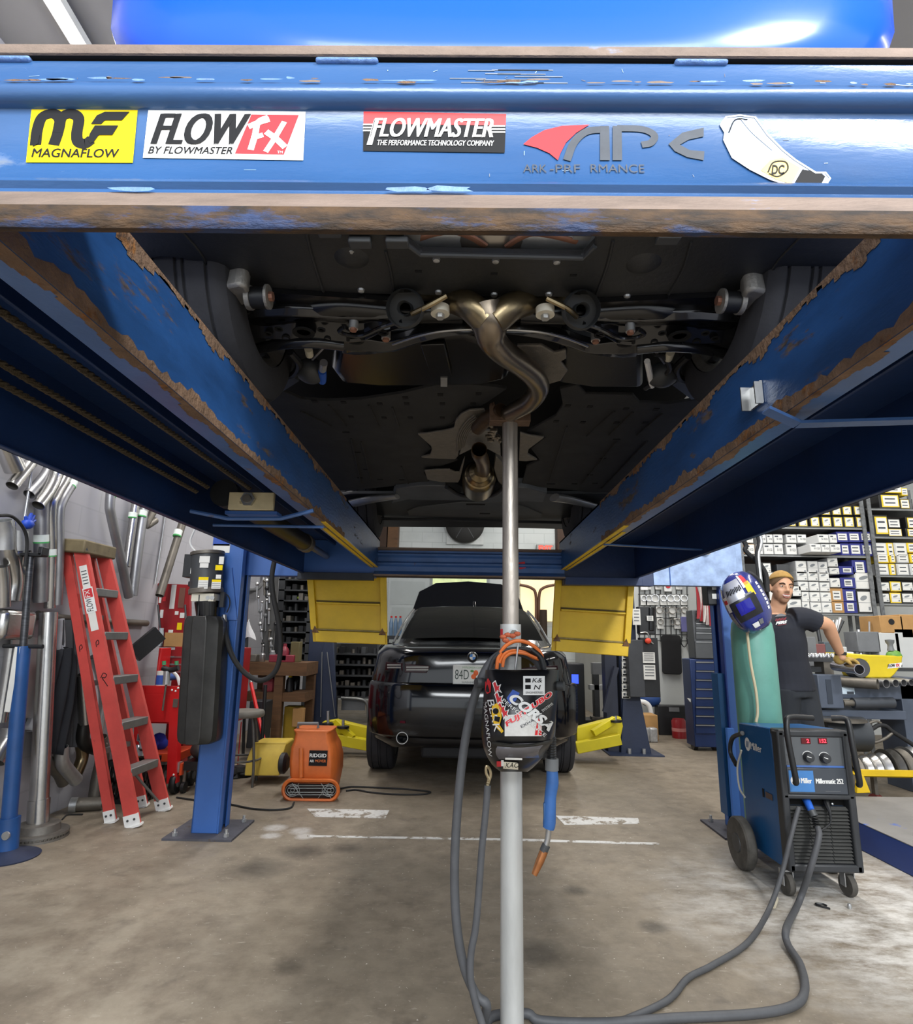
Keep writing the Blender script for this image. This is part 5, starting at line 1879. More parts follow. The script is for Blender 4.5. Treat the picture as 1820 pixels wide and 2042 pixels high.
coat('pale grey coat hanging beside the silver pole on the left wall', [(104, 1236), (98, 1290), (88, 1360), (66, 1420), (56, 1455)], [(122, 1232), (128, 1290), (118, 1360), (92, 1420), (62, 1460)], XL + .04, M('pale_coat_cloth', '#b4b4b8', .9))
coat('pale coat with stiff edge hanging between the dark jacket and the ladder', [(140, 1238), (140, 1300), (150, 1370), (153, 1445)], [(150, 1236), (156, 1300), (160, 1370), (158, 1455)], XL + .03, M('pale_coat_cloth'), .04)
coat('grey jacket hanging behind the black jacket on the left wall', [(118, 1236), (122, 1300), (124, 1400), (124, 1480), (128, 1490)], [(146, 1236), (150, 1300), (155, 1400), (156, 1470), (150, 1490)], XL + .06, M('grey_jacket_cloth', '#4c4d50', .9))
coat('black jacket hanging in front of the grey jacket on the left wall', [(116, 1296), (108, 1340), (96, 1400), (90, 1450), (86, 1500)], [(134, 1290), (150, 1310), (148, 1400), (140, 1440), (124, 1510)], XL + .11, M('black_jacket_cloth', '#1f2127', .9), .06)
# pipes low on the wall
for lab_, pts, r, m_, X in (
        ('rusty bent pipe end hanging low under the black jacket', [(90, 1440), (86, 1505), (100, 1525), (118, 1540), (128, 1560)], .04, dull, XW + .0),
        ('grey elbow pipe with cut end low on the left wall beside the rusty one', [(122, 1490), (124, 1520), (138, 1540), (152, 1556)], .04, galv, XW + .06),
        ('dark bronze curved pipe low on the wall left of the ladder foot', [(152, 1430), (160, 1475), (164, 1510), (150, 1548)], .038, brass_pipe, XW + .0),
        ('bright ribbed pipe end hanging behind the ladder rail', [(164, 1345), (168, 1390), (172, 1440)], [.034, .04, .05], stain, XW + .06),
        ('dark pipe elbow under the bright ribbed pipe', [(168, 1440), (166, 1478), (188, 1492), (204, 1494)], .042, M('black_pipe', '#2d2c2a', .4, .6), XW + .05),
        ('brown curved pipe standing behind the ladder foot', [(200, 1470), (204, 1510), (196, 1550), (190, 1588)], .045, dull, XW + .06),
        ('grey bent pipe seen between the ladder rails', [(186, 1310), (200, 1350), (206, 1400), (196, 1470)], .03, galv, XW + .02)):
    wall_pipe(lab_, pts, r, m_, X=X, group='pipes low on the left wall')
o = MB()
a, c = atZ(142, 1606, .04), atZ(205, 1602, .04)
o.tube([a, (a + c)/2, c], .042, dull, n=18, hollow=.1)
o.cyl(a + Vector((-.005, 0, 0)), a + (c - a)*.2, .048, galv, n=18, hollow=.14)
tag(o.build('floor_pipe', None), 'dull pipe lying on the floor against the left wall by the ladder', 'pipe')
o = MB().tube([atZ(124, 1634, .006), atZ(134, 1625, .006), atZ(150, 1624, .006), atZ(165, 1624, .006)], .005, rubber, n=6).build('wire_scrap', None)
tag(o, 'bent scrap of wire on the floor near the silver pole', 'wire')

# ================================================================== jack stands at the left
bs = thing('jack_stand', 'tall blue screw jack stand on round base at the left edge', 'jack stand', atZ(12, 1709, 0))
B0 = atZ(12, 1709, 0)
zt_ = atY(61, 1110, B0.y).z
Btop = Vector((atY(61, 1110, B0.y).x, B0.y, zt_))
Bm = lambda t: B0 + (Btop - B0)*t
jb = M('jack_blue_paint', '#1c4880', .4, 0, .15, 8)
MB().lathe([(.001, 0), (.152, 0), (.154, .006), (.08, .022), (.03, .05), (.001, .05)], B0, (0, 0, 1), M('jack_base_blue', '#232c44', .5, .1, .2, 10), n=36).build('base_plate', bs)
MB().cyl(Bm(.02), Bm(.68), .037, jb, n=20).build('column', bs)
MB().cyl(Bm(.02), Bm(.12), .052, jb, n=20).build('socket', bs)
MB().cyl(Bm(.68), Bm(1.0), .019, M('screw_thread', '#4a4b4e', .4, .7, .5, 120, stretch=(.1, .1, 1)), n=14).build('screw', bs)
h0 = Bm(.68)
MB().tube([h0 + Vector((-.11, 0, .0)), h0, h0 + Vector((.11, 0, 0))], .012, black, n=10, res=2).build('handle', bs)
hd = MB()
hd.box(Bm(1.0) + Vector((0, 0, .01)), (.16, .06, .02), black)
hd.box(Bm(1.0) + Vector((-.07, 0, .03)), (.025, .06, .05), black)
hd.box(Bm(1.0) + Vector((.07, 0, .03)), (.025, .06, .05), black)
hd.build('saddle', bs, bev=.004)
MB().box(Bm(.55) + Vector((-.022, -.034, .03)), (.03, .004, .34), paper).build('label_sticker', bs, label='long white label')
MB().cyl(Bm(.075) + Vector((.03, -.05, 0)), Bm(.075) + Vector((.03, -.06, 0)), .02, galv, n=18).build('bolt', bs)
ss = thing('jack_stand', 'bare silver pole stand on brake disc base beside the blue jack stand', 'jack stand', atZ(74, 1670, 0))
S0 = atZ(74, 1670, 0)
St = Vector((atY(97, 1222, S0.y).x, S0.y, atY(97, 1222, S0.y).z))
Sm = lambda t: S0 + (St - S0)*t
MB().lathe([(.05, .0), (.155, 0), (.155, .012), (.145, .013), (.145, .022), (.155, .023), (.155, .036), (.11, .036), (.105, .075), (.09, .08), (.05, .08)], S0, (0, 0, 1), M('brake_disc_steel', '#7a7670', .5, .7, .25, 20), n=44).build('brake_disc', ss)
for k in range(26):
    a = PI + PI*k/25
    MB().box(S0 + Vector((.149*math.cos(a), .149*math.sin(a), .0175)), (.012, .006, .009), dull, Matrix.Rotation(a, 3, 'Z')).build('vane', ss)
MB().cyl(Sm(.04), Sm(1), .05, stain, n=24, hollow=.08).build('pole', ss)
MB().cyl(Sm(.05), Sm(.16), .056, stain, n=24).build('collar', ss)

# ================================================================== red stepladder leaning folded on the wall
F2, F3, F1, F4 = atZ(265, 1650, 0), atZ(326, 1617, 0), atZ(220, 1641, 0), atZ(287, 1592, 0)
T2, T3, T1 = atX(160, 1098, -2.44), atX(205, 1108, -2.44), atX(130, 1098, -2.56)
T4 = T1 + (T3 - T2)
ld = thing('stepladder', 'red stepladder with brown top cap leaning folded against the left wall', 'ladder', (F2 + F3)/2)
F4 = F1 + (F3 - F2)
for A, Bq, w in ((F2, T2, .082), (F3, T3, .082), (F1, T1, .06), (F4, T4, .06)):
    b = MB()
    b.bar(A, Bq, w, .006, ladder_red, up=(0, 1, 0))
    d = (Bq - A).normalized()
    x = d.cross(Vector((0, 1, 0))).normalized()
    for s_ in (-1, 1):
        b.bar(A + x*s_*(w/2 - .004) + UY*.012, Bq + x*s_*(w/2 - .004) + UY*.012, .008, .026, ladder_red, up=(0, 1, 0))
    o = b.build('rail', ld)
    f_ = MB()
    f_.bar(A + d*.0, A + d*.075, w*1.1, .012, white, up=(0, 1, 0))
    f_.bar(A - d*.0 + UY*.012, A + d*.012 + UY*.012, w*1.15, .05, white, up=(0, 1, 0))
    for s_ in (-1, 1):
        f_.cyl(A + d*.045 + x*s_*w*.25 + UY*-.007, A + d*.045 + x*s_*w*.25 + UY*-.010, .007, grey_dk, n=10)
    f_.build('foot', o, label='white rubber foot')
for t in (.185, .35, .515, .68, .845):
    A, Bq = F2 + (T2 - F2)*t, F3 + (T3 - F3)*t
    b = MB()
    b.bar(A + UY*.02, Bq - UY*.0, .085, .05, ladder_grey, up=(0, 0, 1))
    b.build('step', ld, bev=.004)
for t in (.25, .5, .75):
    MB().bar(F1 + (T1 - F1)*t, F4 + (T4 - F4)*t, .03, .03, ladder_grey).build('rear_brace', ld)
for k in (.35,):
    MB().bar(F3 + (T3 - F3)*.04 + Vector((-.01, -.02, 0)), F2 + (F3 - F2)*.35 + (T3 - F3)*.18, .012, .012, ladder_grey).build('brace', ld)
cp = MB()
tp_ = [T1 + Vector((-.035, -.05, -.01)), T2 + Vector((.055, -.05, -.02)), T3 + Vector((.055, .06, -.02)), T4 + Vector((-.035, .06, -.01))]
cp.prism(tp_, (0, 0, .085), M('ladder_cap_brown', '#6d6147', .7, 0, .2, 12, .05, 40, .3, '#343a48', 10))
cp.build('top_cap', ld, bev=.01)


def on_rail(A, Bq, t, du, dv):
    d = (Bq - A).normalized()
    x = d.cross(Vector((0, 1, 0))).normalized()
    return A + (Bq - A)*t, -x, d


s = MB()
o_, u_, v_ = on_rail(F2, T2, .70, 0, 0)
o_ = o_ + UY*-.0034
s.rect(-.024, 0, .024, .42, u_, v_, o_, paper, d=.0006)
for k in range(5):
    s.rect(-.018, .30 + .02*k, .016, .306 + .02*k, u_, v_, o_, decal_grey, d=.001)
s.build('label_sticker', ld, label='long white label')
s = MB()
s.rect(-.030, .115, .034, .275, u_, v_, o_, decal_white, d=.0016)
s.rect(-.024, .21, .028, .268, u_, v_, o_, decal_red, d=.002)
s.text('FLOW', .016, .122, .088, .038, u_, v_, o_, decal_black, d=.0026, shear=.2, bold=.04, rot=PI/2)
s.text('FX', .012, .215, .045, .03, u_, v_, o_, decal_white, d=.003, rot=PI/2)
s.build('sticker', ld, label='white and red exhaust maker sticker')
s = MB()
for (A, Bq, t) in ((F2, T2, .64), (F1, T1, .62)):
    o_, u_, v_ = on_rail(A, Bq, t, 0, 0)
    s = MB()
    s.ribbon([(-.01, .0), (-.008, .03), (.006, .04), (.008, .02), (-.004, .012)], .005, u_, v_, o_ + UY*-.0035, decal_black)
    s.build('ink_mark', ld, label='black ink scrawl')
o_, u_, v_ = on_rail(F2, T2, .5, 0, 0)
MB().ribbon([(-.02, .05), (0, .075), (.018, .06), (.004, .045), (-.012, .05), (.0, .02), (.012, -.01)], .005, u_, v_, o_ + UY*-.0035, decal_black).build('ink_mark', ld, label='black ink scrawl')

# ================================================================== red cart, open tool chest and what lies around them
Yc_ = 4.66
ct = thing('tool_cart', 'bright red rolling tool cart standing behind the stepladder', 'tool cart', Vector((atY(310, 1560, Yc_).x, Yc_ + .17, 0)))
b = MB()
for q in ((274, 1368, 356, 1384, 0, .012), (276, 1384, 350, 1442, .0, .012)):
    pbox(b, q[0], q[1], q[2], q[3], Yc_ + q[4], q[5], red)
    pbox(b, q[0], q[1], q[2], q[3], Yc_ + .33, q[5], red)
xa_, xb_ = atY(276, 1440, Yc_).x, atY(350, 1440, Yc_).x
z0_, z1_ = atY(300, 1442, Yc_).z, atY(300, 1370, Yc_).z
b.bb(xa_, xb_, Yc_, Yc_ + .34, z0_, z0_ + .012, red)
b.bb(xa_, xa_ + .012, Yc_, Yc_ + .34, z0_, z1_, red)
b.bb(xb_ - .012, xb_, Yc_, Yc_ + .34, z0_, z1_, red)
b.build('tray', ct, bev=.004)
for xa in (272, 341):
    b = MB()
    a0, a1 = atY(xa, 1372, Yc_ - .006), atY(xa - 8, 1562, Yc_ - .006)
    b.bar(a0 + UX*.03, a1 + UX*.03, .065, .01, red, up=(0, 1, 0))
    b.bar(a0 + UX*.06 + UY*.03, a1 + UX*.06 + UY*.03, .01, .06, red, up=(0, 1, 0))
    b.build('leg', ct)
b = MB()
b.bb(atY(274, 1500, Yc_).x, atY(345, 1500, Yc_).x + .02, Yc_ + .02, Yc_ + .34, .22, .28, M('cart_orange_red', '#c6451f', .4))
b.build('shelf', ct, bev=.004)
for yy in (.03, .31):
    b = MB()
    b.bb(atY(341, 1500, Yc_).x + .05, atY(341, 1500, Yc_).x + .06, Yc_ + yy - .03, Yc_ + yy + .03, .2, .95, red)
    b.build('leg', ct) if yy > .1 else None
for xa, yy in ((282, .04), (343, .04), (282, .3), (343, .3)):
    x_ = atY(xa, 1580, Yc_).x
    w_ = MB()
    w_.lathe([(.03, -.02), (.07, -.02), (.075, -.012), (.075, .012), (.07, .02), (.03, .02)], (x_, Yc_ + yy, .075), (1, 0, 0), black, n=24)
    w_.lathe([(.001, -.022), (.03, -.022), (.03, .022), (.001, .022)], (x_, Yc_ + yy, .075), (1, 0, 0), grey_md, n=16)
    o = w_.build('caster', ct)
    MB().bb(x_ - .028, x_ + .028, Yc_ + yy - .03, Yc_ + yy + .03, .15, .22, galv).build('fork', o)
for x, y in ((350, 1378), (355, 1372), (343, 1376), (346, 1545), (344, 1556)):
    MB().ball(atY(x, y, Yc_ - .014), .008, decal_white, n=8).build('rivet', ct)
MB().box(atY(350, 1402, Yc_ - .015), (.035, .012, .06), dull).build('latch', ct)
bn = MB()
a, c = atY(276, 1366, Yc_ + .15), atY(322, 1292, Yc_ + .15)
bn.bb(xa_ + .014, c.x, Yc_ + .15, Yc_ + .32, z0_ + .013, c.z, red)
tag(bn.build('tool_bin', None, bev=.006), 'plain red upright bin standing in the red rolling cart', 'bin')
tl = thing('slide_hammer', 'black handled slide hammer hanging on the front of the red cart', 'tool', atY(330, 1415, Yc_ - .05))
Yh = Yc_ - .06
MB().tube([atY(x, y, Yh) for x, y in ((324, 1332), (340, 1336), (356, 1332))], .02, black, n=12).build('handle', tl)
MB().cyl(atY(333, 1338, Yh), atY(331, 1365, Yh), .024, galv).build('body', tl)
MB().cyl(atY(331, 1365, Yh), atY(324, 1417, Yh), .007, dull).build('rod', tl)
for x in (327, 352):
    MB().cyl(atY(x, 1326, Yh), atY(x, 1318, Yh), .014, M('green_cap', '#3f8a5c', .5)).build('cap', tl)
tag(MB().tube([atY(x, y, Yc_ + .05) for x, y in ((345, 1340), (354, 1350), (358, 1366))], .012, white, n=10).build('white_hose', None), 'short white hose curving in the red cart beside the slide hammer', 'hose')
cn = MB()
a = atY(320, 1364, Yc_ + .06)
a.z = z0_ + .013
cn.cyl(a, a + Vector((0, 0, .36)), .035, paper, n=18)
cn.cyl(a + Vector((0, 0, .26)), a + Vector((0, 0, .33)), .0355, decal_blue, n=18)
tag(cn.build('spray_can', None), 'white and blue can in the red cart tray behind the slide hammer', 'can')
pd = MB()
a = atY(338, 1350, Yc_ + .2)
pd.box(a, (.08, .16, .05), M('blue_cloth', '#32508f', .9))
tag(pd.build('blue_cloth', None, bev=.02), 'folded blue cloth in the red cart tray', 'cloth')

Yt_ = 5.06
tc = thing('tool_chest', 'dark red tool chest with its sticker-covered lid raised behind the red cart', 'tool chest', Vector((atY(345, 1400, Yt_).x, Yt_ + .2, 0)))
b = MB()
pbox(b, 320, 1290, 385, 1548, Yt_, .26, darkred)
b.build('cabinet', tc, bev=.006)
for k in range(3):
    b = MB()
    pbox(b, 322, 1296 + 15*k, 362, 1308 + 15*k, Yt_ - .02, .02, darkred)
    o = b.build('drawer', tc)
    b = MB()
    pbox(b, 322, 1309 + 15*k, 362, 1311 + 15*k, Yt_ - .03, .01, steel)
    b.build('handle', o)
P = [atY(x, y, Yt_ + .09) for x, y in ((316, 1291), (380, 1291), (379, 1166), (314, 1163))]
lid = MB().prism(P, (0, .03, 0), darkred).build('lid', tc, bev=.004)
Yl = Yt_ + .089
for (x0, y0, x1, y1), m_ in (((337, 1166, 352, 1214), paper), ((354, 1172, 370, 1212), M('brown_photo_print', '#6d4336', .6)), ((316, 1190, 322, 1202), decal_white), ((324, 1190, 331, 1199), decal_red), ((318, 1216, 326, 1232), decal_white), ((352, 1242, 363, 1256), decal_yellow), ((317, 1168, 321, 1176), decal_yellow), ((335, 1256, 345, 1264), paper), ((348, 1219, 356, 1226), paper), ((358, 1222, 368, 1232), paper)):
    s = MB()
    pbox(s, x0, y0, x1, y1, Yl - .004, .004, m_)
    s.build('sticker', lid, label={'paper_label': 'white paper label', 'decal_yellow': 'yellow sticker', 'decal_red': 'red sticker', 'decal_white': 'white sticker', 'brown_photo_print': 'brown picture'}[m_.name])
for x0, x1 in ((315, 322), (369, 373)):
    MB().cyl(atY(x0, 1206, Yt_ + .08), atY(x1, 1289, Yt_ + .02), .008, grey_dk).build('gas_strut', tc)
bx_ = MB()
pbox(bx_, 326, 1262, 378, 1289, Yt_ + .02, .05, cardboard)
tag(bx_.build('cardboard_box', None), 'open cardboard box on top of the dark red tool chest', 'box')
bt = MB()
a = atY(318, 1289, Yt_ + .03)
bt.lathe([(.02, 0), (.023, .02), (.023, .1), (.018, .13), (.018, .15)], a, (0, 0, 1), M('clear_plastic', '#b9c3c8', .2, 0, .1), n=16)
tag(bt.build('bottle', None), 'pale plastic bottle on the tool chest beside the cardboard box', 'bottle')
bl = MB()
bl.bar(atY(266, 1306, 4.5), atY(318, 1262, 4.62), .05, .12, black)
tag(bl.build('black_trough', None), 'black slanting trough between the ladder and the tool chest lid', 'trough')
rs = thing('roller_seat', 'low worn black roller seat with orange side rail beside the red cart', 'seat', Vector((-1.93, 4.86, 0)))
xs_ = atY(359, 1540, 4.7).x
MB().ball(Vector((xs_ + .12, 4.86, .29)), (.11, .17, .08), M('worn_black_vinyl', '#2a2826', .5, 0, .2, 10), n=20).build('cushion', rs)
MB().bb(xs_, xs_ + .02, 4.68, 5.03, .13, .21, M('cart_orange_red')).build('side_rail', rs, label='orange side rail')
MB().bb(xs_ + .02, xs_ + .2, 4.70, 5.0, .16, .22, black).build('frame', rs)
MB().bb(xs_ - .004, xs_, 4.72, 4.78, .135, .205, decal_yellow).build('label_sticker', rs, label='yellow warning sticker')
for xx, yy in ((.03, 4.72), (.17, 4.72), (.03, 4.98), (.17, 4.98)):
    MB().lathe([(.012, -.012), (.04, -.012), (.04, .012), (.012, .012)], (xs_ + xx, yy, .04), (1, 0, 0), black, n=18).build('caster', rs)
    MB().bb(xs_ + xx - .008, xs_ + xx + .008, yy - .008, yy + .008, .04, .16, dull).build('caster_stem', rs)
rg_ = MB()
a = atY(309, 1486, Yc_ + .17)
for k in range(6):
    r2 = random.Random(k + 3)
    rg_.ball(a + Vector((r2.uniform(-.04, .05), r2.uniform(-.04, .04), r2.uniform(-.04, .06))), (.055, .05, .05), M('royal_blue_cloth', '#1d2f9a', .8), n=10)
tag(rg_.build('blue_bag', None), 'crumpled royal blue bag under the red cart tray', 'bag')
pf = MB()
a = Vector((-2.27, 4.5, .345))
for k in range(12):
    r2 = random.Random(k + 30)
    pf.ball(a + Vector((r2.uniform(-.09, .1), r2.uniform(-.05, .05), r2.uniform(-.03, .07))), (r2.uniform(.03, .05), .04, r2.uniform(.03, .05)), M('silver_foil', '#b9bbc0', .15, .85, .3, 25), n=6)
tag(pf.build('foil_bag', None, ang=5), 'crumpled silver plastic bag behind the ladder steps', 'bag')
cr_ = thing('milk_crate', 'black plastic crate on the floor behind the ladder feet', 'crate', Vector((-2.31, 4.5, 0)))
c0_ = Vector((-2.31, 4.40, 0))
b = MB()
hx_, hz_ = .13, .27
for sx in (-1, 1):
    for k in range(5):
        b.bb(c0_.x + sx*hx_ - .006, c0_.x + sx*hx_ + .006, c0_.y + .048*k, c0_.y + .048*k + .015, 0, hz_, black)
    for zz in (0, .12, .25):
        b.bb(c0_.x + sx*hx_ - .006, c0_.x + sx*hx_ + .006, c0_.y, c0_.y + .21, zz, zz + .03, black)
for yy in (0, .21):
    for zz in (0, .24):
        b.bb(c0_.x - hx_, c0_.x + hx_, c0_.y + yy - .006, c0_.y + yy + .006, zz, zz + .03, black)
    for k in range(6):
        x0 = c0_.x - hx_ + .26*k/6
        b.bar((x0, c0_.y + yy, .03), (x0 + .043, c0_.y + yy, .24), .01, .012, black, up=(0, 1, 0))
        b.bar((x0 + .043, c0_.y + yy, .03), (x0, c0_.y + yy, .24), .01, .012, black, up=(0, 1, 0))
b.bb(c0_.x - hx_, c0_.x + hx_, c0_.y, c0_.y + .21, 0, .012, black)
b.build('crate_body', cr_)
ye = MB()
for k in range(6):
    r2 = random.Random(k + 70)
    ye.ball(c0_ + Vector((r2.uniform(-.06, .06), .08 + r2.uniform(0, .06), .07 + r2.uniform(0, .12))), (.05, .04, .045), M('amber_wrap', '#c98b22', .3, 0, .2, 20), n=8)
tag(ye.build('amber_wrap', None, ang=10), 'amber crumpled wrap lying in the black crate', 'wrap')

# drawer cabinet, stool, bench and shelves further back
Yd = 5.6
dc = thing('drawer_cabinet', 'narrow dark red drawer cabinet right behind the left lift post', 'tool cabinet', Vector((atY(462, 1450, Yd).x, Yd + .25, 0)))
b = MB()
pbox(b, 440, 1292, 481, 1440, Yd, .27, darkred)
b.build('cabinet', dc, bev=.005)
for k in range(6):
    b = MB()
    pbox(b, 447, 1340 + 16*k, 477, 1353 + 16*k, Yd - .018, .018, darkred)
    o = b.build('drawer', dc)
    b = MB()
    pbox(b, 447, 1352 + 16*k, 477, 1354 + 16*k, Yd - .026, .01, M('drawer_edge', '#a08a76', .4, .5))
    b.build('handle', o)
s = MB()
pbox(s, 463, 1301, 472, 1304, Yd - .004, .004, paper)
pbox(s, 464, 1311, 472, 1314, Yd - .004, .004, paper)
s.build('label_sticker', dc)
for xa in (442, 472):
    b = MB()
    pbox(b, xa, 1440, xa + 8, 1530, Yd + .02, .03, darkred)
    b.build('leg', dc)
sc_ = atZ(475, 1564, 0)
so = thing('round_stool', 'grey metal stool with worn round seat beside the left lift post', 'stool', sc_)
zs = .52
stm = M('stool_metal', '#55534f', .5, .4, .25, 12)
MB().lathe([(.001, zs - .012), (.15, zs - .012), (.158, zs), (.158, zs + .02), (.15, zs + .035), (.001, zs + .04)], (sc_.x, sc_.y, 0), (0, 0, 1), M('stool_seat_grey', '#6c6962', .6, .2, .25, 10), n=36).build('seat', so)
for k in range(4):
    a = PI/4 + PI/2*k + .2
    d = Vector((math.cos(a), math.sin(a), 0))
    base = Vector((sc_.x, sc_.y, 0))
    o = MB().tube([base + d*.17 + UZ*.0, base + d*.165 + UZ*.18, base + d*.13 + UZ*.4, base + d*.10 + UZ*(zs - .01)], .011, stm, n=8).build('leg', so)
MB().tube([Vector((sc_.x + .155*math.cos(a), sc_.y + .155*math.sin(a), .19)) for a in [2*PI*k/24 for k in range(25)]], .008, stm, n=8, res=1).build('foot_ring', so)
bb_ = MB()
for k in range(5):
    r2 = random.Random(k + 5)
    bb_.ball(atY(468, 1545, 5.25) + Vector((r2.uniform(-.1, .1), r2.uniform(-.05, .05), r2.uniform(-.02, .04))), (.08, .07, .05), black, n=8)
tag(bb_.build('black_bag', None), 'black bag lying on the floor behind the round stool', 'bag')

Yb_ = 6.3
wbn = thing('workbench', 'wooden workbench with lower shelf cluttered with parts at the back left', 'workbench', Vector((atY(545, 1500, Yb_).x, Yb_ + .3, 0)))
b = MB()
pbox(b, 486, 1322, 612, 1346, Yb_, .5, wood)
b.build('bench_top', wbn)
b = MB()
pbox(b, 484, 1382, 608, 1398, Yb_ + .04, .44, wood)
b.build('lower_shelf', wbn)
for xa, yy in ((548, 0), (592, .38), (490, .38)):
    b = MB()
    a, c = atY(xa, 1346, Yb_ + .02), atY(xa + 17, 1346, Yb_ + .02)
    b.bb(a.x, c.x, Yb_ + .02 + yy, Yb_ + .11 + yy, 0, a.z, wood)
    b.build('leg', wbn)


def clutter(name, label, cat, x, y, Y, w, h, d, mat, shape='box', group='things on the workbench', cap=None):
    a = atY(x, y, Y)
    k = pxs(Y, y)
    if group == 'things on the workbench':
        a.z = min((atY(612, 1322, Yb_).z, atY(608, 1382, Yb_ + .04).z), key=lambda z: abs(z - a.z)) + .001
    b = MB()
    if shape == 'box':
        b.bb(a.x - w*k/2, a.x + w*k/2, Y, Y + d, a.z, a.z + h*k, mat)
        o = b.build(name, None, bev=min(.006, h*k*.15))
    elif shape == 'can':
        b.lathe([(w*k/2*.9, 0), (w*k/2, .004), (w*k/2, h*k*.8), (w*k/2*.7, h*k*.92), (w*k/2*.7, h*k)], a + UY*(w*k/2), (0, 0, 1), mat, n=16)
        o = b.build(name, None)
    else:
        rg = []
        for t, s_ in ((0, .85), (.1, 1), (.6, 1), (.75, .7), (.85, .35), (1, .35)):
            rg.append([Vector((a.x + (w*k/2)*s_*cx, Y + d/2 + d/2*s_*cy, a.z + h*k*t)) for cx, cy in ((-1, -.7), (-.7, -1), (.7, -1), (1, -.7), (1, .7), (.7, 1), (-.7, 1), (-1, .7))])
        b.rings(rg, mat)
        o = b.build(name, None)
    tag(o, label, cat, group)
    if cap:
        c = MB()
        c.bb(a.x - w*k*.2, a.x + w*k*.2, Y + d*.3, Y + d*.7, a.z + h*k, a.z + h*k*1.1, cap)
        c.build('cap', o)
    return o


pink = M('faded_red_plastic', '#8e3a42', .6)
clutter('jug', 'dark red jug standing on the workbench top', 'jug', 566, 1284, Yb_ + .05, 16, 36, .1, M('maroon_plastic', '#7c1f30', .5), 'jug')
clutter('jug', 'faded red petrol can under the workbench top', 'petrol can', 533, 1382, Yb_ + .1, 24, 33, .16, pink, 'jug')
clutter('bottle', 'dark bottle with yellow cap on the bench shelf', 'bottle', 574, 1382, Yb_ + .1, 14, 28, .1, black, 'can', cap=decal_yellow)
clutter('bottle', 'black bottle pair hidden behind the bench leg on the shelf', 'bottle', 585, 1382, Yb_ + .3, 18, 32, .1, black_gloss, 'can')
clutter('box', 'dark steel box at the left of the bench top', 'box', 500, 1322, Yb_ + .05, 20, 14, .12, dull)
clutter('jar', 'clear jar with white lid on the bench top', 'jar', 540, 1322, Yb_ + .1, 12, 20, .08, grey_md, 'can', cap=white)
clutter('box', 'maroon tray of parts along the bench top', 'tray', 560, 1322, Yb_ + .05, 50, 14, .2, M('maroon_plastic'))
clutter('box', 'small khaki box on the bench top beside the dark red jug', 'box', 586, 1320, Yb_ + .1, 18, 40, .12, M('khaki', '#5f5636', .8))
clutter('tool', 'row of dull sockets on the bench top', 'sockets', 520, 1322, Yb_ + .02, 12, 18, .06, steel, 'can')
clutter('box', 'black toolbox on the floor by the workbench near the red broom', 'toolbox', 507, 1492, Yb_ - .38, 34, 90, .2, M('toolbox_black', '#1f2226', .5), group='things under the workbench')
clutter('box', 'yellow case under the lower shelf of the workbench', 'case', 578, 1478, Yb_ + .2, 32, 66, .15, M('dull_yellow', '#a98a1c', .6), group='things under the workbench')
clutter('box', 'crumpled brown sack under the lower shelf', 'sack', 592, 1450, Yb_ + .1, 22, 36, .08, cardboard, group='things under the workbench')

# tool board and parts racks against the left wall further back
Ytb = 7.3
tb = thing('tool_board', 'dark grey board of hanging hand tools behind the workbench', 'tool board', Vector((atY(510, 1300, Ytb).x, Ytb, atY(510, 1320, Ytb).z)))
b = MB()
pbox(b, 506, 1130, 556, 1478, Ytb, .03, M('board_grey', '#4c4c4b', .8, 0, .2, 5))
b.build('board', tb)
rnd = random.Random(21)
for k in range(22):
    x, y = rnd.uniform(512, 552), rnd.uniform(1140, 1290)
    L_ = rnd.uniform(14, 34)
    m_ = rnd.choice([steel, galv, dull, black, grey_md, decal_blue if rnd.random() < .2 else steel])
    o = MB()
    a, c = atY(x, y, Ytb - .02), atY(x + rnd.uniform(-2, 2), y + L_, Ytb - .02)
    o.cyl(a, c, rnd.uniform(.008, .016), m_, n=8)
    o.ball(a, rnd.uniform(.018, .03), m_, n=8)
    o.cyl(a, a + UY*.03, .004, m_, n=6)
    tag(o.build('hand_tool', None), 'hand tool hanging on the dark grey board behind the workbench', 'tool', 'hand tools on the grey board')
wall_pipe('bent grey pipe hanging on the far part of the left wall beside the tool board', [(526, 1136), (524, 1160), (510, 1176), (492, 1178), (478, 1190), (470, 1210)], .026, alum, X=XL + .04)
wall_pipe('slim pipe hanging on the left wall above the narrow red drawer cabinet', [(470, 1190), (478, 1225), (472, 1280), (466, 1300)], .022, alum, X=XL + .04, hollow=0)
tag(MB().cyl(atY(497, 1130, 6.2), atY(491, 1240, 6.2), .014, M('brown_rod', '#4d3326', .7), n=8).build('rod', None), 'thin brown rod above the white rag', 'rod')
rgm = MB()
rgm.grid(lambda u, v: atY(480 + 24*u + 5*math.sin(3*v + 5*u), 1238 + 36*v + 4*math.sin(7*u), 6.16) + Vector((0, -.03*math.sin(8*u + 2*v), 0)), 10, 8, M('white_rag', '#dcdcdc', .9), thick=(0, .008, 0))
tag(rgm.build('white_rag', None), 'white rag hanging on a black pole before the tool board', 'rag')
q_ = atY(490, 1440, 6.2)
tag(MB().cyl(Vector((q_.x, 6.2, 0)), atY(493, 1246, 6.2), .016, black, n=8).build('black_pole', None), 'black pole under the white rag left of the workbench', 'pole')


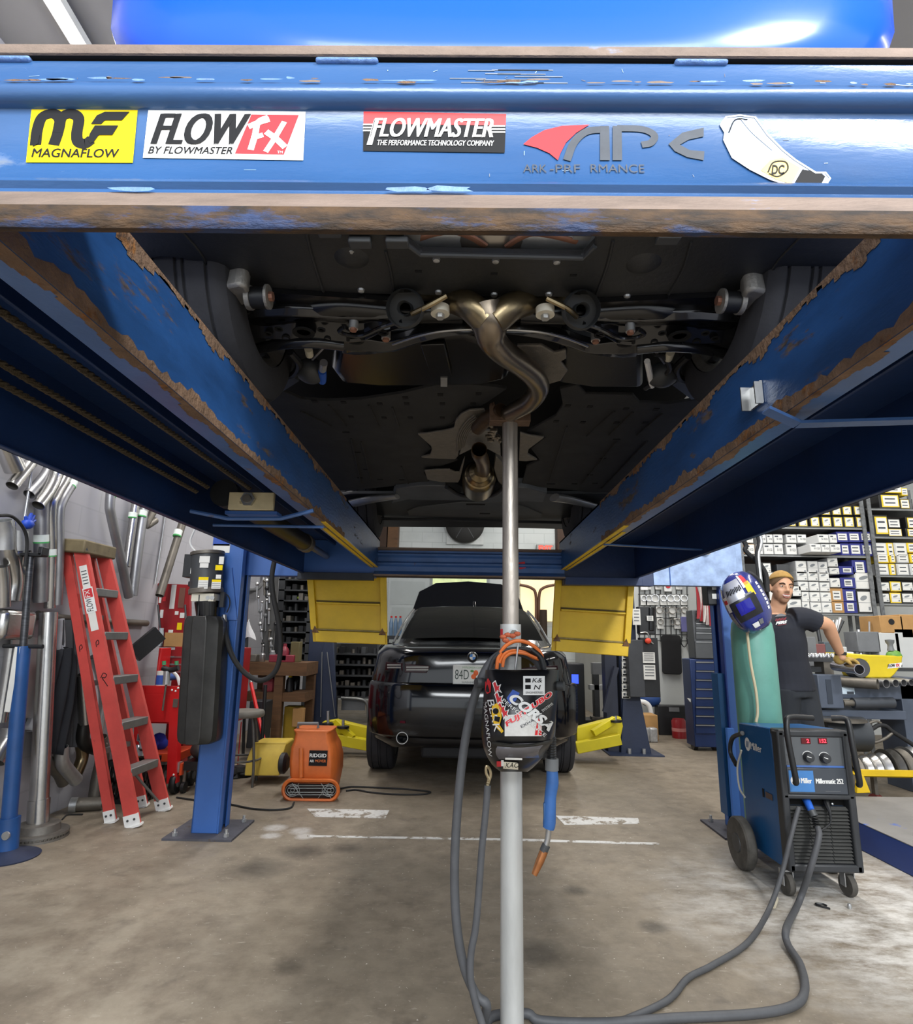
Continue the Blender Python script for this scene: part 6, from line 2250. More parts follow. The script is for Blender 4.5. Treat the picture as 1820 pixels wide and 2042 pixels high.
def rack(label, x0, y0, x1, y1, Y, depth, shelves, seed, group, m_shelf=darkshelf, fill=(black, grey_dk, dull, black_matte, dull), n=7, m_back=None):
    t = thing('parts_rack', label, 'rack', Vector((atY((x0 + x1)/2, y1, Y).x, Y, atY(x0, y1, Y).z)))
    b = MB()
    pbox(b, x0, y0, x1, y1, Y + depth, .02, m_back or M('rack_back', '#232425', .8))
    b.build('back_panel', t)
    for xa in (x0, x1 - 2):
        b = MB()
        a, c = atY(xa, y1, Y), atY(xa + 2, y0, Y)
        b.bb(a.x, c.x, Y, Y + depth, 0, c.z, m_shelf)
        b.build('side', t)
    rnd_ = random.Random(seed)
    ys = [y0 + (y1 - y0)*(k + 1)/shelves for k in range(shelves)]
    for y in ys:
        b = MB()
        pbox(b, x0, y - 2, x1, y, Y, depth, m_shelf)
        b.build('shelf', t)
        for k in range(n):
            if rnd_.random() < .15:
                continue
            w = (x1 - x0)/n
            xx = x0 + w*(k + .5)
            hgt = (y1 - y0)/shelves*rnd_.uniform(.3, .7)
            bx = MB()
            a, c = atY(xx - w*.38, y - 2, Y + .02), atY(xx + w*.38, y - 2 - hgt, Y + .02)
            a.z = atY(x1, y - 2, Y).z + .001
            mm = rnd_.choice(fill)
            if rnd_.random() < .5:
                bx.lathe([((c.x - a.x)/2, 0), ((c.x - a.x)/2, (c.z - a.z)), ((c.x - a.x)/3, (c.z - a.z))], ((a.x + c.x)/2, Y + .09, a.z), (0, 0, 1), mm, n=10)
            else:
                bx.bb(a.x, c.x, Y + .02, Y + depth*.7, a.z, c.z, mm)
            tag(bx.build('spare_part', None), label_part[group], 'part', group)
    return t


label_part = {'parts in the dark rack behind the hose': 'small dark part on the parts rack seen behind the black hose loop',
              'parts in the rack behind the lift column': 'small dark part on the parts rack between lift column and black saloon'}
rack('dark parts rack seen behind the loop of black hose', 556, 1136, 618, 1325, 8.0, .35, 9, 3, 'parts in the dark rack behind the hose', n=5)
rack('dark parts rack between the navy lift column and the black saloon', 664, 1284, 752, 1392, 8.4, .35, 5, 5, 'parts in the rack behind the lift column', n=8)
tag(MB().lathe([(.001, 0), (.05, .005), (.05, .03), (.001, .035)], atY(590, 1196, 8.1) + UZ*.01, (0, 0, 1), M('lime_plastic', '#a9c83a', .5), n=18).build('lime_lamp', None), 'lime green lamp lying on the parts rack behind the hose', 'lamp')
cf = thing('tube_chair', 'grey tubular chair frame behind the yellow lift arm', 'chair', atZ(715, 1490, 0))
yc2 = 7.35
b = MB()
b.tube([atY(x, y, yc2) for x, y in ((680, 1392), (715, 1394), (731, 1402), (734, 1430), (738, 1470))], .018, M('chair_tube_grey', '#7c7d7a', .4, .4), n=10)
b.build('frame', cf)
b = MB()
pbox(b, 680, 1396, 728, 1416, yc2 + .02, .02, grey_md)
b.build('backrest', cf)
for xa in (690, 736):
    MB().cyl(atY(xa, 1440, yc2 + .02), Vector((atY(xa, 1440, yc2).x, yc2 + .02, 0)), .014, grey_md).build('leg', cf)
# broom and black pole
br_ = thing('broom', 'broom with red and silver handle leaning behind the yellow bin', 'broom', atZ(538, 1500, 0))
t0, t1, t2 = atY(479, 1282, 6.1), atY(500, 1362, 5.95), atY(532, 1502, 5.6)
MB().cyl(t0, t1, .012, steel, n=10).build('upper_handle', br_, label='silver upper handle')
MB().cyl(t1, t2, .017, red, n=10).build('lower_handle', br_, label='red lower handle')
b = MB()
b.bar(t2 + Vector((-.12, 0, -.0)), t2 + Vector((.12, 0, -.0)), .05, .04, darkred)
b.box(t2 + Vector((0, 0, -.05)), (.26, .05, .08), black)
b.build('brush_head', br_)
tag(MB().cyl(Vector((atY(530, 1400, 5.5).x, 5.5, 0)), atY(529, 1366, 5.5), .017, black, n=10).build('black_pole', None), 'straight black pole standing beside the broom', 'pole')
# yellow bin, orange blower
Yy = 5.0
yb = MB()
rg = []
for x0, x1, y, dy in ((487, 556, 1547, .0), (490, 560, 1520, .02), (497, 565, 1500, .06), (505, 570, 1484, .1), (506, 568, 1481, .1)):
    a, c = atY(x0, y, Yy + dy), atY(x1, y, Yy + dy)
    rg.append([a, c, c + UY*(.34 - dy), a + UY*(.34 - dy)])
yb.rings(rg, M('bin_yellow', '#bda23a', .6, 0, .15, 6))
tag(yb.build('yellow_bin', None, bev=.02), 'dirty yellow bin with sloping front left of the orange blower', 'bin')

Ya = 4.60
ab = thing('air_mover', 'orange carpet blower with oval grille standing on the floor', 'blower', atZ(619, 1596, 0))
A = lambda x, y, d=0: atY(x, y, Ya + d)
b = MB()
side = [(581, 1600), (578, 1545), (574, 1500), (586, 1478), (590, 1462), (580, 1456), (583, 1452), (658, 1454), (661, 1458), (654, 1464), (656, 1480), (664, 1500), (664, 1545), (661, 1600)]
prof_ = [(1456, 582, 660, .02, .3), (1463, 587, 655, .02, .3), (1478, 584, 657, .0, .33), (1492, 578, 661, -.02, .36), (1520, 575, 664, -.04, .38), (1548, 576, 663, -.04, .38), (1566, 579, 661, -.02, .36), (1590, 583, 658, .0, .33)]
rg = []
for y, x0, x1, d0, d1 in prof_:
    a, c = atY(x0, y, Ya + .05 + d0), atY(x1, y, Ya + .05 + d0)
    w = c.x - a.x
    rg.append([Vector((a.x + w*t, Ya + .05 + (d0 if .05 < t < .95 else d0 + .03), a.z)) for t in (0, .06, .3, .7, .94, 1)] + [Vector((a.x + w*t, Ya + .05 + (d1 if .05 < t < .95 else d1 - .03), a.z)) for t in (1, .94, .7, .3, .06, 0)])
b.rings(rg, orange)
body = b.build('housing', ab, bev=.008)
MB().tube([A(600, 1492, -.0), A(600, 1510, -.01), A(600, 1550, -.01)], .016, orange, n=10).build('rib', body)
b = MB()


def oval(x0, x1, y0, y1, Y, n=40, sc=1.0):
    a, c = atY(x0, y1, Y), atY(x1, y0, Y)
    r = (c.z - a.z)/2
    cz = (a.z + c.z)/2
    cx = (a.x + c.x)/2
    hw = (c.x - a.x)/2 - r
    out = []
    for k in range(n):
        t = 2*PI*k/n
        out.append(Vector((cx + (hw if math.cos(t) > 0 else -hw) + r*sc*math.cos(t), Y, cz + r*sc*math.sin(t))))
    return out


rg = [oval(566, 672, 1562, 1592, Ya + .12, sc=.9), oval(560, 678, 1554, 1598, Ya), oval(559, 679, 1553, 1599, Ya - .03), oval(562, 676, 1556, 1596, Ya - .045), oval(566, 672, 1560, 1592, Ya - .04), oval(568, 670, 1562, 1590, Ya + .03)]
b.rings(rg, orange, cap0=True, cap1=False)
b.build('outlet', ab, ang=50)
MB().poly(oval(567, 671, 1561, 1591, Ya + .025), M('grille_dark', '#2a2320', .8)).build('grille_back', ab)
b = MB()
Yg_ = Ya - .028
for y in (1567, 1572, 1580, 1585):
    b.cyl(atY(574, y, Yg_), atY(664, y, Yg_), .0022, M('wire_grey', '#9aa09e', .4, .5), n=6)
for x0, x1 in ((582, 596), (596, 584), (640, 652), (656, 642)):
    b.cyl(atY(x0, 1562, Yg_), atY(x1 + (8 if x1 > x0 else -8), 1592, Yg_), .0022, MATS['wire_grey'], n=6)
for cx in (583, 656):
    for r in (.014, .035, .05):
        cc_ = atY(cx, 1576, Yg_)
        b.tube([cc_ + Vector((r*math.cos(2*PI*k/20), 0, r*.8*math.sin(2*PI*k/20))) for k in range(21)], .0022, MATS['wire_grey'], n=6, res=1)
b.build('wire_grille', ab)
s = MB()
pbox(s, 615, 1497, 653, 1527, Ya + .003, .006, decal_black)
o = s.build('badge', ab, label='black maker badge')
s = MB()
a, c = atY(617, 1510, Ya + .002), atY(651, 1503, Ya + .002)
s.text('RIDGID', a.x, a.z, c.x - a.x, c.z - a.z, UX, UZ, (0, Ya + .0025, 0), decal_white, bold=.03)
a, c = atY(617, 1520, Ya + .002), atY(626, 1515, Ya + .002)
s.text('AIR', a.x, a.z, c.x - a.x, c.z - a.z, UX, UZ, (0, Ya + .0025, 0), decal_white, bold=.03)
a, c = atY(628, 1520, Ya + .002), atY(650, 1515, Ya + .002)
s.text('MOVER', a.x, a.z, c.x - a.x, c.z - a.z, UX, UZ, (0, Ya + .0025, 0), orange, bold=.03)
s.build('lettering', o)
b = MB()
b.tube([A(594, 1452, .15), A(594, 1443, .15), A(634, 1443, .15), A(634, 1452, .15)], .012, grey_md, n=8, res=1)
b.build('handle', ab)
MB().lathe([(.05, 0), (.075, -.02), (.075, -.05), (.06, -.06), (.001, -.06)], A(574, 1522, .2), (1, 0, 0), black, n=24).build('inlet', ab)


def cord(label, pts, r=.006, z=.007, nm='power_cord', lift_=None):
    o = MB().tube([atZ(x, y, z) for x, y in pts], r, rubber, n=8).build(nm, None)
    return tag(o, label, 'cord')


cord('black power cord curving across the floor from the lift post to the orange blower', [(352, 1590), (380, 1594), (420, 1599), (460, 1604), (500, 1612), (545, 1615), (578, 1611), (586, 1600)])
cord('loose black cord looping on the floor right of the orange blower', [(676, 1573), (700, 1569), (740, 1570), (800, 1573), (845, 1577), (858, 1580), (840, 1584), (790, 1584), (740, 1580), (710, 1575), (690, 1577)])
# ================================================================== back wall: door, window, lit opening, fan, exit sign
YW = YB - .004
door_m = M('door_grey_white', '#aeb4b3', .6, 0, .05)
b = MB()
pbox(b, 768, 1120, 858, 1330, YW - .03, .03, door_m)
for x0, x1 in ((778, 848),):
    for y0, y1 in ((1160, 1205), (1212, 1290)):
        pbox(b, x0, y0, x1, y1, YW - .036, .006, M('door_panel_grey', '#a4aaa9', .6, 0, .04))
d_ = struct(b.build('door_1', org=(0, 0, 0)))
b = MB()
pbox(b, 838, 1196, 841, 1206, YW - .07, .04, black)
struct(b.build('trim_4', org=(0, 0, 0)))
b = MB()
pbox(b, 856, 1142, 976, 1186, YW - .03, .03, M('window_frame_grey', '#8d9391', .6))
pbox(b, 862, 1149, 970, 1180, YW - .034, .006, M('daylit_window', '#9aa86a', .3, 0, .5, 5, emit='#c9d39a', es=.55))
struct(b.build('window_1', org=(0, 0, 0)))
b = MB()
pbox(b, 1038, 1156, 1106, 1238, YW - .05, .04, M('lit_opening', '#e8d2a0', .8, 0, .1, 3, emit='#f6dcae', es=.75))
struct(b.build('window_2', org=(0, 0, 0)))
pp = M('copper_brown_pipe', '#6a4a38', .5, .3)
for lab_, pts in (('brown pipe bending left across the lit opening', ((1036, 1166), (1058, 1172), (1068, 1186), (1069, 1240))), ('brown pipe bending right across the lit opening', ((1106, 1166), (1084, 1172), (1075, 1186), (1074, 1240)))):
    tag(MB().tube([atY(x, y, YW - .12) for x, y in pts], .028, pp, n=10).build('conduit', None), lab_, 'pipe')
b = MB()
a = atY(1083, 1230, YW - .3)
b.cyl(Vector((a.x, YW - .3, 0)), atY(1083, 1216, YW - .3), .07, M('brown_post', '#3a2c20', .8), n=14)
tag(b.build('brown_post', None), 'dark brown post in front of the lit opening', 'post')
fan = thing('wall_fan', 'black round fan mounted high on the white back wall', 'fan', atY(927, 1046, YW))
fc = atY(927, 1044, YW - .18)
b = MB()
b.lathe([(.001, .1), (.36, .1), (.38, .04), (.38, -.02), (.33, -.06), (.1, -.09), (.001, -.09)], fc, (0, 1, 0), M('fan_black', '#1b1a18', .7), n=40)
b.build('fan_cage', fan)
for k in range(6):
    a = PI/3*k
    MB().bar(fc + Vector((.08*math.cos(a), -.085, .08*math.sin(a))), fc + Vector((.34*math.cos(a), -.062, .34*math.sin(a))), .012, .01, grey_dk).build('cage_bar', fan)
MB().ball(fc + Vector((0, -.09, .02)), (.09, .04, .07), M('fan_hub_cream', '#b7b5a4', .4), n=14).build('hub', fan)
b = MB()
pbox(b, 890, 1066, 964, 1085, YW - .06, .05, M('bracket_white', '#c4c7c4', .6))
b.build('bracket', fan)
ex_ = thing('exit_sign', 'lit red EXIT sign on the white back wall', 'sign', atY(1087, 1092, YW))
b = MB()
pbox(b, 1070, 1086, 1104, 1110, YW - .08, .07, M('sign_grey', '#8f8f8b', .5))
b.build('housing', ex_)
b = MB()
a, c = atY(1074, 1099, YW - .085), atY(1101, 1088, YW - .085)
b.text('EXIT', a.x, a.z, c.x - a.x, c.z - a.z, UX, UZ, (0, YW - .082, 0), M('exit_red', '#ff3524', .4, emit='#ff3a28', es=1.3), bold=.05)
b.build('lettering', ex_)
for lab_, q, m_ in (('tan wooden upright high on the back wall left of the fan', (772, 1036, 794, 1092), wood), ('dark brown crate high on the back wall, nearest the left lift runway', (742, 1036, 772, 1090), M('brown_crate', '#3a281c', .8)), ('dark brown crate high on the back wall right of the exit sign', (1112, 1046, 1150, 1100), M('brown_crate'))):
    b = MB()
    pbox(b, *q, YW - .3, .3, m_)
    tag(b.build('wood_crate' if 'crate' in lab_ else 'wood_post', None), lab_, 'crate' if 'crate' in lab_ else 'post')
for lab_, q in (('clear blue water bottles left of the black saloon', (774, 1236, 800, 1266)),):
    b = MB()
    for k in range(3):
        a = atY(779 + 9*k, 1268, 9.6)
        b2 = MB().lathe([(.001, .281), (.016, .281), (.016, .31), (.001, .31)], a, (0, 0, 1), red, n=12)
        M('water_blue', '#6f8aa6', .15)
        ob = tag(MB().lathe([(.001, 0), (.03, 0), (.033, .03), (.033, .2), (.014, .28), (.001, .28)], a, (0, 0, 1), M('water_blue'), n=16).build('bottle', None), 'blue bottle with red cap %s left of the black saloon roof' % ('nearest the yellow ramp', 'in the middle of three', 'nearest the saloon')[k], 'bottle', 'blue bottles by the saloon')
        b2.build('cap', ob)
    sb = MB()
    pbox(sb, 766, 1268, 806, 1275, 9.55, .4, darkshelf)
    a0 = atY(770, 1275, 9.6)
    sb.bb(a0.x, a0.x + .04, 9.6, 9.64, 0, a0.z, darkshelf)
    a1 = atY(800, 1275, 9.6)
    sb.bb(a1.x, a1.x + .04, 9.6, 9.64, 0, a1.z, darkshelf)
    tag(sb.build('bottle_stand', None), 'dark stand under the blue bottles left of the saloon', 'stand')

# ================================================================== navy two post lift around the saloon
tp2 = thing('two_post_lift', 'dark navy two post lift with yellow arms standing round the black saloon', 'car lift', (BXc, 6.8, 0))
Yl_, Yr_ = 6.95, 6.62
b = MB()
a, c = atY(604, 1480, Yl_), atY(640, 1285, Yl_)
xl_ = atY(608, 1400, Yl_).x
b.bb(xl_, xl_ + .24, Yl_, Yl_ + .3, 0, 3.6, navy)
b.bb(xl_ + .24, xl_ + .27, Yl_ + .05, Yl_ + .25, 0, 3.6, M('navy_groove', '#161d2d', .6))
b.prism([Vector((xl_ - .02, Yl_ - .02, 0)), Vector((xl_ + .40, Yl_ - .02, 0)), Vector((xl_ + .27, Yl_ - .02, 1.2)), Vector((xl_ + .2, Yl_ - .02, 1.2))], (0, .05, 0), navy)
b.build('column', tp2, bev=.006)
for x0, x1 in ((642, 639), (652, 668)):
    MB().cyl(atY(x0, 1300, Yl_ - .05), atY(x1, 1430, Yl_ - .05), .006, grey_md, n=6).build('cable', tp2)
b = MB()
xr_ = atY(1243, 1400, Yr_).x
b.bb(xr_ - .02, xr_ + .17, Yr_ + .02, Yr_ + .3, 0, 3.6, navy)
b.prism([Vector((xr_ - .05, Yr_, 0)), Vector((xr_ + .27, Yr_, 0)), Vector((xr_ + .17, Yr_, .62)), Vector((xr_, Yr_, .62))], (0, .04, 0), navy)
b.bb(xr_ - .17, xr_ - .04, Yr_ + .06, Yr_ + .22, 0, 1.2, M('navy_carriage', '#2b3040', .55))
b.build('column', tp2, bev=.006)
MB().bar(atY(1228, 1330, Yr_ - .02), atY(1206, 1420, Yr_ - .02), .06, .05, M('navy_carriage')).build('brace', tp2)
for k, (x, y) in enumerate(((1255, 1502), (1284, 1500))):
    MB().cyl(Vector((atY(x, y, Yr_ - .05).x, Yr_ - .05, .0)), Vector((atY(x, y, Yr_ - .05).x, Yr_ - .05, .06)), .018, galv, n=8).build('anchor_bolt', tp2)
MB().bb(xr_ - .2, xr_ + .36, Yr_ - .14, Yr_ + .4, 0, .012, navy).build('base_plate', tp2)
MB().bb(xl_ - .12, xl_ + .46, Yl_ - .14, Yl_ + .4, 0, .012, navy).build('base_plate', tp2)
for pts, hh, Y0 in ((((642, 1440), (668, 1436), (735, 1452), (735, 1478), (660, 1478), (648, 1462)), 0, 6.3), (((1150, 1452), (1195, 1440), (1238, 1430), (1242, 1448), (1236, 1478), (1150, 1502)), 0, 6.2)):
    b = MB()
    b.prism([atY(x, y, Y0) for x, y in pts], (0, .12, 0), lime)
    a, c = (atY(648, 1478, Y0 - .1), atY(735, 1494, Y0 - .1)) if pts[0][0] < 900 else (atY(1148, 1500, Y0 - .1), atY(1236, 1482, Y0 - .1))
    b.bar(a + UZ*.04, c + UZ*.04, .1, .1, lime)
    b.build('arm', tp2, bev=.006)
    b = MB()
    p0, p1 = ((668, 1438), (704, 1472)) if pts[0][0] < 900 else ((1226, 1434), (1182, 1462))
    b.bar(atY(*p0, Y0 - .06), atY(*p1, Y0 - .12), .06, .06, lime)
    b.build('arm_link', tp2, bev=.004)
for x, y0, y1, Y0 in ((654, 1418, 1446, 6.3), (684, 1436, 1452, 6.25), (1227, 1428, 1440, 6.2)):
    MB().cyl(atY(x, y0, Y0 - .08), atY(x, y1, Y0 - .08), .014, galv, n=10).build('pin', tp2)
    MB().lathe([(.06, 0), (.06, .02)], atY(x, y1, Y0 - .08), (0, 0, 1), black, n=18).build('rubber_pad', tp2)
s = MB()
yk = Yr_ - .01
b = MB()
pbox(b, 1256, 1276, 1282, 1390, yk - .12, .12, M('tank_dark_grey', '#34363a', .5, 0, .2))
pbox(b, 1282, 1272, 1311, 1390, yk - .10, .10, black)
pp_ = b.build('oil_tank', tp2, bev=.006)
b = MB()
pbox(b, 1275, 1210, 1304, 1264, yk - .1, .1, black)
b.cyl(atY(1296, 1212, yk - .06), atY(1296, 1258, yk - .06), .05, black_gloss)
pm = b.build('electric_motor', tp2, bev=.006)
for q, par, m_ in (((1282, 1301, 1305, 1322), pp_, paper), ((1284, 1326, 1306, 1355), pp_, paper), ((1262, 1214, 1276, 1246), pm, paper), ((1290, 1228, 1302, 1238), pm, paper)):
    s = MB()
    pbox(s, *q, yk - .135, .012, m_)
    for k in range(4):
        h_ = (q[3] - q[1])/5
        pbox(s, q[0] + 2, q[1] + h_*(k + .5), q[2] - 2, q[1] + h_*(k + .8), yk - .137, .002, grey_md)
    s.build('label_sticker', par, label='white label with small print')
MB().ball(atY(1292, 1278, yk - .13), (.035, .02, .03), M('cap_orange_red', '#d8432a', .5), n=12).build('knob', pp_, label='orange red knob')
MB().tube([atY(x, y, yk - .12) for x, y in ((1276, 1262), (1290, 1262), (1296, 1278), (1302, 1284))], .008, steel, n=8).build('lever', pm)
for k in range(6):
    s = MB()
    y0 = 1304 + 15*k
    pbox(s, 1240, y0, 1256, y0 + 13.5, yk - .012, .01, paper)
    pbox(s, 1242, y0 + 10, 1254, y0 + 13, yk - .014, .004, decal_black)
    for j in range(2):
        pbox(s, 1243 + 6*j, y0 + 3 + j, 1247 + 6*j, y0 + 8, yk - .014, .004, decal_grey)
    s.build('label_sticker', tp2, label='white pictogram label')

# tyre machine between the saloon and the column
tm_ = thing('tyre_machine', 'dark tyre machine with small blue screen right of the black saloon', 'machine', atZ(1190, 1480, 0))
yt3 = 7.6
b = MB()
xa, xb = atY(1128, 1440, yt3).x, atY(1168, 1440, yt3).x
b.bb(xa, xb, yt3, yt3 + .4, 0, atY(1128, 1322, yt3).z, M('machine_black', '#15171c', .45))
mb_ = b.build('cabinet', tm_, bev=.02)
s = MB()
pbox(s, 1140, 1345, 1153, 1363, yt3 - .006, .006, M('blue_screen', '#3050ff', .3, emit='#3a55ff', es=1.2))
s.build('screen', mb_)
for q, m_ in (((1182, 1322, 1206, 1345), grey_md), ((1186, 1345, 1194, 1430), darkshelf), ((1176, 1366, 1212, 1376), galv), ((1180, 1430, 1216, 1436), dull)):
    b = MB()
    pbox(b, *q, yt3 + .1, .12, m_)
    b.build('bracket', tm_, bev=.004)
b = MB()
a = atY(1205, 1436, yt3 + .1)
b.bb(a.x - .35, a.x + .15, yt3 + .05, yt3 + .4, 0, a.z, M('machine_black'))
b.build('base', tm_)
# fluorescent tube on the ceiling at top left and small fittings
lt = thing('tube_lamp', 'glowing tube lamp on the grey ceiling at the upper left', 'lamp', atZ(135, 40, ZC - .06))
b = MB()
p0, p1 = atZ(100, -15, ZC - .05), atZ(164, 92, ZC - .05)
dd_ = p1 - p0
b.bar(p0 - dd_*.2, p1 + dd_*.3, .09, .05, M('lamp_body_white', '#d5d5d2', .5))
b.build('lamp_body', lt)
MB().cyl(p0 - dd_*.2 - UZ*.035, p1 + dd_*.3 - UZ*.035, .022, M('tube_glow', '#ffffff', .4, emit='#ffffff', es=6), n=12).build('glass_tube', lt)

# ================================================================== right: wire grid with hanging clamps on the plaster wall
YG = 8.27
gr = thing('wire_grid', 'black wire display grid on the pale wall right of the navy column', 'grid', atY(1325, 1278, YG))
wm = M('grid_wire', '#2a2b2c', .5, .3)
for k in range(10):
    x = 1275 + 10.5*k
    MB().cyl(atY(x, 1150, YG - .02), atY(x, 1280, YG - .02), .006, wm, n=6).build('wire', gr)
for y in (1160, 1185, 1211, 1232, 1248, 1265, 1277):
    MB().cyl(atY(1272, y, YG - .02), atY(1372, y + 1, YG - .02), .006, wm, n=6).build('wire', gr)
rnd = random.Random(8)
rowsg = [(1162, (1292, 1313, 1334, 1354), 'top'), (1193, (1284, 1294, 1306, 1323, 1337, 1349, 1364), 'second'), (1217, (1315, 1328, 1341, 1354, 1365), 'third'), (1240, (1317, 1341, 1351, 1366), 'lowest')]
for y, xs, nm in rowsg:
    for i, x in enumerate(xs):
        t = thing('hose_clamp', '%s from the left in the %s row of rings on the wire grid' % (('first', 'second', 'third', 'fourth', 'fifth', 'sixth', 'seventh')[i] + ' metal ring', nm), 'clamp', atY(x, y, YG - .05), 'metal rings hung on the wire grid')
        c = atY(x, y, YG - .05)
        rr = rnd.uniform(.030, .046)
        MB().lathe([(rr, -.012), (rr + .008, -.012), (rr + .008, .012), (rr, .012), (rr, -.012)], c, (.3, 1, 0), dull if nm in ('third', 'lowest') else galv, n=20, cap0=False, cap1=False).build('ring', t)
        if nm in ('top', 'second') or i % 2 == 0:
            MB().box(c + Vector((0, .02, -.02)), (.085, .004, .14), paper if nm != 'top' or i % 2 else decal_white).build('card', t)
        MB().cyl(c + Vector((0, .03, rr)), c + Vector((0, -.02, rr)), .004, wm, n=6).build('hook', t)
for x, y, lab_, mm, w, h in ((1284, 1168, 'white plastic part hung at the upper left of the wire grid', white, .1, .12), (1331, 1168, 'white card with red disc hung on the wire grid', decal_white, .1, .16), (1365, 1245, 'purple bagged part hung low at the right of the wire grid', M('purple_bag', '#5b5a86', .3), .1, .2)):
    c = atY(x, y, YG - .07)
    t = thing('hung_package', lab_, 'package', c)
    MB().box(c, (w, .02, h), mm).build('package_body', t, bev=.006)
    if 'red' in lab_:
        MB().lathe([(.035, 0), (.035, -.01)], c + Vector((0, -.011, 0)), (0, 1, 0), decal_red, n=16).build('disc', t)
b = MB()
P = []
for cx, cy, a0 in ((1352, 1273, PI/2), (1325, 1272, PI), (1327, 1338, 1.5*PI), (1354, 1339, 0)):
    for k in range(5):
        a = a0 - PI/2 + PI/2*k/4 if False else a0 + PI/2*(k/4) - PI/2
        q = atY(cx, cy, YG - .04)
        P.append(q + Vector((.04*math.cos(a), 0, .04*math.sin(a))))
P = sorted(P, key=lambda p: math.atan2(p.z - atY(1339, 1305, YG).z, p.x - atY(1339, 1305, YG).x))
b.prism(P, (0, .03, 0), black_matte)
tag(b.build('knee_mat', None, bev=.008), 'black kneeling mat hung on the pale wall under the wire grid', 'mat')
MB_ = MB().tube([atY(x, y, YG - .05) for x, y in ((1360, 1270), (1358, 1282), (1364, 1290), (1370, 1282), (1369, 1272), (1374, 1292), (1378, 1294), (1380, 1284), (1377, 1270))], .007, black, n=6)
tag(MB_.build('black_strap', None), 'looped black strap hanging right of the kneeling mat', 'strap')
# flag
fg_ = thing('flag', 'red and white striped flag hanging folded beside the grey tool box', 'flag', atY(1402, 1200, 7.4))
for k in range(7):
    m_ = M('flag_red', '#a8343a', .8) if k % 2 == 0 else M('flag_white', '#cfcac4', .8)
    b = MB()
    b.grid(lambda u, v, k=k: atY((1384 + 22*(k + u)/7) + (3 + 2*k*.3)*v*1.5 + 5*math.sin(3*v), 1156 + 78*v + 2.4*k*v, 6.76) + Vector((0, .03*math.sin(9*(k + u)/7*1.7 + 3*v), 0)), 4, 12, m_, thick=(0, .004, 0))
    b.build('red_stripe' if k % 2 == 0 else 'white_stripe', fg_)
b = MB()
b.cyl(atY(1391, 1218, 6.95), atY(1389, 1148, 6.82), .012, dull, n=8)
b.cyl(atY(1389, 1152, 6.82), atY(1416, 1153, 6.82), .01, dull, n=8)
tag(b.build('flag_rod', None), 'bent rod carrying the striped flag above the grey tool box', 'rod')
# black wall unit beside the flag
b = MB()
pbox(b, 1412, 1158, 1434, 1206, 4.02, .1, black)
u_ = tag(b.build('control_box', None, bev=.006), 'small black box with white labels fixed to the left side of the right post', 'box')
for q in ((1420, 1164, 1428, 1176), (1420, 1184, 1428, 1194)):
    s = MB()
    pbox(s, *q, 4.012, .008, paper)
    s.build('label_sticker', u_)
# grey tool box on blue cabinet
yk2 = 6.85
tg = thing('tool_box', 'grey metal tool box with drawers standing on the tall blue cabinet', 'tool box', atY(1398, 1314, yk2))
b = MB()
pbox(b, 1386, 1217, 1432, 1314, yk2, .2, M('toolbox_grey', '#505254', .5, .2, .15))
b.build('body', tg, bev=.01)
for k, (y0, y1) in enumerate(((1222, 1230), (1232, 1240), (1243, 1250), (1252, 1260), (1262, 1274), (1280, 1312))):
    b = MB()
    pbox(b, 1388, y0, 1430, y1, yk2 - .02, .02, M('toolbox_grey'))
    o = b.build('drawer', tg)
    b = MB()
    pbox(b, 1388, y0, 1430, y0 + 1.2, yk2 - .03, .012, steel)
    b.build('handle', o)
tb2 = thing('tool_cabinet', 'tall blue drawer cabinet beneath the grey tool box by the right post', 'tool cabinet', Vector((atY(1402, 1480, yk2).x, yk2, 0)))
b = MB()
pbox(b, 1386, 1315, 1440, 1490, yk2, .25, M('cabinet_blue', '#122a58', .45))
b.build('body', tb2, bev=.008)
for k in range(8):
    b = MB()
    y0 = 1320 + 18*k
    pbox(b, 1388, y0, 1436, y0 + 16, yk2 - .02, .02, M('cabinet_blue'))
    o = b.build('drawer', tb2)
    b = MB()
    pbox(b, 1388, y0, 1436, y0 + 1.6, yk2 - .034, .016, steel)
    b.build('handle', o)
for xx in (1390, 1430):
    MB().cyl(Vector((atY(xx, 1490, yk2).x - .02, yk2 + .08, .06)), Vector((atY(xx, 1490, yk2).x + .02, yk2 + .08, .06)), .06, black).build('caster', tb2)
# things at the foot of the pale wall
yf = 7.95


def floor_item(name, label, cat, q, Y, d, mat, bev=.008, parts=()):
    b_ = MB()
    a, c = atY(q[0], q[3], Y), atY(q[2], q[1], Y)
    b_.bb(a.x, c.x, Y, Y + d, 0, c.z, mat)
    o = tag(b_.build(name, None, bev=bev), label, cat)
    for nm_, qq, mm, off in parts:
        p_ = MB()
        pbox(p_, *qq, Y - off, off, mm)
        p_.build(nm_, o)
    return o


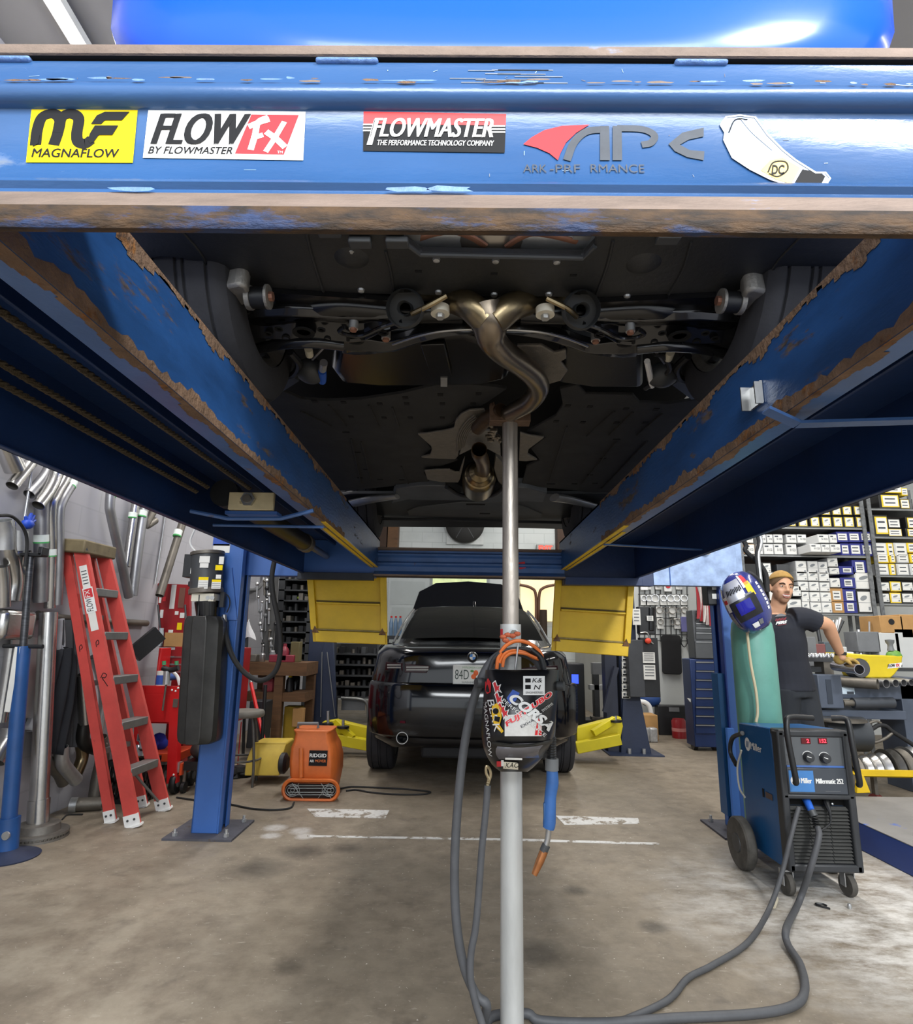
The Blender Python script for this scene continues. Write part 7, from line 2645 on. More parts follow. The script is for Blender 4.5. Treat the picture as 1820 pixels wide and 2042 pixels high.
floor_item('tool_case', 'black carrying case standing at the foot of the pale wall behind the red can', 'case', (1314, 1408, 1380, 1460), yf, .15, black, parts=(('handle', (1334, 1411, 1354, 1419), grey_md, .01),))
rc_ = atY(1354, 1462, 7.75)
b = MB().lathe([(.001, 0), (.085, 0), (.085, .2), (.07, .22), (.07, .225), (.001, .225)], (rc_.x, 7.75, 0), (0, 0, 1), M('can_red', '#8c1f24', .35), n=26)
cn_ = tag(b.build('paint_can', None), 'red round can on the floor before the black carrying case', 'can')
MB().lathe([(.0852, .08), (.0855, .1), (.0852, .12)], (rc_.x, 7.75, 0), (0, 0, 1), M('can_print', '#c9807c', .5), n=26, cap0=False, cap1=False).build('print_band', cn_)
o = floor_item('carton', 'open cardboard carton with silver bags beside the navy column foot', 'box', (1279, 1426, 1311, 1446), 7.5, .25, cardboard)
for k, x in enumerate((1286, 1302)):
    b = MB()
    b.bb(atY(x - 8, 1470, 7.4).x, atY(x + 8, 1470, 7.4).x, 7.36, 7.48, 0, .16, M('wrapped_silver', '#a9a9a9', .3, .3, .2, 30))
    tag(b.build('wrapped_pack', None, bev=.015), ('left' if k == 0 else 'right') + ' of two silver wrapped packs before the cardboard carton', 'pack')
ch = thing('plastic_chair', 'white plastic chair back half hidden behind the navy column', 'chair', Vector((atY(1285, 1450, 7.85).x, 7.85, 0)))
b = MB()
b.tube([atY(x, y, 7.85) for x, y in ((1270, 1399), (1284, 1400), (1294, 1408), (1298, 1424), (1297, 1440))], .03, white, n=10)
b.build('backrest', ch)
b = MB()
a = atY(1285, 1440, 7.85)
b.bb(a.x - .18, a.x + .06, 7.7, 7.9, .12, .15, white)
for xx in (-.15, .03):
    b.cyl((a.x + xx, 7.72, 0), (a.x + xx, 7.72, .13), .02, white)
b.build('seat', ch)
b = MB()
b.ball(atY(1296, 1394, 8.1), (.14, .1, .1), M('blue_bag_cloth', '#24457f', .6), n=14)
tag(b.build('blue_bundle', None), 'blue bundle behind the navy column above the white chair', 'bundle')
b = MB()
P = [atY(x, y, 6.9) for x, y in ((1370, 1392), (1387, 1396), (1387, 1406), (1376, 1400))]
b.prism(P, (0, .02, 0), paper)
tag(b.build('paper_sheet', None), 'white paper sticking out left of the blue tool cabinet', 'paper')

# ================================================================== gas cylinder, blue welding helmet and welder
wx0, wx1, wy0, wy1, wz0, wz1 = 1.53, 1.868, 3.05, 3.47, .112, .735
wel = thing('welder', 'blue and black wheeled welding machine with red digits on the floor at the right', 'welding machine', (1.7, 3.25, 0))
b = MB()
# side walls, top, sloping front bezel
b.prism([(wx0, wy0 + .03, wz0), (wx0, wy1, wz0), (wx0, wy1, wz1 - .02), (wx0, wy0 + .075, wz1)], (wx1 - wx0, 0, 0), miller)
case = b.build('case', wel, bev=.006)
fm = M('welder_black_plastic', '#2c2e31', .45, 0, .1, 10)
F = lambda x, y, o=0.0: atY(x, y, wy0 - o)
b = MB()
b.bb(wx0 - .004, wx0 + .03, wy0, wy0 + .06, wz0, wz1 - .004, fm)
b.bb(wx1 - .03, wx1 + .004, wy0, wy0 + .06, wz0, wz1 - .004, fm)
b.bb(wx0, wx1, wy0, wy0 + .06, wz0, wz0 + .035, fm)
b.bb(wx0, wx1, wy0, wy0 + .08, wz1 - .03, wz1 + .002, fm)
zb_ = F(1650, 1590).z
b.bb(wx0, wx1, wy0, wy0 + .05, zb_ - .012, zb_ + .012, fm)
b.build('front_frame', wel, bev=.008)
b = MB()
zk = F(1650, 1532).z
b.bb(wx0 + .03, wx1 - .03, wy0 + .008, wy0 + .03, zk, wz1 - .03, M('panel_grey', '#54575a', .45, 0, .06))
cp_ = b.build('control_panel', wel)
b = MB()
b.bb(wx0 + .028, wx1 - .03, wy0 + .0, wy0 + .03, zb_ + .012, zk, M('name_panel', '#3c4148', .4, 0, .05))
np_ = b.build('name_panel', wel, bev=.004)
s = MB()
zA_, zB_ = zb_ + .022, zk - .012
s.rect(wx0 + .034, zA_, wx0 + .15, zB_, UX, UZ, (0, wy0, 0), M('miller_blue_print', '#3f78b5', .4), d=.0012)
cz = (zA_ + zB_)/2 + .002
s.add([Vector((wx0 + .062 + .022*math.cos(2*PI*k/20), wy0 - .0016, cz + .022*math.sin(2*PI*k/20))) for k in range(20)], [tuple(range(20))], decal_white)
for k in range(2):
    s.rect(wx0 + .050 + .011*k, cz - .011, wx0 + .056 + .011*k, cz + .012, UX, UZ, (0, wy0, 0), MATS['miller_blue_print'], d=.002, skew=.3)
s.rect(wx0 + .050, cz + .010, wx0 + .074, cz + .013, UX, UZ, (0, wy0, 0), MATS['miller_blue_print'], d=.002)
s.text('Miller', wx0 + .088, cz - .011, .052, .024, UX, UZ, (0, wy0, 0), decal_white, d=.002, bold=.04)
s.text('Millermatic 252', wx0 + .158, cz - .011, .13, .022, UX, UZ, (0, wy0, 0), decal_white, d=.002, bold=.05)
s.rect(wx0 + .2, zA_ + .004, wx0 + .27, zA_ + .006, UX, UZ, (0, wy0, 0), grey_md, d=.0016)
s.build('lettering', np_, label='maker lettering on blue and grey')
s = MB()
for xa, xb, tx in ((1598, 1615, '2'), (1632, 1648, '152')):
    a, c = F(xa, 1483, -.004), F(xb, 1472, -.004)
    s2 = MB()
    s2.bb(a.x, c.x, wy0 + .003, wy0 + .009, a.z, c.z, M('display_dark_red', '#5a1016', .2))
    o = s2.build('digit_display', cp_)
    s3 = MB()
    w_ = (c.x - a.x)
    s3.text(tx, a.x + w_*(.55 if tx == '2' else .12), a.z + .004, w_*(.28 if tx == '2' else .76), (c.z - a.z) - .008, UX, UZ, (0, wy0 + .0025, 0), M('digit_red', '#ff3040', .3, emit='#ff3346', es=2.2), bold=.02)
    s3.build('digits', o)
for x, y in ((1612, 1510), (1645, 1512)):
    c = F(x, y)
    kn = MB().lathe([(.024, .01), (.024, -.006), (.02, -.02), (.001, -.021)], c + Vector((0, .004, 0)), (0, 1, 0), fm, n=24).build('knob', cp_)
    s3 = MB()
    s3.ribbon([(c.x + .026*math.cos(t), c.z + .026*math.sin(t)) for t in [(.35 + k*.24) for k in range(11)]], .003, UX, UZ, (0, wy0 + .0072, 0), decal_white, res=1)
    s3.ribbon([(c.x - .015, c.z + .006), (c.x + .004, c.z)], .003, UX, UZ, (0, wy0 - .0172, 0), decal_white, res=1)
    s3.build('dial_mark', kn)
a, c = F(1588, 1528), F(1685, 1532)
MB().bb(wx0 + .032, wx1 - .035, wy0 + .004, wy0 + .01, zk + .002, zk + .010, M('stripe_blue', '#4468a8', .4)).build('blue_stripe', cp_)
a, c = F(1586, 1520), F(1595, 1506)
MB().tube([Vector((wx0 + .036, wy0 + .007, a.z)), Vector((wx0 + .05, wy0 + .007, a.z)), Vector((wx0 + .05, wy0 + .007, c.z)), Vector((wx0 + .036, wy0 + .007, c.z))], .0015, grey_md, n=4, res=1).build('outline_mark', cp_)
b = MB()
zr0, zr1 = F(1650, 1612).z, zb_ - .012
b.bb(wx0 + .03, wx1 - .03, wy0 + .05, wy0 + .06, zr0, zr1, void)
b.build('connector_bay', wel)
zl0 = wz0 + .035
nlv = 16
for k in range(nlv):
    z = zl0 + (zr0 - zl0)*(k + .5)/nlv
    h_ = (zr0 - zl0)/nlv
    for xa, xb in ((wx0 + .032, wx0 + .12), (wx0 + .123, wx0 + .215), (wx0 + .218, wx1 - .032)):
        b = MB()
        b.prism([(xa, wy0 + .034, z + h_*.5), (xa, wy0 + .012, z - h_*.25), (xa, wy0 + .016, z - h_*.35), (xa, wy0 + .04, z + h_*.4)], (xb - xa, 0, 0), M('louver_grey', '#4a4a48', .5, 0, .08))
        b.build('louver', wel)
MB().bb(wx0 + .03, wx1 - .03, wy0 + .042, wy0 + .048, zl0, zr0, void).build('grille_back', wel)
for pts in (((1620, 1432), (1576, 1430), (1568, 1442), (1572, 1480), (1586, 1552), (1586, 1562)), ((1657, 1432), (1684, 1433), (1692, 1446), (1700, 1490), (1713, 1556), (1712, 1566))):
    P = []
    for i, (x, y) in enumerate(pts):
        P.append(atY(x, y, wy0 - (.0, .03, .045, .06, .065, .05)[i]))
    MB().tube(P, .0135, black, n=12, res=5).build('handle', wel)
s = MB()
sx = wx0 - .0012
o_ = Vector((sx, 0, 0))
a = atX(1490, 1484, sx)
s.add([a + Vector((0, .03*math.cos(2*PI*k/20), .034*math.sin(2*PI*k/20))) for k in range(20)], [tuple(range(20))], decal_white)
U2, V2 = Vector((0, -1, 0)), UZ
oo = Vector((sx - .0006, a.y, a.z))
for k in range(2):
    s.rect(-.014 + .014*k, -.016, -.006 + .014*k, .016, U2, V2, oo, MATS['welder_blue_paint'], d=.0006, skew=.25)
s.text('Miller', .036, -.018, .12, .036, U2, V2, oo, decal_white, d=.0006, bold=.04)
q = atX(1520, 1580, sx)
s.rect(.0, -.02, .02, .02, U2, V2, Vector((sx, q.y, q.z)), decal_black, d=.001)
s.rect(.03, -.016, .10, .012, U2, V2, Vector((sx, q.y, q.z)), M('worn_print', '#5a4a44', .7), d=.001)
s.build('lettering', case, label='maker lettering on the blue side')
# plugs and cables in the bay
MB().tube([atY(x, y, wy0 + o_) for x, y, o_ in ((1606, 1592, .05), (1612, 1605, .01), (1618, 1618, -.03))], [.018, .017, .015], M('plug_bright_blue', '#2f66c8', .4), n=14).build('gun_plug', wel, label='bright blue plug')
b = MB()
b.cyl(atY(1617, 1616, wy0 - .028), atY(1623, 1628, wy0 - .04), .018, grey_dk)
for k in range(5):
    b.lathe([(.013, -.003), (.016, 0), (.013, .003)], atY(1624 + k, 1630 + 5*k, wy0 - .045), (.1, 0, 1), black, n=14)
b.build('gun_connector', wel)
MB().tube([atY(x, y, wy0 + o_) for x, y, o_ in ((1646, 1590, .05), (1648, 1604, .01), (1654, 1620, -.01), (1655, 1640, -.02), (1644, 1652, -.03), (1628, 1660, -.04))], [.014, .014, .007, .004, .004, .004], black, n=8).build('control_cable', wel)
for x in (1659, 1692):
    MB().ball(atY(x, 1603, wy0 + .045), .007, galv, n=8).build('terminal', wel)
MB().tube([atX(x, y, wx0 - .02) for x, y in ((1480, 1462), (1460, 1472), (1456, 1500), (1468, 1526))], .012, black, n=8).build('mains_cable', wel)
MB().tube([atX(x, y, wx0 - .03) for x, y in ((1478, 1496), (1470, 1530), (1474, 1570), (1485, 1590))], .005, M('pale_hose', '#b9b6a8', .5), n=8).build('gas_hose', wel)
cx_, cy_ = 1.474, 3.415
for xx in (cx_, wx1 + .05):
    t_ = MB()
    t_.lathe([(.05, -.026), (.118, -.026), (.126, -.018), (.126, .018), (.118, .026), (.05, .026)], (xx, cy_, .126), (1, 0, 0), M('worn_tread', '#4c4944', .85, 0, .3, 20), n=36)
    o = t_.build('wheel', wel)
    MB().lathe([(.001, -.03), (.045, -.03), (.05, -.018), (.05, .018), (.045, .03), (.001, .03)], (xx, cy_, .126), (1, 0, 0), grey_dk, n=22).build('hub', o)
MB().cyl((cx_, cy_, .126), (wx1 + .05, cy_, .126), .012, dull).build('axle', wel)
for x in (1580, 1700):
    p = atZ(x, 1792, 0)
    y_ = wy0 + .05
    o = MB().lathe([(.02, -.014), (.046, -.014), (.05, -.008), (.05, .008), (.046, .014), (.02, .014)], (p.x, y_, .05), (1, .12, 0), M('worn_tread'), n=26).build('caster', wel)
    f_ = MB()
    f_.bb(p.x - .024, p.x - .02, y_ - .02, y_ + .02, .045, .108, galv)
    f_.bb(p.x + .02, p.x + .024, y_ - .02, y_ + .02, .045, .108, galv)
    f_.bb(p.x - .024, p.x + .024, y_ - .02, y_ + .02, .104, .112, galv)
    f_.build('fork', o)
MB().bb(wx0 + .03, wx1 + .03, wy1 + .01, 3.76, .1, .116, dull).build('cylinder_tray', wel)

TX, TY = 1.722, 3.625
tk = thing('gas_cylinder', 'tall green gas cylinder standing behind the blue welder', 'gas cylinder', (TX, TY, .116))
b = MB()
b.lathe([(.001, 0), (.11, 0), (.118, .012), (.118, 1.08), (.11, 1.14), (.085, 1.19), (.05, 1.22), (.035, 1.235), (.001, 1.235)], (TX, TY, .117), (0, 0, 1), tank_green, n=44)
b.build('cylinder_body', tk)
b = MB()
b.cyl((TX, TY, 1.35), (TX, TY, 1.42), .02, M('valve_brass', '#9c8a5a', .35, .8))
b.cyl((TX - .05, TY, 1.40), (TX + .05, TY, 1.40), .014, M('valve_brass'))
b.lathe([(.045, 0), (.048, .02), (.04, .04), (.001, .042)], (TX - .02, TY - .02, 1.46), (.2, -1, .1), black, n=22)
b.build('regulator', tk)
MB().tube([atY(x, y, TY - .14) for x, y in ((1488, 1248), (1496, 1320), (1507, 1380), (1510, 1420), (1507, 1440))], .008, M('cream_hose', '#b5a98a', .5), n=8).build('gas_hose', tk)

bh = thing('welding_helmet', 'dark blue painted welding helmet with silver band hanging tilted on the green cylinder', 'helmet', atY(1488, 1205, TY - .16))
BYb = TY - .15
hc2 = (1489, 1203)
hu_, hr_ = (-.47, -.883), (.883, -.47)
pr2 = [(66, 10, .03), (60, 24, .06), (48, 34, .10), (30, 40, .13), (8, 42, .145), (-14, 42, .14), (-34, 38, .12), (-50, 30, .09), (-60, 18, .06)]


def bhs(t, s_, off=0.0):
    """t -1..1 across, s_ along the helmet in pixels"""
    for (sa, wa, da), (sb_, wb, db) in zip(pr2, pr2[1:]):
        if s_ >= sb_:
            k = (s_ - sb_)/(sa - sb_)
            w_, d_ = wb + (wa - wb)*k, db + (da - db)*k
            break
    else:
        w_, d_ = pr2[-1][1:]
    x = hc2[0] + hr_[0]*t*w_ + hu_[0]*s_
    y = hc2[1] + hr_[1]*t*w_ + hu_[1]*s_
    return atY(x, y, BYb - d_*max(0, 1 - abs(t)**2.4)**.5 - off)


hblue = M('helmet_blue', '#1f2a72', .25, 0, .1, 10, coat=.5)
b = MB()
b.grid(lambda u, v: bhs(math.sin(PI*(u - .5)), 66 - 126*v), 26, 22, hblue, thick=(0, .006, 0))
b.build('shell', bh, ang=60)
g_ = lambda b_, t0, t1, s0, s1, m_, off=.004, n=8: b_.grid(lambda u, v: bhs(t0 + (t1 - t0)*u, s0 + (s1 - s0)*v, off), n, n, m_)
b = MB()
g_(b, -.85, .15, 54, 14, M('helmet_silver', '#a9abb4', .35, .3), .003)
for k in range(10):
    g_(b, -.72 + .085*k, -.67 + .085*k, 40 - (k % 3), 28 + (k % 2)*2, decal_black, .005, 2)
b.build('silver_band', bh)
b = MB()
g_(b, -.75, .55, 14, -30, M('lens_frame', '#1a1b20', .35), .012)
b.build('lens_frame', bh)
b = MB()
g_(b, -.52, .25, 8, -18, M('lens_blue', '#1a1c86', .12, 0, .1, spec=.4), .015)
b.build('lens', bh)
b = MB()
g_(b, .25, .55, 56, 34, decal_red, .004)
g_(b, .3, .6, 40, 8, M('decal_gold', '#e8b91e', .45), .004)
g_(b, .2, .32, 58, 30, decal_white, .0045)
g_(b, .1, .45, 18, 4, grey_md, .006)
b.build('paint_motif', bh, label='red yellow and white painted streaks')
b = MB()
for k in range(7):
    g_(b, .84, .93, 30 - 9*k, 24 - 9*k, decal_white, .004, 2)
b.build('white_dashes', bh, label='white dashes along the edge')
b = MB()
g_(b, -.3, .1, -42, -52, decal_white, .006)
g_(b, .15, .4, -40, -50, grey_md, .006)
b.build('chin_patch', bh, label='silver and white chin patches')
b = MB()
g_(b, -.985, -.8, 30, -2, decal_white, .003)
g_(b, -.97, -.82, 24, 16, decal_red, .005)
g_(b, -.95, -.85, -4, -40, M('checker_grey', '#7a7a80', .5, 0, .6, 60), .004)
b.build('side_patch', bh, label='white red and grey side patches')
b = MB()
b.tube([atY(x, y, BYb + .01) for x, y in ((1490, 1142), (1502, 1148), (1514, 1160), (1520, 1178))], .014, black, n=8)
b.build('headband', bh)

# hoses and pipe beside the right post
for lab_, pts, r, m_ in (('thick black hose curving down beside the right post', ((1481, 1076), (1486, 1098), (1512, 1122), (1527, 1146), (1530, 1180)), .017, rubber), ('straight grey pipe rising beside the shelves behind the blue helmet', ((1509, 1060), (1512, 1110), (1518, 1170)), .012, galv), ('black cable rising beside the grey pipe', ((1503, 1060), (1507, 1110), (1513, 1165)), .01, rubber)):
    tag(MB().tube([Vector((1.70 + 4*r, 4.2 + 5*r, 2.25))] + [atY(x, y, 4.16 + 7*r) for x, y in pts], r, m_, n=8).build('hose' if 'hose' in lab_ else 'riser_pipe', None), lab_, 'hose' if 'hose' in lab_ else 'pipe')

# ================================================================== low blue platform at the right
pf_ = thing('lift_platform', 'low blue drive-on platform with worn grey top at the right edge', 'platform', atZ(1820, 1749, 0))
A0_, A1_ = atZ(1820, 1749, 0), atZ(1719, 1697, 0)
dr = (A1_ - A0_).normalized()
zt2 = atY(1820, 1684, A0_.y).z
Pn, Pf = A0_ - dr*1.2, A0_ + dr*((atZ(1705, 1588, zt2) - A0_).dot(dr))
rt = Vector((dr.y, -dr.x, 0))
b = MB()
b.prism([Pn, Pf, Pf + rt*.9, Pn + rt*.9], (0, 0, zt2 - .004), M('platform_blue', '#1f3f86', .45, 0, .12, 4))
b.build('platform_body', pf_, bev=.006)
b = MB()
b.prism([Pn + UZ*(zt2 - .004), Pf + UZ*(zt2 - .004), Pf + rt*.9 + UZ*(zt2 - .004), Pn + rt*.9 + UZ*(zt2 - .004)], (0, 0, .004), M('worn_deck', '#7d7a76', .7, 0, .12, 5, .1, 40, .2, '#3c62b4', 2.4, rust2='#3a5fae'))
b.build('deck_plate', pf_)
b = MB()
b.prism([atY(x, y, Pf.y + .0) for x, y in ((1712, 1542), (1722, 1546), (1736, 1581), (1708, 1582))], (0, .03, 0), yellow)
b.build('wheel_stop', pf_, bev=.004, label='yellow wheel stop')

# ================================================================== pipe bender, dies and the pipe being bent
YM = 5.05
bd = thing('pipe_bender', 'grey pipe bending machine with yellow head behind the man', 'machine', Vector((atY(1740, 1450, YM).x, YM, 0)))
b = MB()
pbox(b, 1600, 1352, 1840, 1392, YM + .1, .4, machine_grey)
b.build('bed', bd, bev=.008)
b = MB()
pbox(b, 1598, 1418, 1806, 1432, YM + .02, .3, machine_grey)
b.build('cross_beam', bd, bev=.004)
for xa, xb in ((1630, 1640), (1798, 1830)):
    b = MB()
    a, c = atY(xa, 1400, YM + .1), atY(xb, 1352, YM + .1)
    b.bb(a.x, c.x, YM + .1, YM + .4, 0, c.z, machine_grey)
    b.build('leg', bd, bev=.004)
b = MB()
b.prism([atY(x, y, YM + .05) for x, y in ((1686, 1302), (1734, 1306), (1800, 1308), (1798, 1326), (1784, 1345), (1776, 1352), (1726, 1352), (1720, 1340), (1728, 1318), (1690, 1314))], (0, .3, 0), M('bender_yellow', '#cdb41a', .4, 0, .1, 6))
hd_ = b.build('bending_head', bd, bev=.01)
s = MB()
a, c, e_, d2 = [atY(x, y, YM + .048) for x, y in ((1769, 1333), (1796, 1331), (1799, 1321), (1772, 1324))]
s.add([a, c, e_, d2], [(0, 1, 2, 3)], decal_white)
fr = (c - a)
s.text('FLOW', .004, .008, fr.length*.55, .024, fr.normalized(), UZ, a + Vector((0, -.002, 0)), decal_black, bold=.04, shear=.2)
s.text('FX', fr.length*.64, .008, fr.length*.3, .024, fr.normalized(), UZ, a + Vector((0, -.002, 0)), decal_red, bold=.05, shear=.2)
s.build('sticker', hd_, label='white sticker with black and red lettering')
b = MB()
b.lathe([(.001, 0), (.075, 0), (.082, .03), (.082, .1), (.001, .1)], atY(1716, 1332, YM + .04), (0, 1, 0), M('die_grey', '#5a5a5c', .4, .6), n=28)
b.build('die', bd)
b = MB()
pbox(b, 1636, 1346, 1676, 1412, YM - .06, .16, machine_grey)
cb_ = b.build('control_cabinet', bd, bev=.006)
b = MB()
pbox(b, 1651, 1355, 1656, 1404, YM - .064, .006, M('machine_slot', '#2c3440', .5))
b.build('slot', cb_)
s = MB()
pbox(s, 1674, 1365, 1702, 1384, YM + .095, .005, M('sheet_pale_blue', '#c9d8e2', .5, 0, .12, 20))
pbox(s, 1689, 1379, 1702, 1384, YM + .093, .003, decal_grey)
s.build('notice', bd, label='pale blue and white notice')
for i, x in enumerate((1750, 1767, 1786, 1802, 1817)):
    r = (.042, .034, .03, .027, .025)[i]
    a = atY(x, 1364 - i*.8, YM - .08)
    MB().tube([a + Vector((-.28, .3, .0)) if i == 0 else a + Vector((-.06, .3, .01)), a], r, dull if i == 0 else alum, n=18, res=1, hollow=.12).build('pipe_holder', bd, label='round pipe holder')
b = MB()
b.cyl(atY(1700, 1402, YM), atY(1780, 1401, YM), .042, M('ram_grey', '#45494f', .45, .3))
b.cyl(atY(1680, 1402, YM), atY(1700, 1402, YM), .026, dull)
b.build('hydraulic_ram', bd)
b = MB()
b.cyl(atY(1636, 1462, YM - .05), atY(1722, 1464, YM - .05), .13, M('motor_grey', '#3f4246', .5, .2, .15), n=30)
b.build('motor', bd)
b = MB()
a = atY(1668, 1431, YM - .1)
b.lathe([(.001, 0), (.2, 0), (.2, .012), (.001, .014)], a - UZ*.02, (0, 0, 1), dull, n=32)
b.build('round_tray', bd)
for pts, r in ((((1722, 1462), (1738, 1454), (1752, 1446), (1766, 1448), (1778, 1458), (1800, 1472), (1824, 1488)), .016), (((1726, 1476), (1745, 1480), (1765, 1472), (1778, 1462)), .012), (((1728, 1444), (1745, 1438), (1756, 1442)), .01)):
    MB().tube([atY(x, y, YM - .06) for x, y in pts], r, rubber if r > .013 else dull, n=10).build('hydraulic_hose', bd)
b = MB()
pbox(b, 1600, 1312, 1662, 1319, YM + .05, .3, M('tool_table', '#3b3c3e', .5, .2))
pbox(b, 1601, 1319, 1612, 1352, YM + .1, .1, dull)
pbox(b, 1645, 1319, 1660, 1352, YM + .06, .14, dull)
pbox(b, 1598, 1330, 1650, 1340, YM + .1, .04, grey_dk)
b.build('tool_table', bd)
for i, (x, y) in enumerate(((1603, 1310), (1611, 1311), (1620, 1311), (1627, 1311), (1636, 1311), (1641, 1312), (1651, 1313), (1660, 1313))):
    c = atY(x, y, YM + .12 + .02*(i % 2))
    o = MB().lathe([(.02, 0), (.022, .01), (.02, .028), (.012, .038), (.001, .042)], Vector((c.x, c.y, atY(x, 1312, c.y).z)), (0, 0, 1), M('chrome', '#d5d6d8', .12, 1, 0), n=16).build('chrome_cap', None)
    tag(o, '%s chrome cap from the left on the dark tool table behind the man' % ('first', 'second', 'third', 'fourth', 'fifth', 'sixth', 'seventh', 'eighth')[i], 'cap', 'chrome caps on the tool table')
wp2 = thing('steel_pipe', 'short polished pipe held in the gloved hand of the man', 'pipe', atY(1690, 1332, 4.8))
MB().cyl(atY(1664, 1328, 4.98), atY(1713, 1335, 4.62), .037, M('polished_pipe', '#a8a6ad', .2, .95, .1, 8), n=26, hollow=.1).build('tube_body', wp2)
jr = thing('spray_gun', 'green and grey spray gun standing on the yellow bender head', 'spray gun', atY(1780, 1312, YM + .1))
b = MB()
b.ball(atY(1782, 1308, YM + .1), (.06, .05, .05), M('tool_green', '#5f8f3a', .5, 0, .3, 20), n=14)
b.bar(atY(1772, 1316, YM + .1), atY(1792, 1304, YM + .1), .05, .05, M('tool_green'))
b.build('gun_body', jr)
b = MB()
b.lathe([(.028, 0), (.022, .03), (.02, .05), (.032, .07), (.034, .09), (.001, .095)], atY(1776, 1298, YM + .1), (0, 0, 1), grey_md, n=18)
b.build('cup', jr)
# bending dies on the yellow tray
dy_ = 4.5
yt_ = thing('die_trolley', 'yellow trolley tray carrying a row of bending dies at the right edge', 'trolley', Vector((atY(1770, 1545, dy_).x, dy_, 0)))
zt3 = atY(1770, 1537, dy_).z
b = MB()
a, c = atY(1712, 1546, dy_), atY(1860, 1536, dy_)
b.bb(a.x, c.x, dy_, dy_ + .012, zt3 - .045, zt3 + .005, yellow)
b.bb(a.x, c.x, dy_, dy_ + .4, zt3 - .045, zt3 - .035, yellow)
b.build('tray', yt_, bev=.003)
for xx in (1750, 1850):
    p = atY(xx, 1550, dy_ + .1)
    MB().lathe([(.02, -.02), (.05, -.02), (.05, .02), (.02, .02)], (p.x, dy_ + .15, .05), (1, .3, 0), M('caster_red', '#6a2f2c', .6), n=22).build('caster', yt_)
    MB().bb(p.x - .012, p.x + .012, dy_ + .13, dy_ + .17, .05, zt3 - .04, dull).build('fork', yt_)
for i, (x, r, m_) in enumerate(((1704, .10, dull), (1719, .105, stain), (1736, .115, stain), (1754, .125, steel), (1775, .15, M('die_dark', '#55534f', .4, .7)), (1795, .155, dull), (1816, .17, steel))):
    c = atY(x, 1535, dy_ + .16)
    t = thing('bending_die', '%s half round steel bending die from the left on the yellow trolley' % ('first', 'second', 'third', 'fourth', 'fifth', 'sixth', 'seventh')[i], 'die', Vector((c.x, dy_ + .16, zt3 - .03)), 'bending dies on the yellow trolley')
    d_ = MB()
    rg = []
    w_ = .042
    for k in range(17):
        a = PI*k/16
        er, ez = math.cos(a), math.sin(a)
        ring_ = []
        for rr, ww in ((.55, -w_), (1, -w_), (.94, -w_*.6), (.84, 0), (.94, w_*.6), (1, w_), (.55, w_)):
            ring_.append(Vector((c.x + ww*.75, dy_ + .17 + r*rr*er, zt3 - .034 + r*rr*ez)))
        rg.append(ring_)
    d_.rings(rg, m_)
    d_.build('die_body', t, ang=30)

# ================================================================== parts shelves at the right
YS = 6.3
SD = .42
sv = thing('parts_shelf', 'grey metal shelving full of boxed parts behind the man', 'shelf', Vector((atY(1620, 1222, YS).x, YS, 0)))
sv2 = thing('parts_shelf', 'grey metal shelving at the right edge with yellow and black boxes', 'shelf', Vector((atY(1800, 1222, YS).x, YS, 0)))


def shelf(par, x0, x1, y, slope=.006):
    a, c = atY(x0, y, YS), atY(x1, y + (x1 - x0)*slope, YS)
    z = (a.z + c.z)/2
    a, c = atY(x0, 1150, YS), atY(x1, 1150, YS)
    b = MB()
    b.bb(a.x, c.x, YS, YS + .012, z - .022, z + .002, greyshelf)
    b.bb(a.x, c.x, YS, YS + SD, z - .006, z, greyshelf)
    b.build('shelf_board', par)
    return z


zsh = {}
for nm, y in (('t', 992), ('A', 1050), ('B', 1106), ('C', 1221)):
    zsh[nm] = shelf(sv, 1484, 1739, y)
for nm, y in (('r1', 1014), ('r2', 1070), ('r3', 1147), ('r4', 1203)):
    zsh[nm] = shelf(sv2, 1746, 1900, y)
for par, xs in ((sv, (1482, 1735)), (sv2, (1750, 1896))):
    for x in xs:
        a = atY(x, 1150, YS)
        for yy in (0, SD):
            b = MB()
            b.bb(a.x - .02, a.x + .02, YS + yy - .008, YS + yy + .004, 0, 2.9, M('upright_grey', '#6d6f70', .5, .4, .35, 30))
            b.build('upright', par)
MB().bb(atY(1484, 1100, YS).x, atY(1736, 1100, YS).x, YS + SD + .012, YS + SD + .022, zsh['C'], 2.8, M('shelf_back_brown', '#4a3a30', .8, 0, .2, 3)).build('back_panel', sv)
MB().bb(atY(1750, 1100, YS).x, atY(1896, 1100, YS).x, YS + SD + .012, YS + SD + .022, zsh['r4'], 2.8, M('shelf_back_dark', '#2a2522', .8)).build('back_panel', sv2)
kS = pxs(YS, 1150)
cw, cb, cblu, cyel, cbrn = M('carton_white', '#bcbdbb', .7, 0, .04), M('carton_black', '#1b1b1a', .6, 0, .1), M('carton_blue', '#2a2f78', .6, 0, .06), M('carton_yellow', '#e2c22a', .6, 0, .06), cardboard


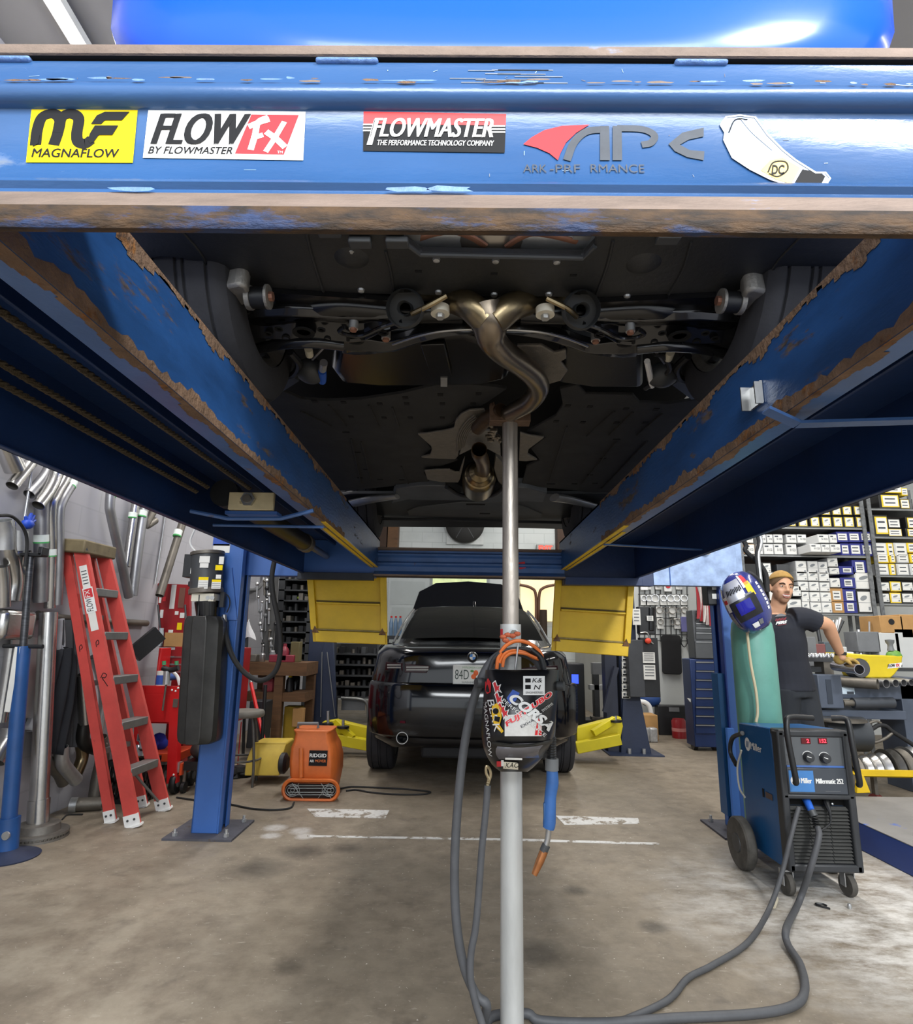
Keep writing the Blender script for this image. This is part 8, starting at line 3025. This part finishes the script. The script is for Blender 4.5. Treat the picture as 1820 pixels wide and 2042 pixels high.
def carton(label, q, base, lab_m=None, inset=(2, 2, 2, 2), txt=None, group=None, pic=False, push=0.0, depth=.32, edge=None, lines=0):
    """box whose front fills pixel rectangle q; base colour, printed front label"""
    a, c = atY(q[0], q[3], YS + .02 - push), atY(q[2], q[1], YS + .02 - push)
    for z in zsh.values():
        if abs(a.z - z) < .04:
            a.z = z
    a, c = a + Vector((.0055, 0, .003)), c - Vector((.0055, 0, .004))
    t = thing('carton', label, 'box', Vector(((a.x + c.x)/2, YS + .02 - push, a.z)), group)
    Y = YS + .02 - push
    MB().bb(a.x, c.x, Y, Y + depth, a.z, c.z, base).build('carton_body', t, bev=.004)
    w_, h_ = c.x - a.x, c.z - a.z
    s = MB()
    if edge:
        s.rect(a.x + inset[0]*kS*.6, a.z + inset[3]*kS*.6, c.x - inset[2]*kS*.6, c.z - inset[1]*kS*.6, UX, UZ, (0, Y, 0), edge, d=.0012)
    if lab_m:
        x0, x1, z0, z1 = a.x + inset[0]*kS, c.x - inset[2]*kS, a.z + inset[3]*kS, c.z - inset[1]*kS
        s.rect(x0, z0, x1, z1, UX, UZ, (0, Y, 0), lab_m, d=.0020)
        if txt:
            s.text(txt, x0 + (x1 - x0)*.3, z0 + (z1 - z0)*.3, (x1 - x0)*.6, (z1 - z0)*.28, UX, UZ, (0, Y, 0), decal_grey, d=.0028, bold=.02)
            s.rect(x0 + (x1 - x0)*.08, z0 + (z1 - z0)*.72, x0 + (x1 - x0)*.5, z0 + (z1 - z0)*.88, UX, UZ, (0, Y, 0), decal_grey, d=.0028)
        if pic:
            cx, cz = x0 + (x1 - x0)*.45, z0 + (z1 - z0)*.68
            s.add([Vector((cx + (x1 - x0)*.28*math.cos(2*PI*k/12) + .006*math.sin(2*PI*k/12), Y - .0028, cz + (z1 - z0)*.13*math.sin(2*PI*k/12) + (x1 - x0)*.05*math.cos(2*PI*k/12))) for k in range(12)], [tuple(range(12))], M('print_grey', '#7f8385', .6))
            s.rect(x0, z0 + (z1 - z0)*.44, x1, z0 + (z1 - z0)*.46, UX, UZ, (0, Y, 0), M('print_grey'), d=.0026)
            s.rect(x0 + (x1 - x0)*.75, z0 + (z1 - z0)*.08, x0 + (x1 - x0)*.92, z0 + (z1 - z0)*.25, UX, UZ, (0, Y, 0), M('print_grey'), d=.0026)
        for k in range(lines):
            zz = z0 + (z1 - z0)*(.25 + .4*k/max(1, lines - 1))
            s.rect(x0 + (x1 - x0)*.12, zz, x0 + (x1 - x0)*.82, zz + (z1 - z0)*.12, UX, UZ, (0, Y, 0), decal_grey, d=.0028)
    if s.v:
        s.build('carton_print', t)
    return t


O = ('first', 'second', 'third', 'fourth', 'fifth', 'sixth', 'seventh', 'eighth', 'ninth')
z4 = lambda x, y: (1480 + x*.1958, 930 + y*.1958)


def q4(x0, y0, x1, y1):
    a, c = z4(x0, y0), z4(x1, y1)
    return (a[0], a[1], c[0], c[1])


for row, nm, ys, xs in ((0, 'upper', (398, 502), ((572, 676), (682, 784), (796, 896), (905, 1008), (1012, 1118), (1130, 1246))), (1, 'lower', (508, 610), ((440, 548), (562, 668), (685, 790), (802, 910), (918, 1025), (1030, 1140), (1152, 1262)))):
    for i, (x0, x1) in enumerate(xs):
        carton('%s black carton with yellow rimmed label from the left, %s row on the top shelf' % (O[i], nm), q4(x0, ys[0], x1, ys[1]), cb, paper, (4, 3, 4, 3), group='yellow rimmed cartons on the top shelf', edge=cyel, pic=True)
for row, nm, ys, xs in ((0, 'upper', (690, 782), ((20, 110), (170, 242), (246, 310), (316, 412), (445, 550), (556, 652), (768, 878), (884, 962))), (1, 'lower', (788, 884), ((20, 125), (150, 208), (214, 316), (320, 414), (444, 552), (690, 800), (804, 888), (892, 1000)))):
    for i, (x0, x1) in enumerate(xs):
        carton('%s white carton with printed number from the left, %s row of numbered cartons' % (O[i], nm), q4(x0, ys[0], x1, ys[1]), cw if (i, row) != (0, 1) else cbrn, paper, (1, 1, 1, 1), '31123' if i > 3 else '31122', group='numbered white cartons', push=.22 if (i in (6, 7) and row == 0) or (i > 4 and row) else 0, depth=.5 if i > 4 else .32)
for row, nm, ys, xs in ((0, 'upper', (662, 774), ((962, 1076), (1082, 1195), (1202, 1312))), (1, 'lower', (782, 884), ((1003, 1090), (1096, 1206), (1212, 1322)))):
    for i, (x0, x1) in enumerate(xs):
        carton('%s dark blue carton from the left, %s row beside the numbered white cartons' % (O[i], nm), q4(x0, ys[0], x1, ys[1]), cblu, paper, (2, 4, 3, 4), group='dark blue cartons on the white and blue shelf', lines=2)
cols = (((542, 960, 652, 1060), (552, 1066, 660, 1166), (568, 1170, 672, 1270), (600, 1274, 680, 1372), (606, 1376, 686, 1478)),
        ((664, 962, 768, 1062), (664, 1070, 770, 1168), (680, 1172, 780, 1272), (686, 1278, 790, 1378), (694, 1382, 804, 1482)),
        ((772, 968, 864, 1070), (776, 1074, 882, 1174), (788, 1178, 890, 1276), (796, 1280, 904, 1378), (808, 1382, 912, 1484)),
        ((866, 928, 970, 1024), (888, 1030, 988, 1132), (892, 1134, 994, 1234)))
for ci, col_ in enumerate(cols):
    for ri, q in enumerate(col_):
        carton('%s white carton from the top in the %s stacked column behind the man' % (O[ri], O[ci]), q4(*q), cw, paper, (1, 1, 1, 1), group='stacked white cartons behind the man', pic=True)
for i, q in enumerate(((894, 1240, 1022, 1360), (916, 1366, 1036, 1484))):
    carton('%s brown carton with white label under the fourth white column' % ('upper', 'lower')[i], q4(*q), cbrn, paper, (5, 5, 5, 5), lines=2)
for i, q in enumerate(((990, 1015, 1142, 1126), (1002, 1130, 1152, 1244), (1020, 1250, 1162, 1362), (1030, 1368, 1168, 1484))):
    carton('%s dark blue carton from the top in the blue column right of the brown cartons' % O[i], q4(*q), cblu, paper, (7, 4, 7, 4), group='column of dark blue cartons', lines=3)
carton('single dark blue carton on top of the large white carton', q4(1120, 952, 1264, 1066), cblu, paper, (6, 4, 6, 4), lines=3)
carton('large white carton with pipe picture at the right end of the middle shelf', q4(1150, 1074, 1330, 1252), cw, paper, (2, 2, 2, 2), pic=True)
carton('tall black edged white carton at the right end below the large white one', q4(1166, 1258, 1312, 1480), cb, paper, (4, 3, 3, 3), pic=True)
for i, (q, lab_) in enumerate((((500, 1208, 602, 1332), 'upper black edged white carton right of the man\'s face'), ((448, 1342, 606, 1478), 'lower black edged white carton right of the man\'s chin'), ((262, 1070, 450, 1340), 'black edged white carton right behind the man\'s blond hair'), ((200, 975, 296, 1062), 'black edged white carton at the left end of the middle shelf, topmost'), ((350, 995, 480, 1075), 'dark grey carton left of the first white column, above the man\'s head'))):
    carton(lab_, q4(*q), cb if i < 4 else grey_dk, paper if i < 4 else None, (2, 2, 2, 2), pic=i < 4)
carton('black carton at the far left of the middle shelf behind the hose', q4(30, 990, 170, 1200), cb)
carton('white carton lying on the highest shelf left of the upright', q4(1130, 270, 1262, 320), cw, paper, (1, 1, 1, 1))
# right hand shelving
rr = [((1410, 180, 1620, 272), cyel, 'yellow carton with white front on top of the black one at upper right', (2, 2, 2, 2), None), ((1392, 280, 1600, 402), cb, 'large black carton with yellow label under the yellow carton', (8, 4, 5, 5), cyel),
      ((1605, 330, 1700, 412), cb, 'small black carton right of the large black one, upper right shelf', (2, 2, 2, 2), cyel), ((1620, 218, 1680, 300), cyel, 'narrow yellow carton behind the small black one at upper right', (1, 2, 1, 2), None),
      ((1340, 492, 1475, 704), cb, 'upright black carton with tall yellow label on the second right shelf', (7, 6, 3, 8), cyel), ((1478, 530, 1606, 618), cb, 'flat black carton with pale label, upper of two beside the upright one', (2, 2, 2, 2), None), ((1484, 630, 1625, 715), cb, 'flat black carton with yellow label, lower of two beside the upright one', (2, 2, 2, 2), cyel), ((1665, 512, 1770, 610), cb, 'black carton with yellow rim at the right frame edge, upper', (5, 3, 1, 2), cyel), ((1665, 630, 1770, 715), cb, 'black carton with yellow rim at the right frame edge, lower', (6, 2, 1, 2), cyel)]
for q, m_, lab_, ins, e_ in rr:
    carton(lab_, q4(*q), m_, paper, ins, edge=e_, lines=2)
for ri, (y0, y1, nm) in enumerate(((775, 880, 'upper'), (888, 984, 'middle'), (990, 1094, 'lower'))):
    for i, (x0, x1) in enumerate(((1336, 1466), (1470, 1534), (1545, 1670), (1678, 1760))):
        m_ = (cw, cyel, cw, cyel)[i] if ri == 0 else (cyel, cyel, cw, cyel)[i] if ri == 1 else (cw, cyel, cw, cw)[i]
        carton('%s carton from the left in the %s layer of the third right shelf' % (O[i], nm), q4(x0 + (30 if ri else 0), y0, x1 + (20 if ri else 0), y1), m_, paper, (3, 2, 2, 2), group='white and yellow cartons on the third right shelf', lines=2)
for ri, (y0, y1, nm) in enumerate(((1170, 1275, 'upper'), (1284, 1390, 'lower'))):
    for i, (x0, x1) in enumerate(((1374, 1500), (1508, 1614), (1620, 1740))):
        carton('%s carton from the left in the %s row of the lowest right shelf' % (O[i], nm), q4(x0, y0, x1, y1), cb if i != 1 else cyel, paper, (2, 2, 2, 2), group='cartons on the lowest right shelf', pic=True)
# clutter beneath the shelves
YU = 5.75
for lab_, q, m_, d in (('open cardboard box with round hole under the right shelving', (1757, 1228, 1798, 1262), cardboard, .3), ('tall cardboard flap box at the right edge under the shelving', (1799, 1226, 1840, 1272), cardboard, .3), ('tall white carton standing under the right shelving', (1792, 1254, 1820, 1332), cw, .2), ('white carton left of the tall white carton under the shelving', (1757, 1262, 1791, 1330), cw, .25), ('grey carton under the shelving behind the bender', (1712, 1260, 1752, 1300), grey_md, .2)):
    b = MB()
    a, c = atY(q[0], q[3], YU), atY(q[2], q[1], YU)
    b.bb(a.x, c.x, YU, YU + d, a.z, c.z, m_)
    o = tag(b.build('carton', None, bev=.006), lab_, 'box')
    if 'hole' in lab_:
        MB().lathe([(.028, 0), (.028, -.002)], atY(1777, 1240, YU - .001), (0, 1, 0), black_matte, n=20).build('round_hole', o)
tbz = atY(1780, 1331, YU).z
b = MB()
b.bb(atY(1596, 1330, YU).x, atY(1870, 1330, YU).x, YU - .1, YU + .48, tbz - .03, tbz - .002, darkshelf)
for x in (1600, 1860):
    b.bb(atY(x, 1330, YU).x, atY(x, 1330, YU).x + .05, YU, YU + .05, 0, tbz - .03, darkshelf)
tag(b.build('low_bench', None), 'dark low bench under the shelving behind the bender', 'bench')
rnd = random.Random(5)
for k in range(9):
    x0, x1 = rnd.uniform(1640, 1735), rnd.uniform(-24, 24)
    L_ = MB().cyl(Vector((atY(x0, 1328, YU + .2).x, YU + .06 + .04*k, tbz)), atY(x0 + x1, rnd.uniform(1232, 1262), YU + .08 + .04*k), rnd.uniform(.008, .018), rnd.choice([steel, galv, grey_md, M('black_rod', '#2a2c2e', .5)]), n=8)
    tag(L_.build('metal_rod', None), 'thin metal rod leaning among others under the shelving behind the man\'s arm', 'rod', 'metal rods under the shelving')
for k, (x, w, h, m_) in enumerate(((1612, 14, 60, grey_md), (1630, 16, 46, M('dusty_red', '#7a4a48', .7)), (1648, 14, 50, M('slate', '#4f5a60', .6)), (1672, 16, 40, cw), (1690, 12, 30, white), (1702, 14, 26, M('slate')))):
    b = MB()
    a, c = atY(x, 1330, YU - .08), atY(x + w, 1330 - h, YU - .08)
    b.bb(a.x, c.x, YU - .08, YU + .02, tbz, c.z, m_)
    tag(b.build('carton', None, bev=.006), '%s upright box from the left on the low bench behind the man\'s arm' % O[k], 'box', 'upright boxes on the low bench')
# scraps on the floor by the welder
tag(MB().tube([atZ(x, y, .006) for x, y in ((1655, 1812), (1632, 1806), (1626, 1802), (1640, 1803), (1648, 1806))], .004, black, n=6).build('wire_scrap', None), 'bent black scrap of wire on the floor in front of the welder', 'wire')
c = atZ(1694, 1812, 0)
tag(MB().lathe([(.008, 0), (.009, .012), (.006, .02), (.001, .02)], c, (0, 0, 1), galv, n=12).build('small_fitting', None), 'small metal fitting on the floor in front of the welder casters', 'fitting')
# ================================================================== the man at the bender
PYm = 4.55
man = thing('person', 'smiling man in dark T-shirt and black trousers leaning on the bender with one gloved hand', 'person', Vector((2.47, 4.62, 0)))
skin = M('skin', '#c99878', .5, 0, .06, 8)
shirt = M('shirt_navy', '#1b1e28', .85, 0, .12, 8)
trous = M('trouser_black', '#20242a', .85, 0, .15, 6)
glov = M('glove_tan', '#a88a48', .85, 0, .2, 14)


def add_stubble():
    nt = skin.node_tree
    N, L = nt.nodes, nt.links
    b_ = N['Principled BSDF']
    old = b_.inputs['Base Color'].links[0].from_socket
    tc = N.new('ShaderNodeTexCoord')
    fac = None
    for c, r in ((H(0, .05, -.085), .055), (H(-.05, .02, -.06), .045), (H(.05, .02, -.06), .045), (H(0, .08, -.042), .024)):
        d = N.new('ShaderNodeVectorMath')
        d.operation = 'DISTANCE'
        d.inputs[1].default_value = c - Vector((2.47, 4.62, 0))
        L.new(tc.outputs['Object'], d.inputs[0])
        m_ = N.new('ShaderNodeMapRange')
        for k, v in (('From Min', r*1.15), ('From Max', r*.6), ('To Max', .62)):
            m_.inputs[k].default_value = v
        L.new(d.outputs['Value'], m_.inputs['Value'])
        if fac is None:
            fac = m_.outputs[0]
        else:
            x = N.new('ShaderNodeMath')
            x.operation = 'MAXIMUM'
            L.new(fac, x.inputs[0])
            L.new(m_.outputs[0], x.inputs[1])
            fac = x.outputs[0]
    mx = N.new('ShaderNodeMix')
    mx.data_type = 'RGBA'
    L.new(fac, mx.inputs[0])
    L.new(old, mx.inputs[6])
    mx.inputs[7].default_value = lin('#6f4f3c')
    L.new(mx.outputs[2], b_.inputs['Base Color'])


def remesh(o, vox, sm=3):
    r = o.modifiers.new('remesh', 'REMESH')
    r.mode, r.voxel_size, r.use_smooth_shade = 'VOXEL', vox, True
    s_ = o.modifiers.new('smooth', 'SMOOTH')
    s_.iterations, s_.factor = sm, .5
    return o


fd = Vector((-.03, -1, -.06)).normalized()      # where the face looks
hu = Vector((.10, .02, 1)).normalized()
hr = fd.cross(hu).normalized()*-1
if hr.x < 0:
    hr = -hr
hu = hr.cross(fd).normalized()
if hu.z < 0:
    hu = -hu
HR = Matrix((hr, fd, hu)).transposed()
hc = atY(1558, 1173, PYm)
H = lambda a, b_, c: hc + hr*a + fd*b_ + hu*c
add_stubble()
sk = MB()
sk.ball(H(0, -.012, .028), (.076, .095, .088), skin, 20, HR)
sk.ball(H(0, .012, -.035), (.063, .072, .080), skin, 18, HR)
sk.ball(H(0, .045, -.088), (.032, .030, .026), skin, 14, HR)
for s_ in (-1, 1):
    sk.ball(H(s_*.036, .052, -.022), (.022, .020, .024), skin, 12, HR)
    sk.ball(H(s_*.028, .070, .030), (.022, .012, .009), skin, 12, HR)
    sk.ball(H(s_*.078, -.012, -.004), (.010, .020, .032), skin, 12, HR)
    sk.ball(H(s_*.012, .088, -.026), (.009, .010, .008), skin, 10, HR)
sk.tube([H(0, .080, .018), H(0, .092, -.008), H(0, .104, -.024)], [.009, .010, .012], skin, 10)
sk.tube([H(-.026, .062, -.060), H(0, .076, -.062), H(.026, .062, -.060)], .009, skin, 8)
nb = Vector((2.385, 4.62, 1.375))
sk.tube([H(0, -.015, -.06), (H(0, -.015, -.10) + nb)/2, nb, nb + Vector((.02, .02, -.1))], [.056, .054, .066, .10], skin, 16)
chest = Vector((2.44, 4.66, 1.16))
LS = atY(1604, 1234, 4.60)                  # shoulder, elbow and wrist of the arm on the pipe
LE = atY(1649, 1246, 4.62)
LW = atY(1676, 1305, 4.76)
RS = Vector((2.20, 4.60, 1.27))
RE, RW = Vector((2.17, 4.62, .98)), Vector((2.28, 4.72, .80))
hip = Vector((2.50, 4.70, .86))
kn = {-1: Vector((2.42, 4.72, .46)), 1: Vector((2.60, 4.66, .47))}
ft = {-1: Vector((2.44, 4.80, .07)), 1: Vector((2.66, 4.72, .07))}
bx_ = Vector((.90, .43, 0)).normalized()
by_ = Vector((-.43, .90, 0))


def torso(b_, e, mat, lo):
    rows_ = [(nb + Vector((.0, .01, -.015)), .085, .07), (Vector((2.40, 4.635, 1.32)), .17, .095), (Vector((2.415, 4.64, 1.26)), .205, .115), (chest, .19, .125), (Vector((2.465, 4.68, 1.02)), .165, .115), (Vector((2.49, 4.69, .92)), .165, .115), (hip, .175, .12)]
    if lo:
        rows_.append((hip + Vector((0, 0, -.06)), .178, .122))
    b_.rings([[c + bx_*(w + e)*math.cos(2*PI*k/24) + by_*(d + e)*math.sin(2*PI*k/24) for k in range(24)] for c, w, d in rows_], mat)


torso(sk, 0, skin, False)
sk.tube([LS + Vector((-.09, 0, .0)), LS, (LS + LE)/2 + UZ*.004, LE, (LE*2 + LW)/3, LW], [.07, .068, .056, .047, .046, .030], skin, 16)
sk.tube([RS, (RS + RE)/2, RE, (RE*2 + RW)/3, RW], [.064, .054, .044, .042, .029], skin, 16)
for s_ in (-1, 1):
    h0 = hip + bx_*s_*.085
    sk.tube([h0, (h0 + kn[s_])/2, kn[s_], (kn[s_]*1.3 + ft[s_]*.7)/2, ft[s_]], [.095, .085, .06, .058, .04], skin, 14)


def hand(b_, wrist, d, palm, curl, mat, r=1.0, thumb=1):
    """palm and five bent fingers; d = finger direction, palm = palm side normal"""
    d, palm = d.normalized(), palm.normalized()
    sd = d.cross(palm).normalized()
    pc = wrist + d*.05
    b_.ball(pc, (.044*r, .048*r, .017*r), mat, 14, Matrix((sd, d, palm)).transposed())
    for i, L in enumerate((.068, .076, .070, .055)):
        p = wrist + d*.088 + sd*(-.030 + .020*i)*thumb
        pts, a = [p - d*.03, p], 0
        for q in (.45, .32, .23):
            a += curl
            p = p + (d*math.cos(a) + palm*math.sin(a))*L*q*1.25
            pts.append(p)
        b_.tube(pts, [.010*r, .0105*r, .0095*r, .009*r, .0075*r], mat, 10, 3)
    p = wrist + d*.03 - sd*.034*thumb
    b_.tube([wrist + d*.02 - sd*.015*thumb, p, p - sd*.022*thumb + palm*.022 + d*.02, p - sd*.018*thumb + palm*.048 + d*.036], [.014*r, .013*r, .011*r, .0085*r], mat, 10, 3)


hdir = Vector((.10, -.30, -.95))
hand(sk, RW, Vector((.5, .5, -.7)), Vector((.6, -.6, 0)), .45, skin, 1, -1)
sk.ball(LW + hdir.normalized()*.02, .03, skin, 12)
remesh(sk.build('body', man), .0072, 2)
gl = MB()
ax_ = (atY(1713, 1335, 4.62) - atY(1664, 1328, 4.98)).normalized()
grip = atY(1664, 1328, 4.98) + ax_*.20 + UZ*.046       # on top of the pipe
acr = ax_.cross(UZ).normalized()
if acr.y > 0:
    acr = -acr                                         # fingers go over the near side of the pipe
wr = grip - acr*.06 + UZ*.012
gl.tube([LW, (LW + wr)/2, wr, wr + acr*.03], [.034, .036, .036, .03], glov, 14)
gl.tube([LW + Vector((0, 0, .012)), LW - Vector((0, 0, .004))], [.037, .037], M('cuff_black', '#1a1a1a', .8), 14, 1)
hand(gl, wr, acr + Vector((0, 0, .06)), Vector((0, 0, -1)), .62, glov, 1.25, 1)
remesh(gl.build('glove', man), .0055, 1)
cf_ = MB().tube([LW + UZ*.018, LW - UZ*.004], [.040, .041], M('cuff_black'), 16, 1)
cf_.build('cuff', man)
ts = MB()
torso(ts, .014, shirt, True)
ts.tube([LS + Vector((-.10, 0, .0)), LS + Vector((-.01, 0, .004)), LS + (LE - LS)*.32, LS + (LE - LS)*.52 - UZ*.006], [.085, .084, .08, .082], shirt, 16)
ts.tube([RS + UZ*.02, RS, (RS + RE)/2], [.08, .08, .07], shirt, 16)
remesh(ts.build('t_shirt', man), .0085, 3)
def chest_pt(x, y, off=.012):
    Y = 4.62
    for _ in range(5):                        # settle on the chest surface
        p = atY(x, y, Y)
        c, w, d = Vector((2.41, 4.64, 1.27)), .222, .132
        t = max(-.95, min(.95, (p - c).dot(bx_)/w))
        Y = (c + bx_*t*w - by_*d*math.sqrt(1 - t*t)).y - off
    return atY(x, y, Y)


s = MB()
s.grid(lambda u, v: chest_pt(1545 + 22*u, 1230 - (5*math.sin(PI*u) + .5)*v - 2*u), 8, 2, grey_md)
s.build('shirt_print', man, label='grey dome print on the chest')
s = MB()
for k in range(7):
    s.grid(lambda u, v, k=k: chest_pt(1545 + 3.1*k + 2.2*u + 2*v, 1238.5 - 5*v - .45*k + (k % 2)*.8), 2, 2, M('print_dark_red', '#7a2a34', .7))
s.build('shirt_print', man, label='dark red print on the chest')
for body, x0, y0, w, h, m_ in (('PERS', 1546, 1246, 23, 6, decal_white), ('.......', 1550, 1248, 18, 1.2, M('print_dark_red', '#7a2a34', .7))):
    t_ = MB().text(body, 0, 0, 1, 1, UX, UZ, (0, 0, 0), m_, d=0, shear=.3, bold=.06)
    MB().add([chest_pt(x0 + p.x*w, y0 - p.z*h - p.x*3.2) for p in t_.v], t_.f, m_).build('shirt_print', man, label='lettering on the chest')
tr = MB()
tr.rings([[c + bx_*w*math.cos(2*PI*k/24) + by_*d*math.sin(2*PI*k/24) for k in range(24)] for c, w, d in ((hip + UZ*.05, .176, .124), (hip, .182, .13), (hip - UZ*.1, .18, .13))], trous)
for s_ in (-1, 1):
    h0 = hip + bx_*s_*.085 - UZ*.03
    tr.tube([h0, (h0 + kn[s_])/2, kn[s_], (kn[s_] + ft[s_])/2, ft[s_] + UZ*.0], [.112, .102, .08, .075, .07], trous, 16)
remesh(tr.build('trousers', man), .01, 3)
for s_ in (-1, 1):
    sh_ = MB()
    f0 = ft[s_] + Vector((0, 0, -.03))
    dr_ = Vector((.35, -.93, 0)).normalized()
    sh_.tube([f0 - dr_*.07 + UZ*.02, f0 + UZ*.015, f0 + dr_*.08 - UZ*.0, f0 + dr_*.17 - UZ*.008], [.042, .048, .04, .03], black, 14)
    o = remesh(sh_.build('shoe', man), .007, 2)
# hair, brows, eyes, teeth, beard shadow
hm = M('hair_blond', '#a07c3c', .75, 0, .2, 60, .4, 200)


def cap(fn_lim, rr, mat, nm, off):
    b_ = MB()

    def fn(u, v):
        a = 2*PI*u
        lim = fn_lim(a)
        th = lim*v
        d = hr*math.sin(th)*math.cos(a)*rr[0] + fd*math.sin(th)*math.sin(a)*rr[1] + hu*math.cos(th)*rr[2]
        return H(0, -.012, .028) + d
    b_.grid(fn, 40, 14, mat)
    o = b_.build(nm, man)
    sl = o.modifiers.new('solidify', 'SOLIDIFY')
    sl.thickness, sl.offset = off, -1
    return o


cap(lambda a: 1.28 - .27*max(0, math.sin(a)) + .45*max(0, -math.sin(a)), (.089, .107, .108), hm, 'hair', .012)
cap(lambda a: 1.92 - .95*max(0, math.sin(a))**1.6 + .5*max(0, -math.sin(a)), (.0815, .100, .095), M('hair_fade_brown', '#5f4830', .8, 0, .2, 60), 'side_hair', .006)
for s_ in (-1, 1):
    e = MB().ball(H(s_*.031, .068, .010), (.012, .008, .0055), M('eye_white', '#d8d4cc', .3), 12, HR)
    e.ball(H(s_*.031, .0745, .010), (.0052, .003, .0052), M('iris_brown', '#2c1c14', .2), 10, HR)
    e.build('eye', man)
    MB().tube([H(s_*.014, .083, .026), H(s_*.032, .084, .033), H(s_*.052, .072, .028)], [.0045, .005, .003], M('brow_brown', '#3f2b1c', .8), 8).build('eyebrow', man)
MB().tube([H(-.028, .067, -.050), H(-.014, .079, -.057), H(0, .083, -.059), H(.014, .079, -.057), H(.028, .067, -.050)], [.003, .0065, .0075, .0065, .003], M('teeth_white', '#e6e2da', .3), 10, flat=.6).build('teeth', man)
MB().tube([H(-.031, .066, -.048), H(-.015, .080, -.066), H(0, .084, -.069), H(.015, .080, -.066), H(.031, .066, -.048)], [.002, .004, .0045, .004, .002], M('lip_rose', '#a8625a', .5), 8).build('lip', man)
MB().tube([H(-.031, .066, -.048), H(-.014, .082, -.050), H(0, .086, -.051), H(.014, .082, -.050), H(.031, .066, -.048)], [.002, .003, .0035, .003, .002], M('lip_rose'), 8).build('lip', man)
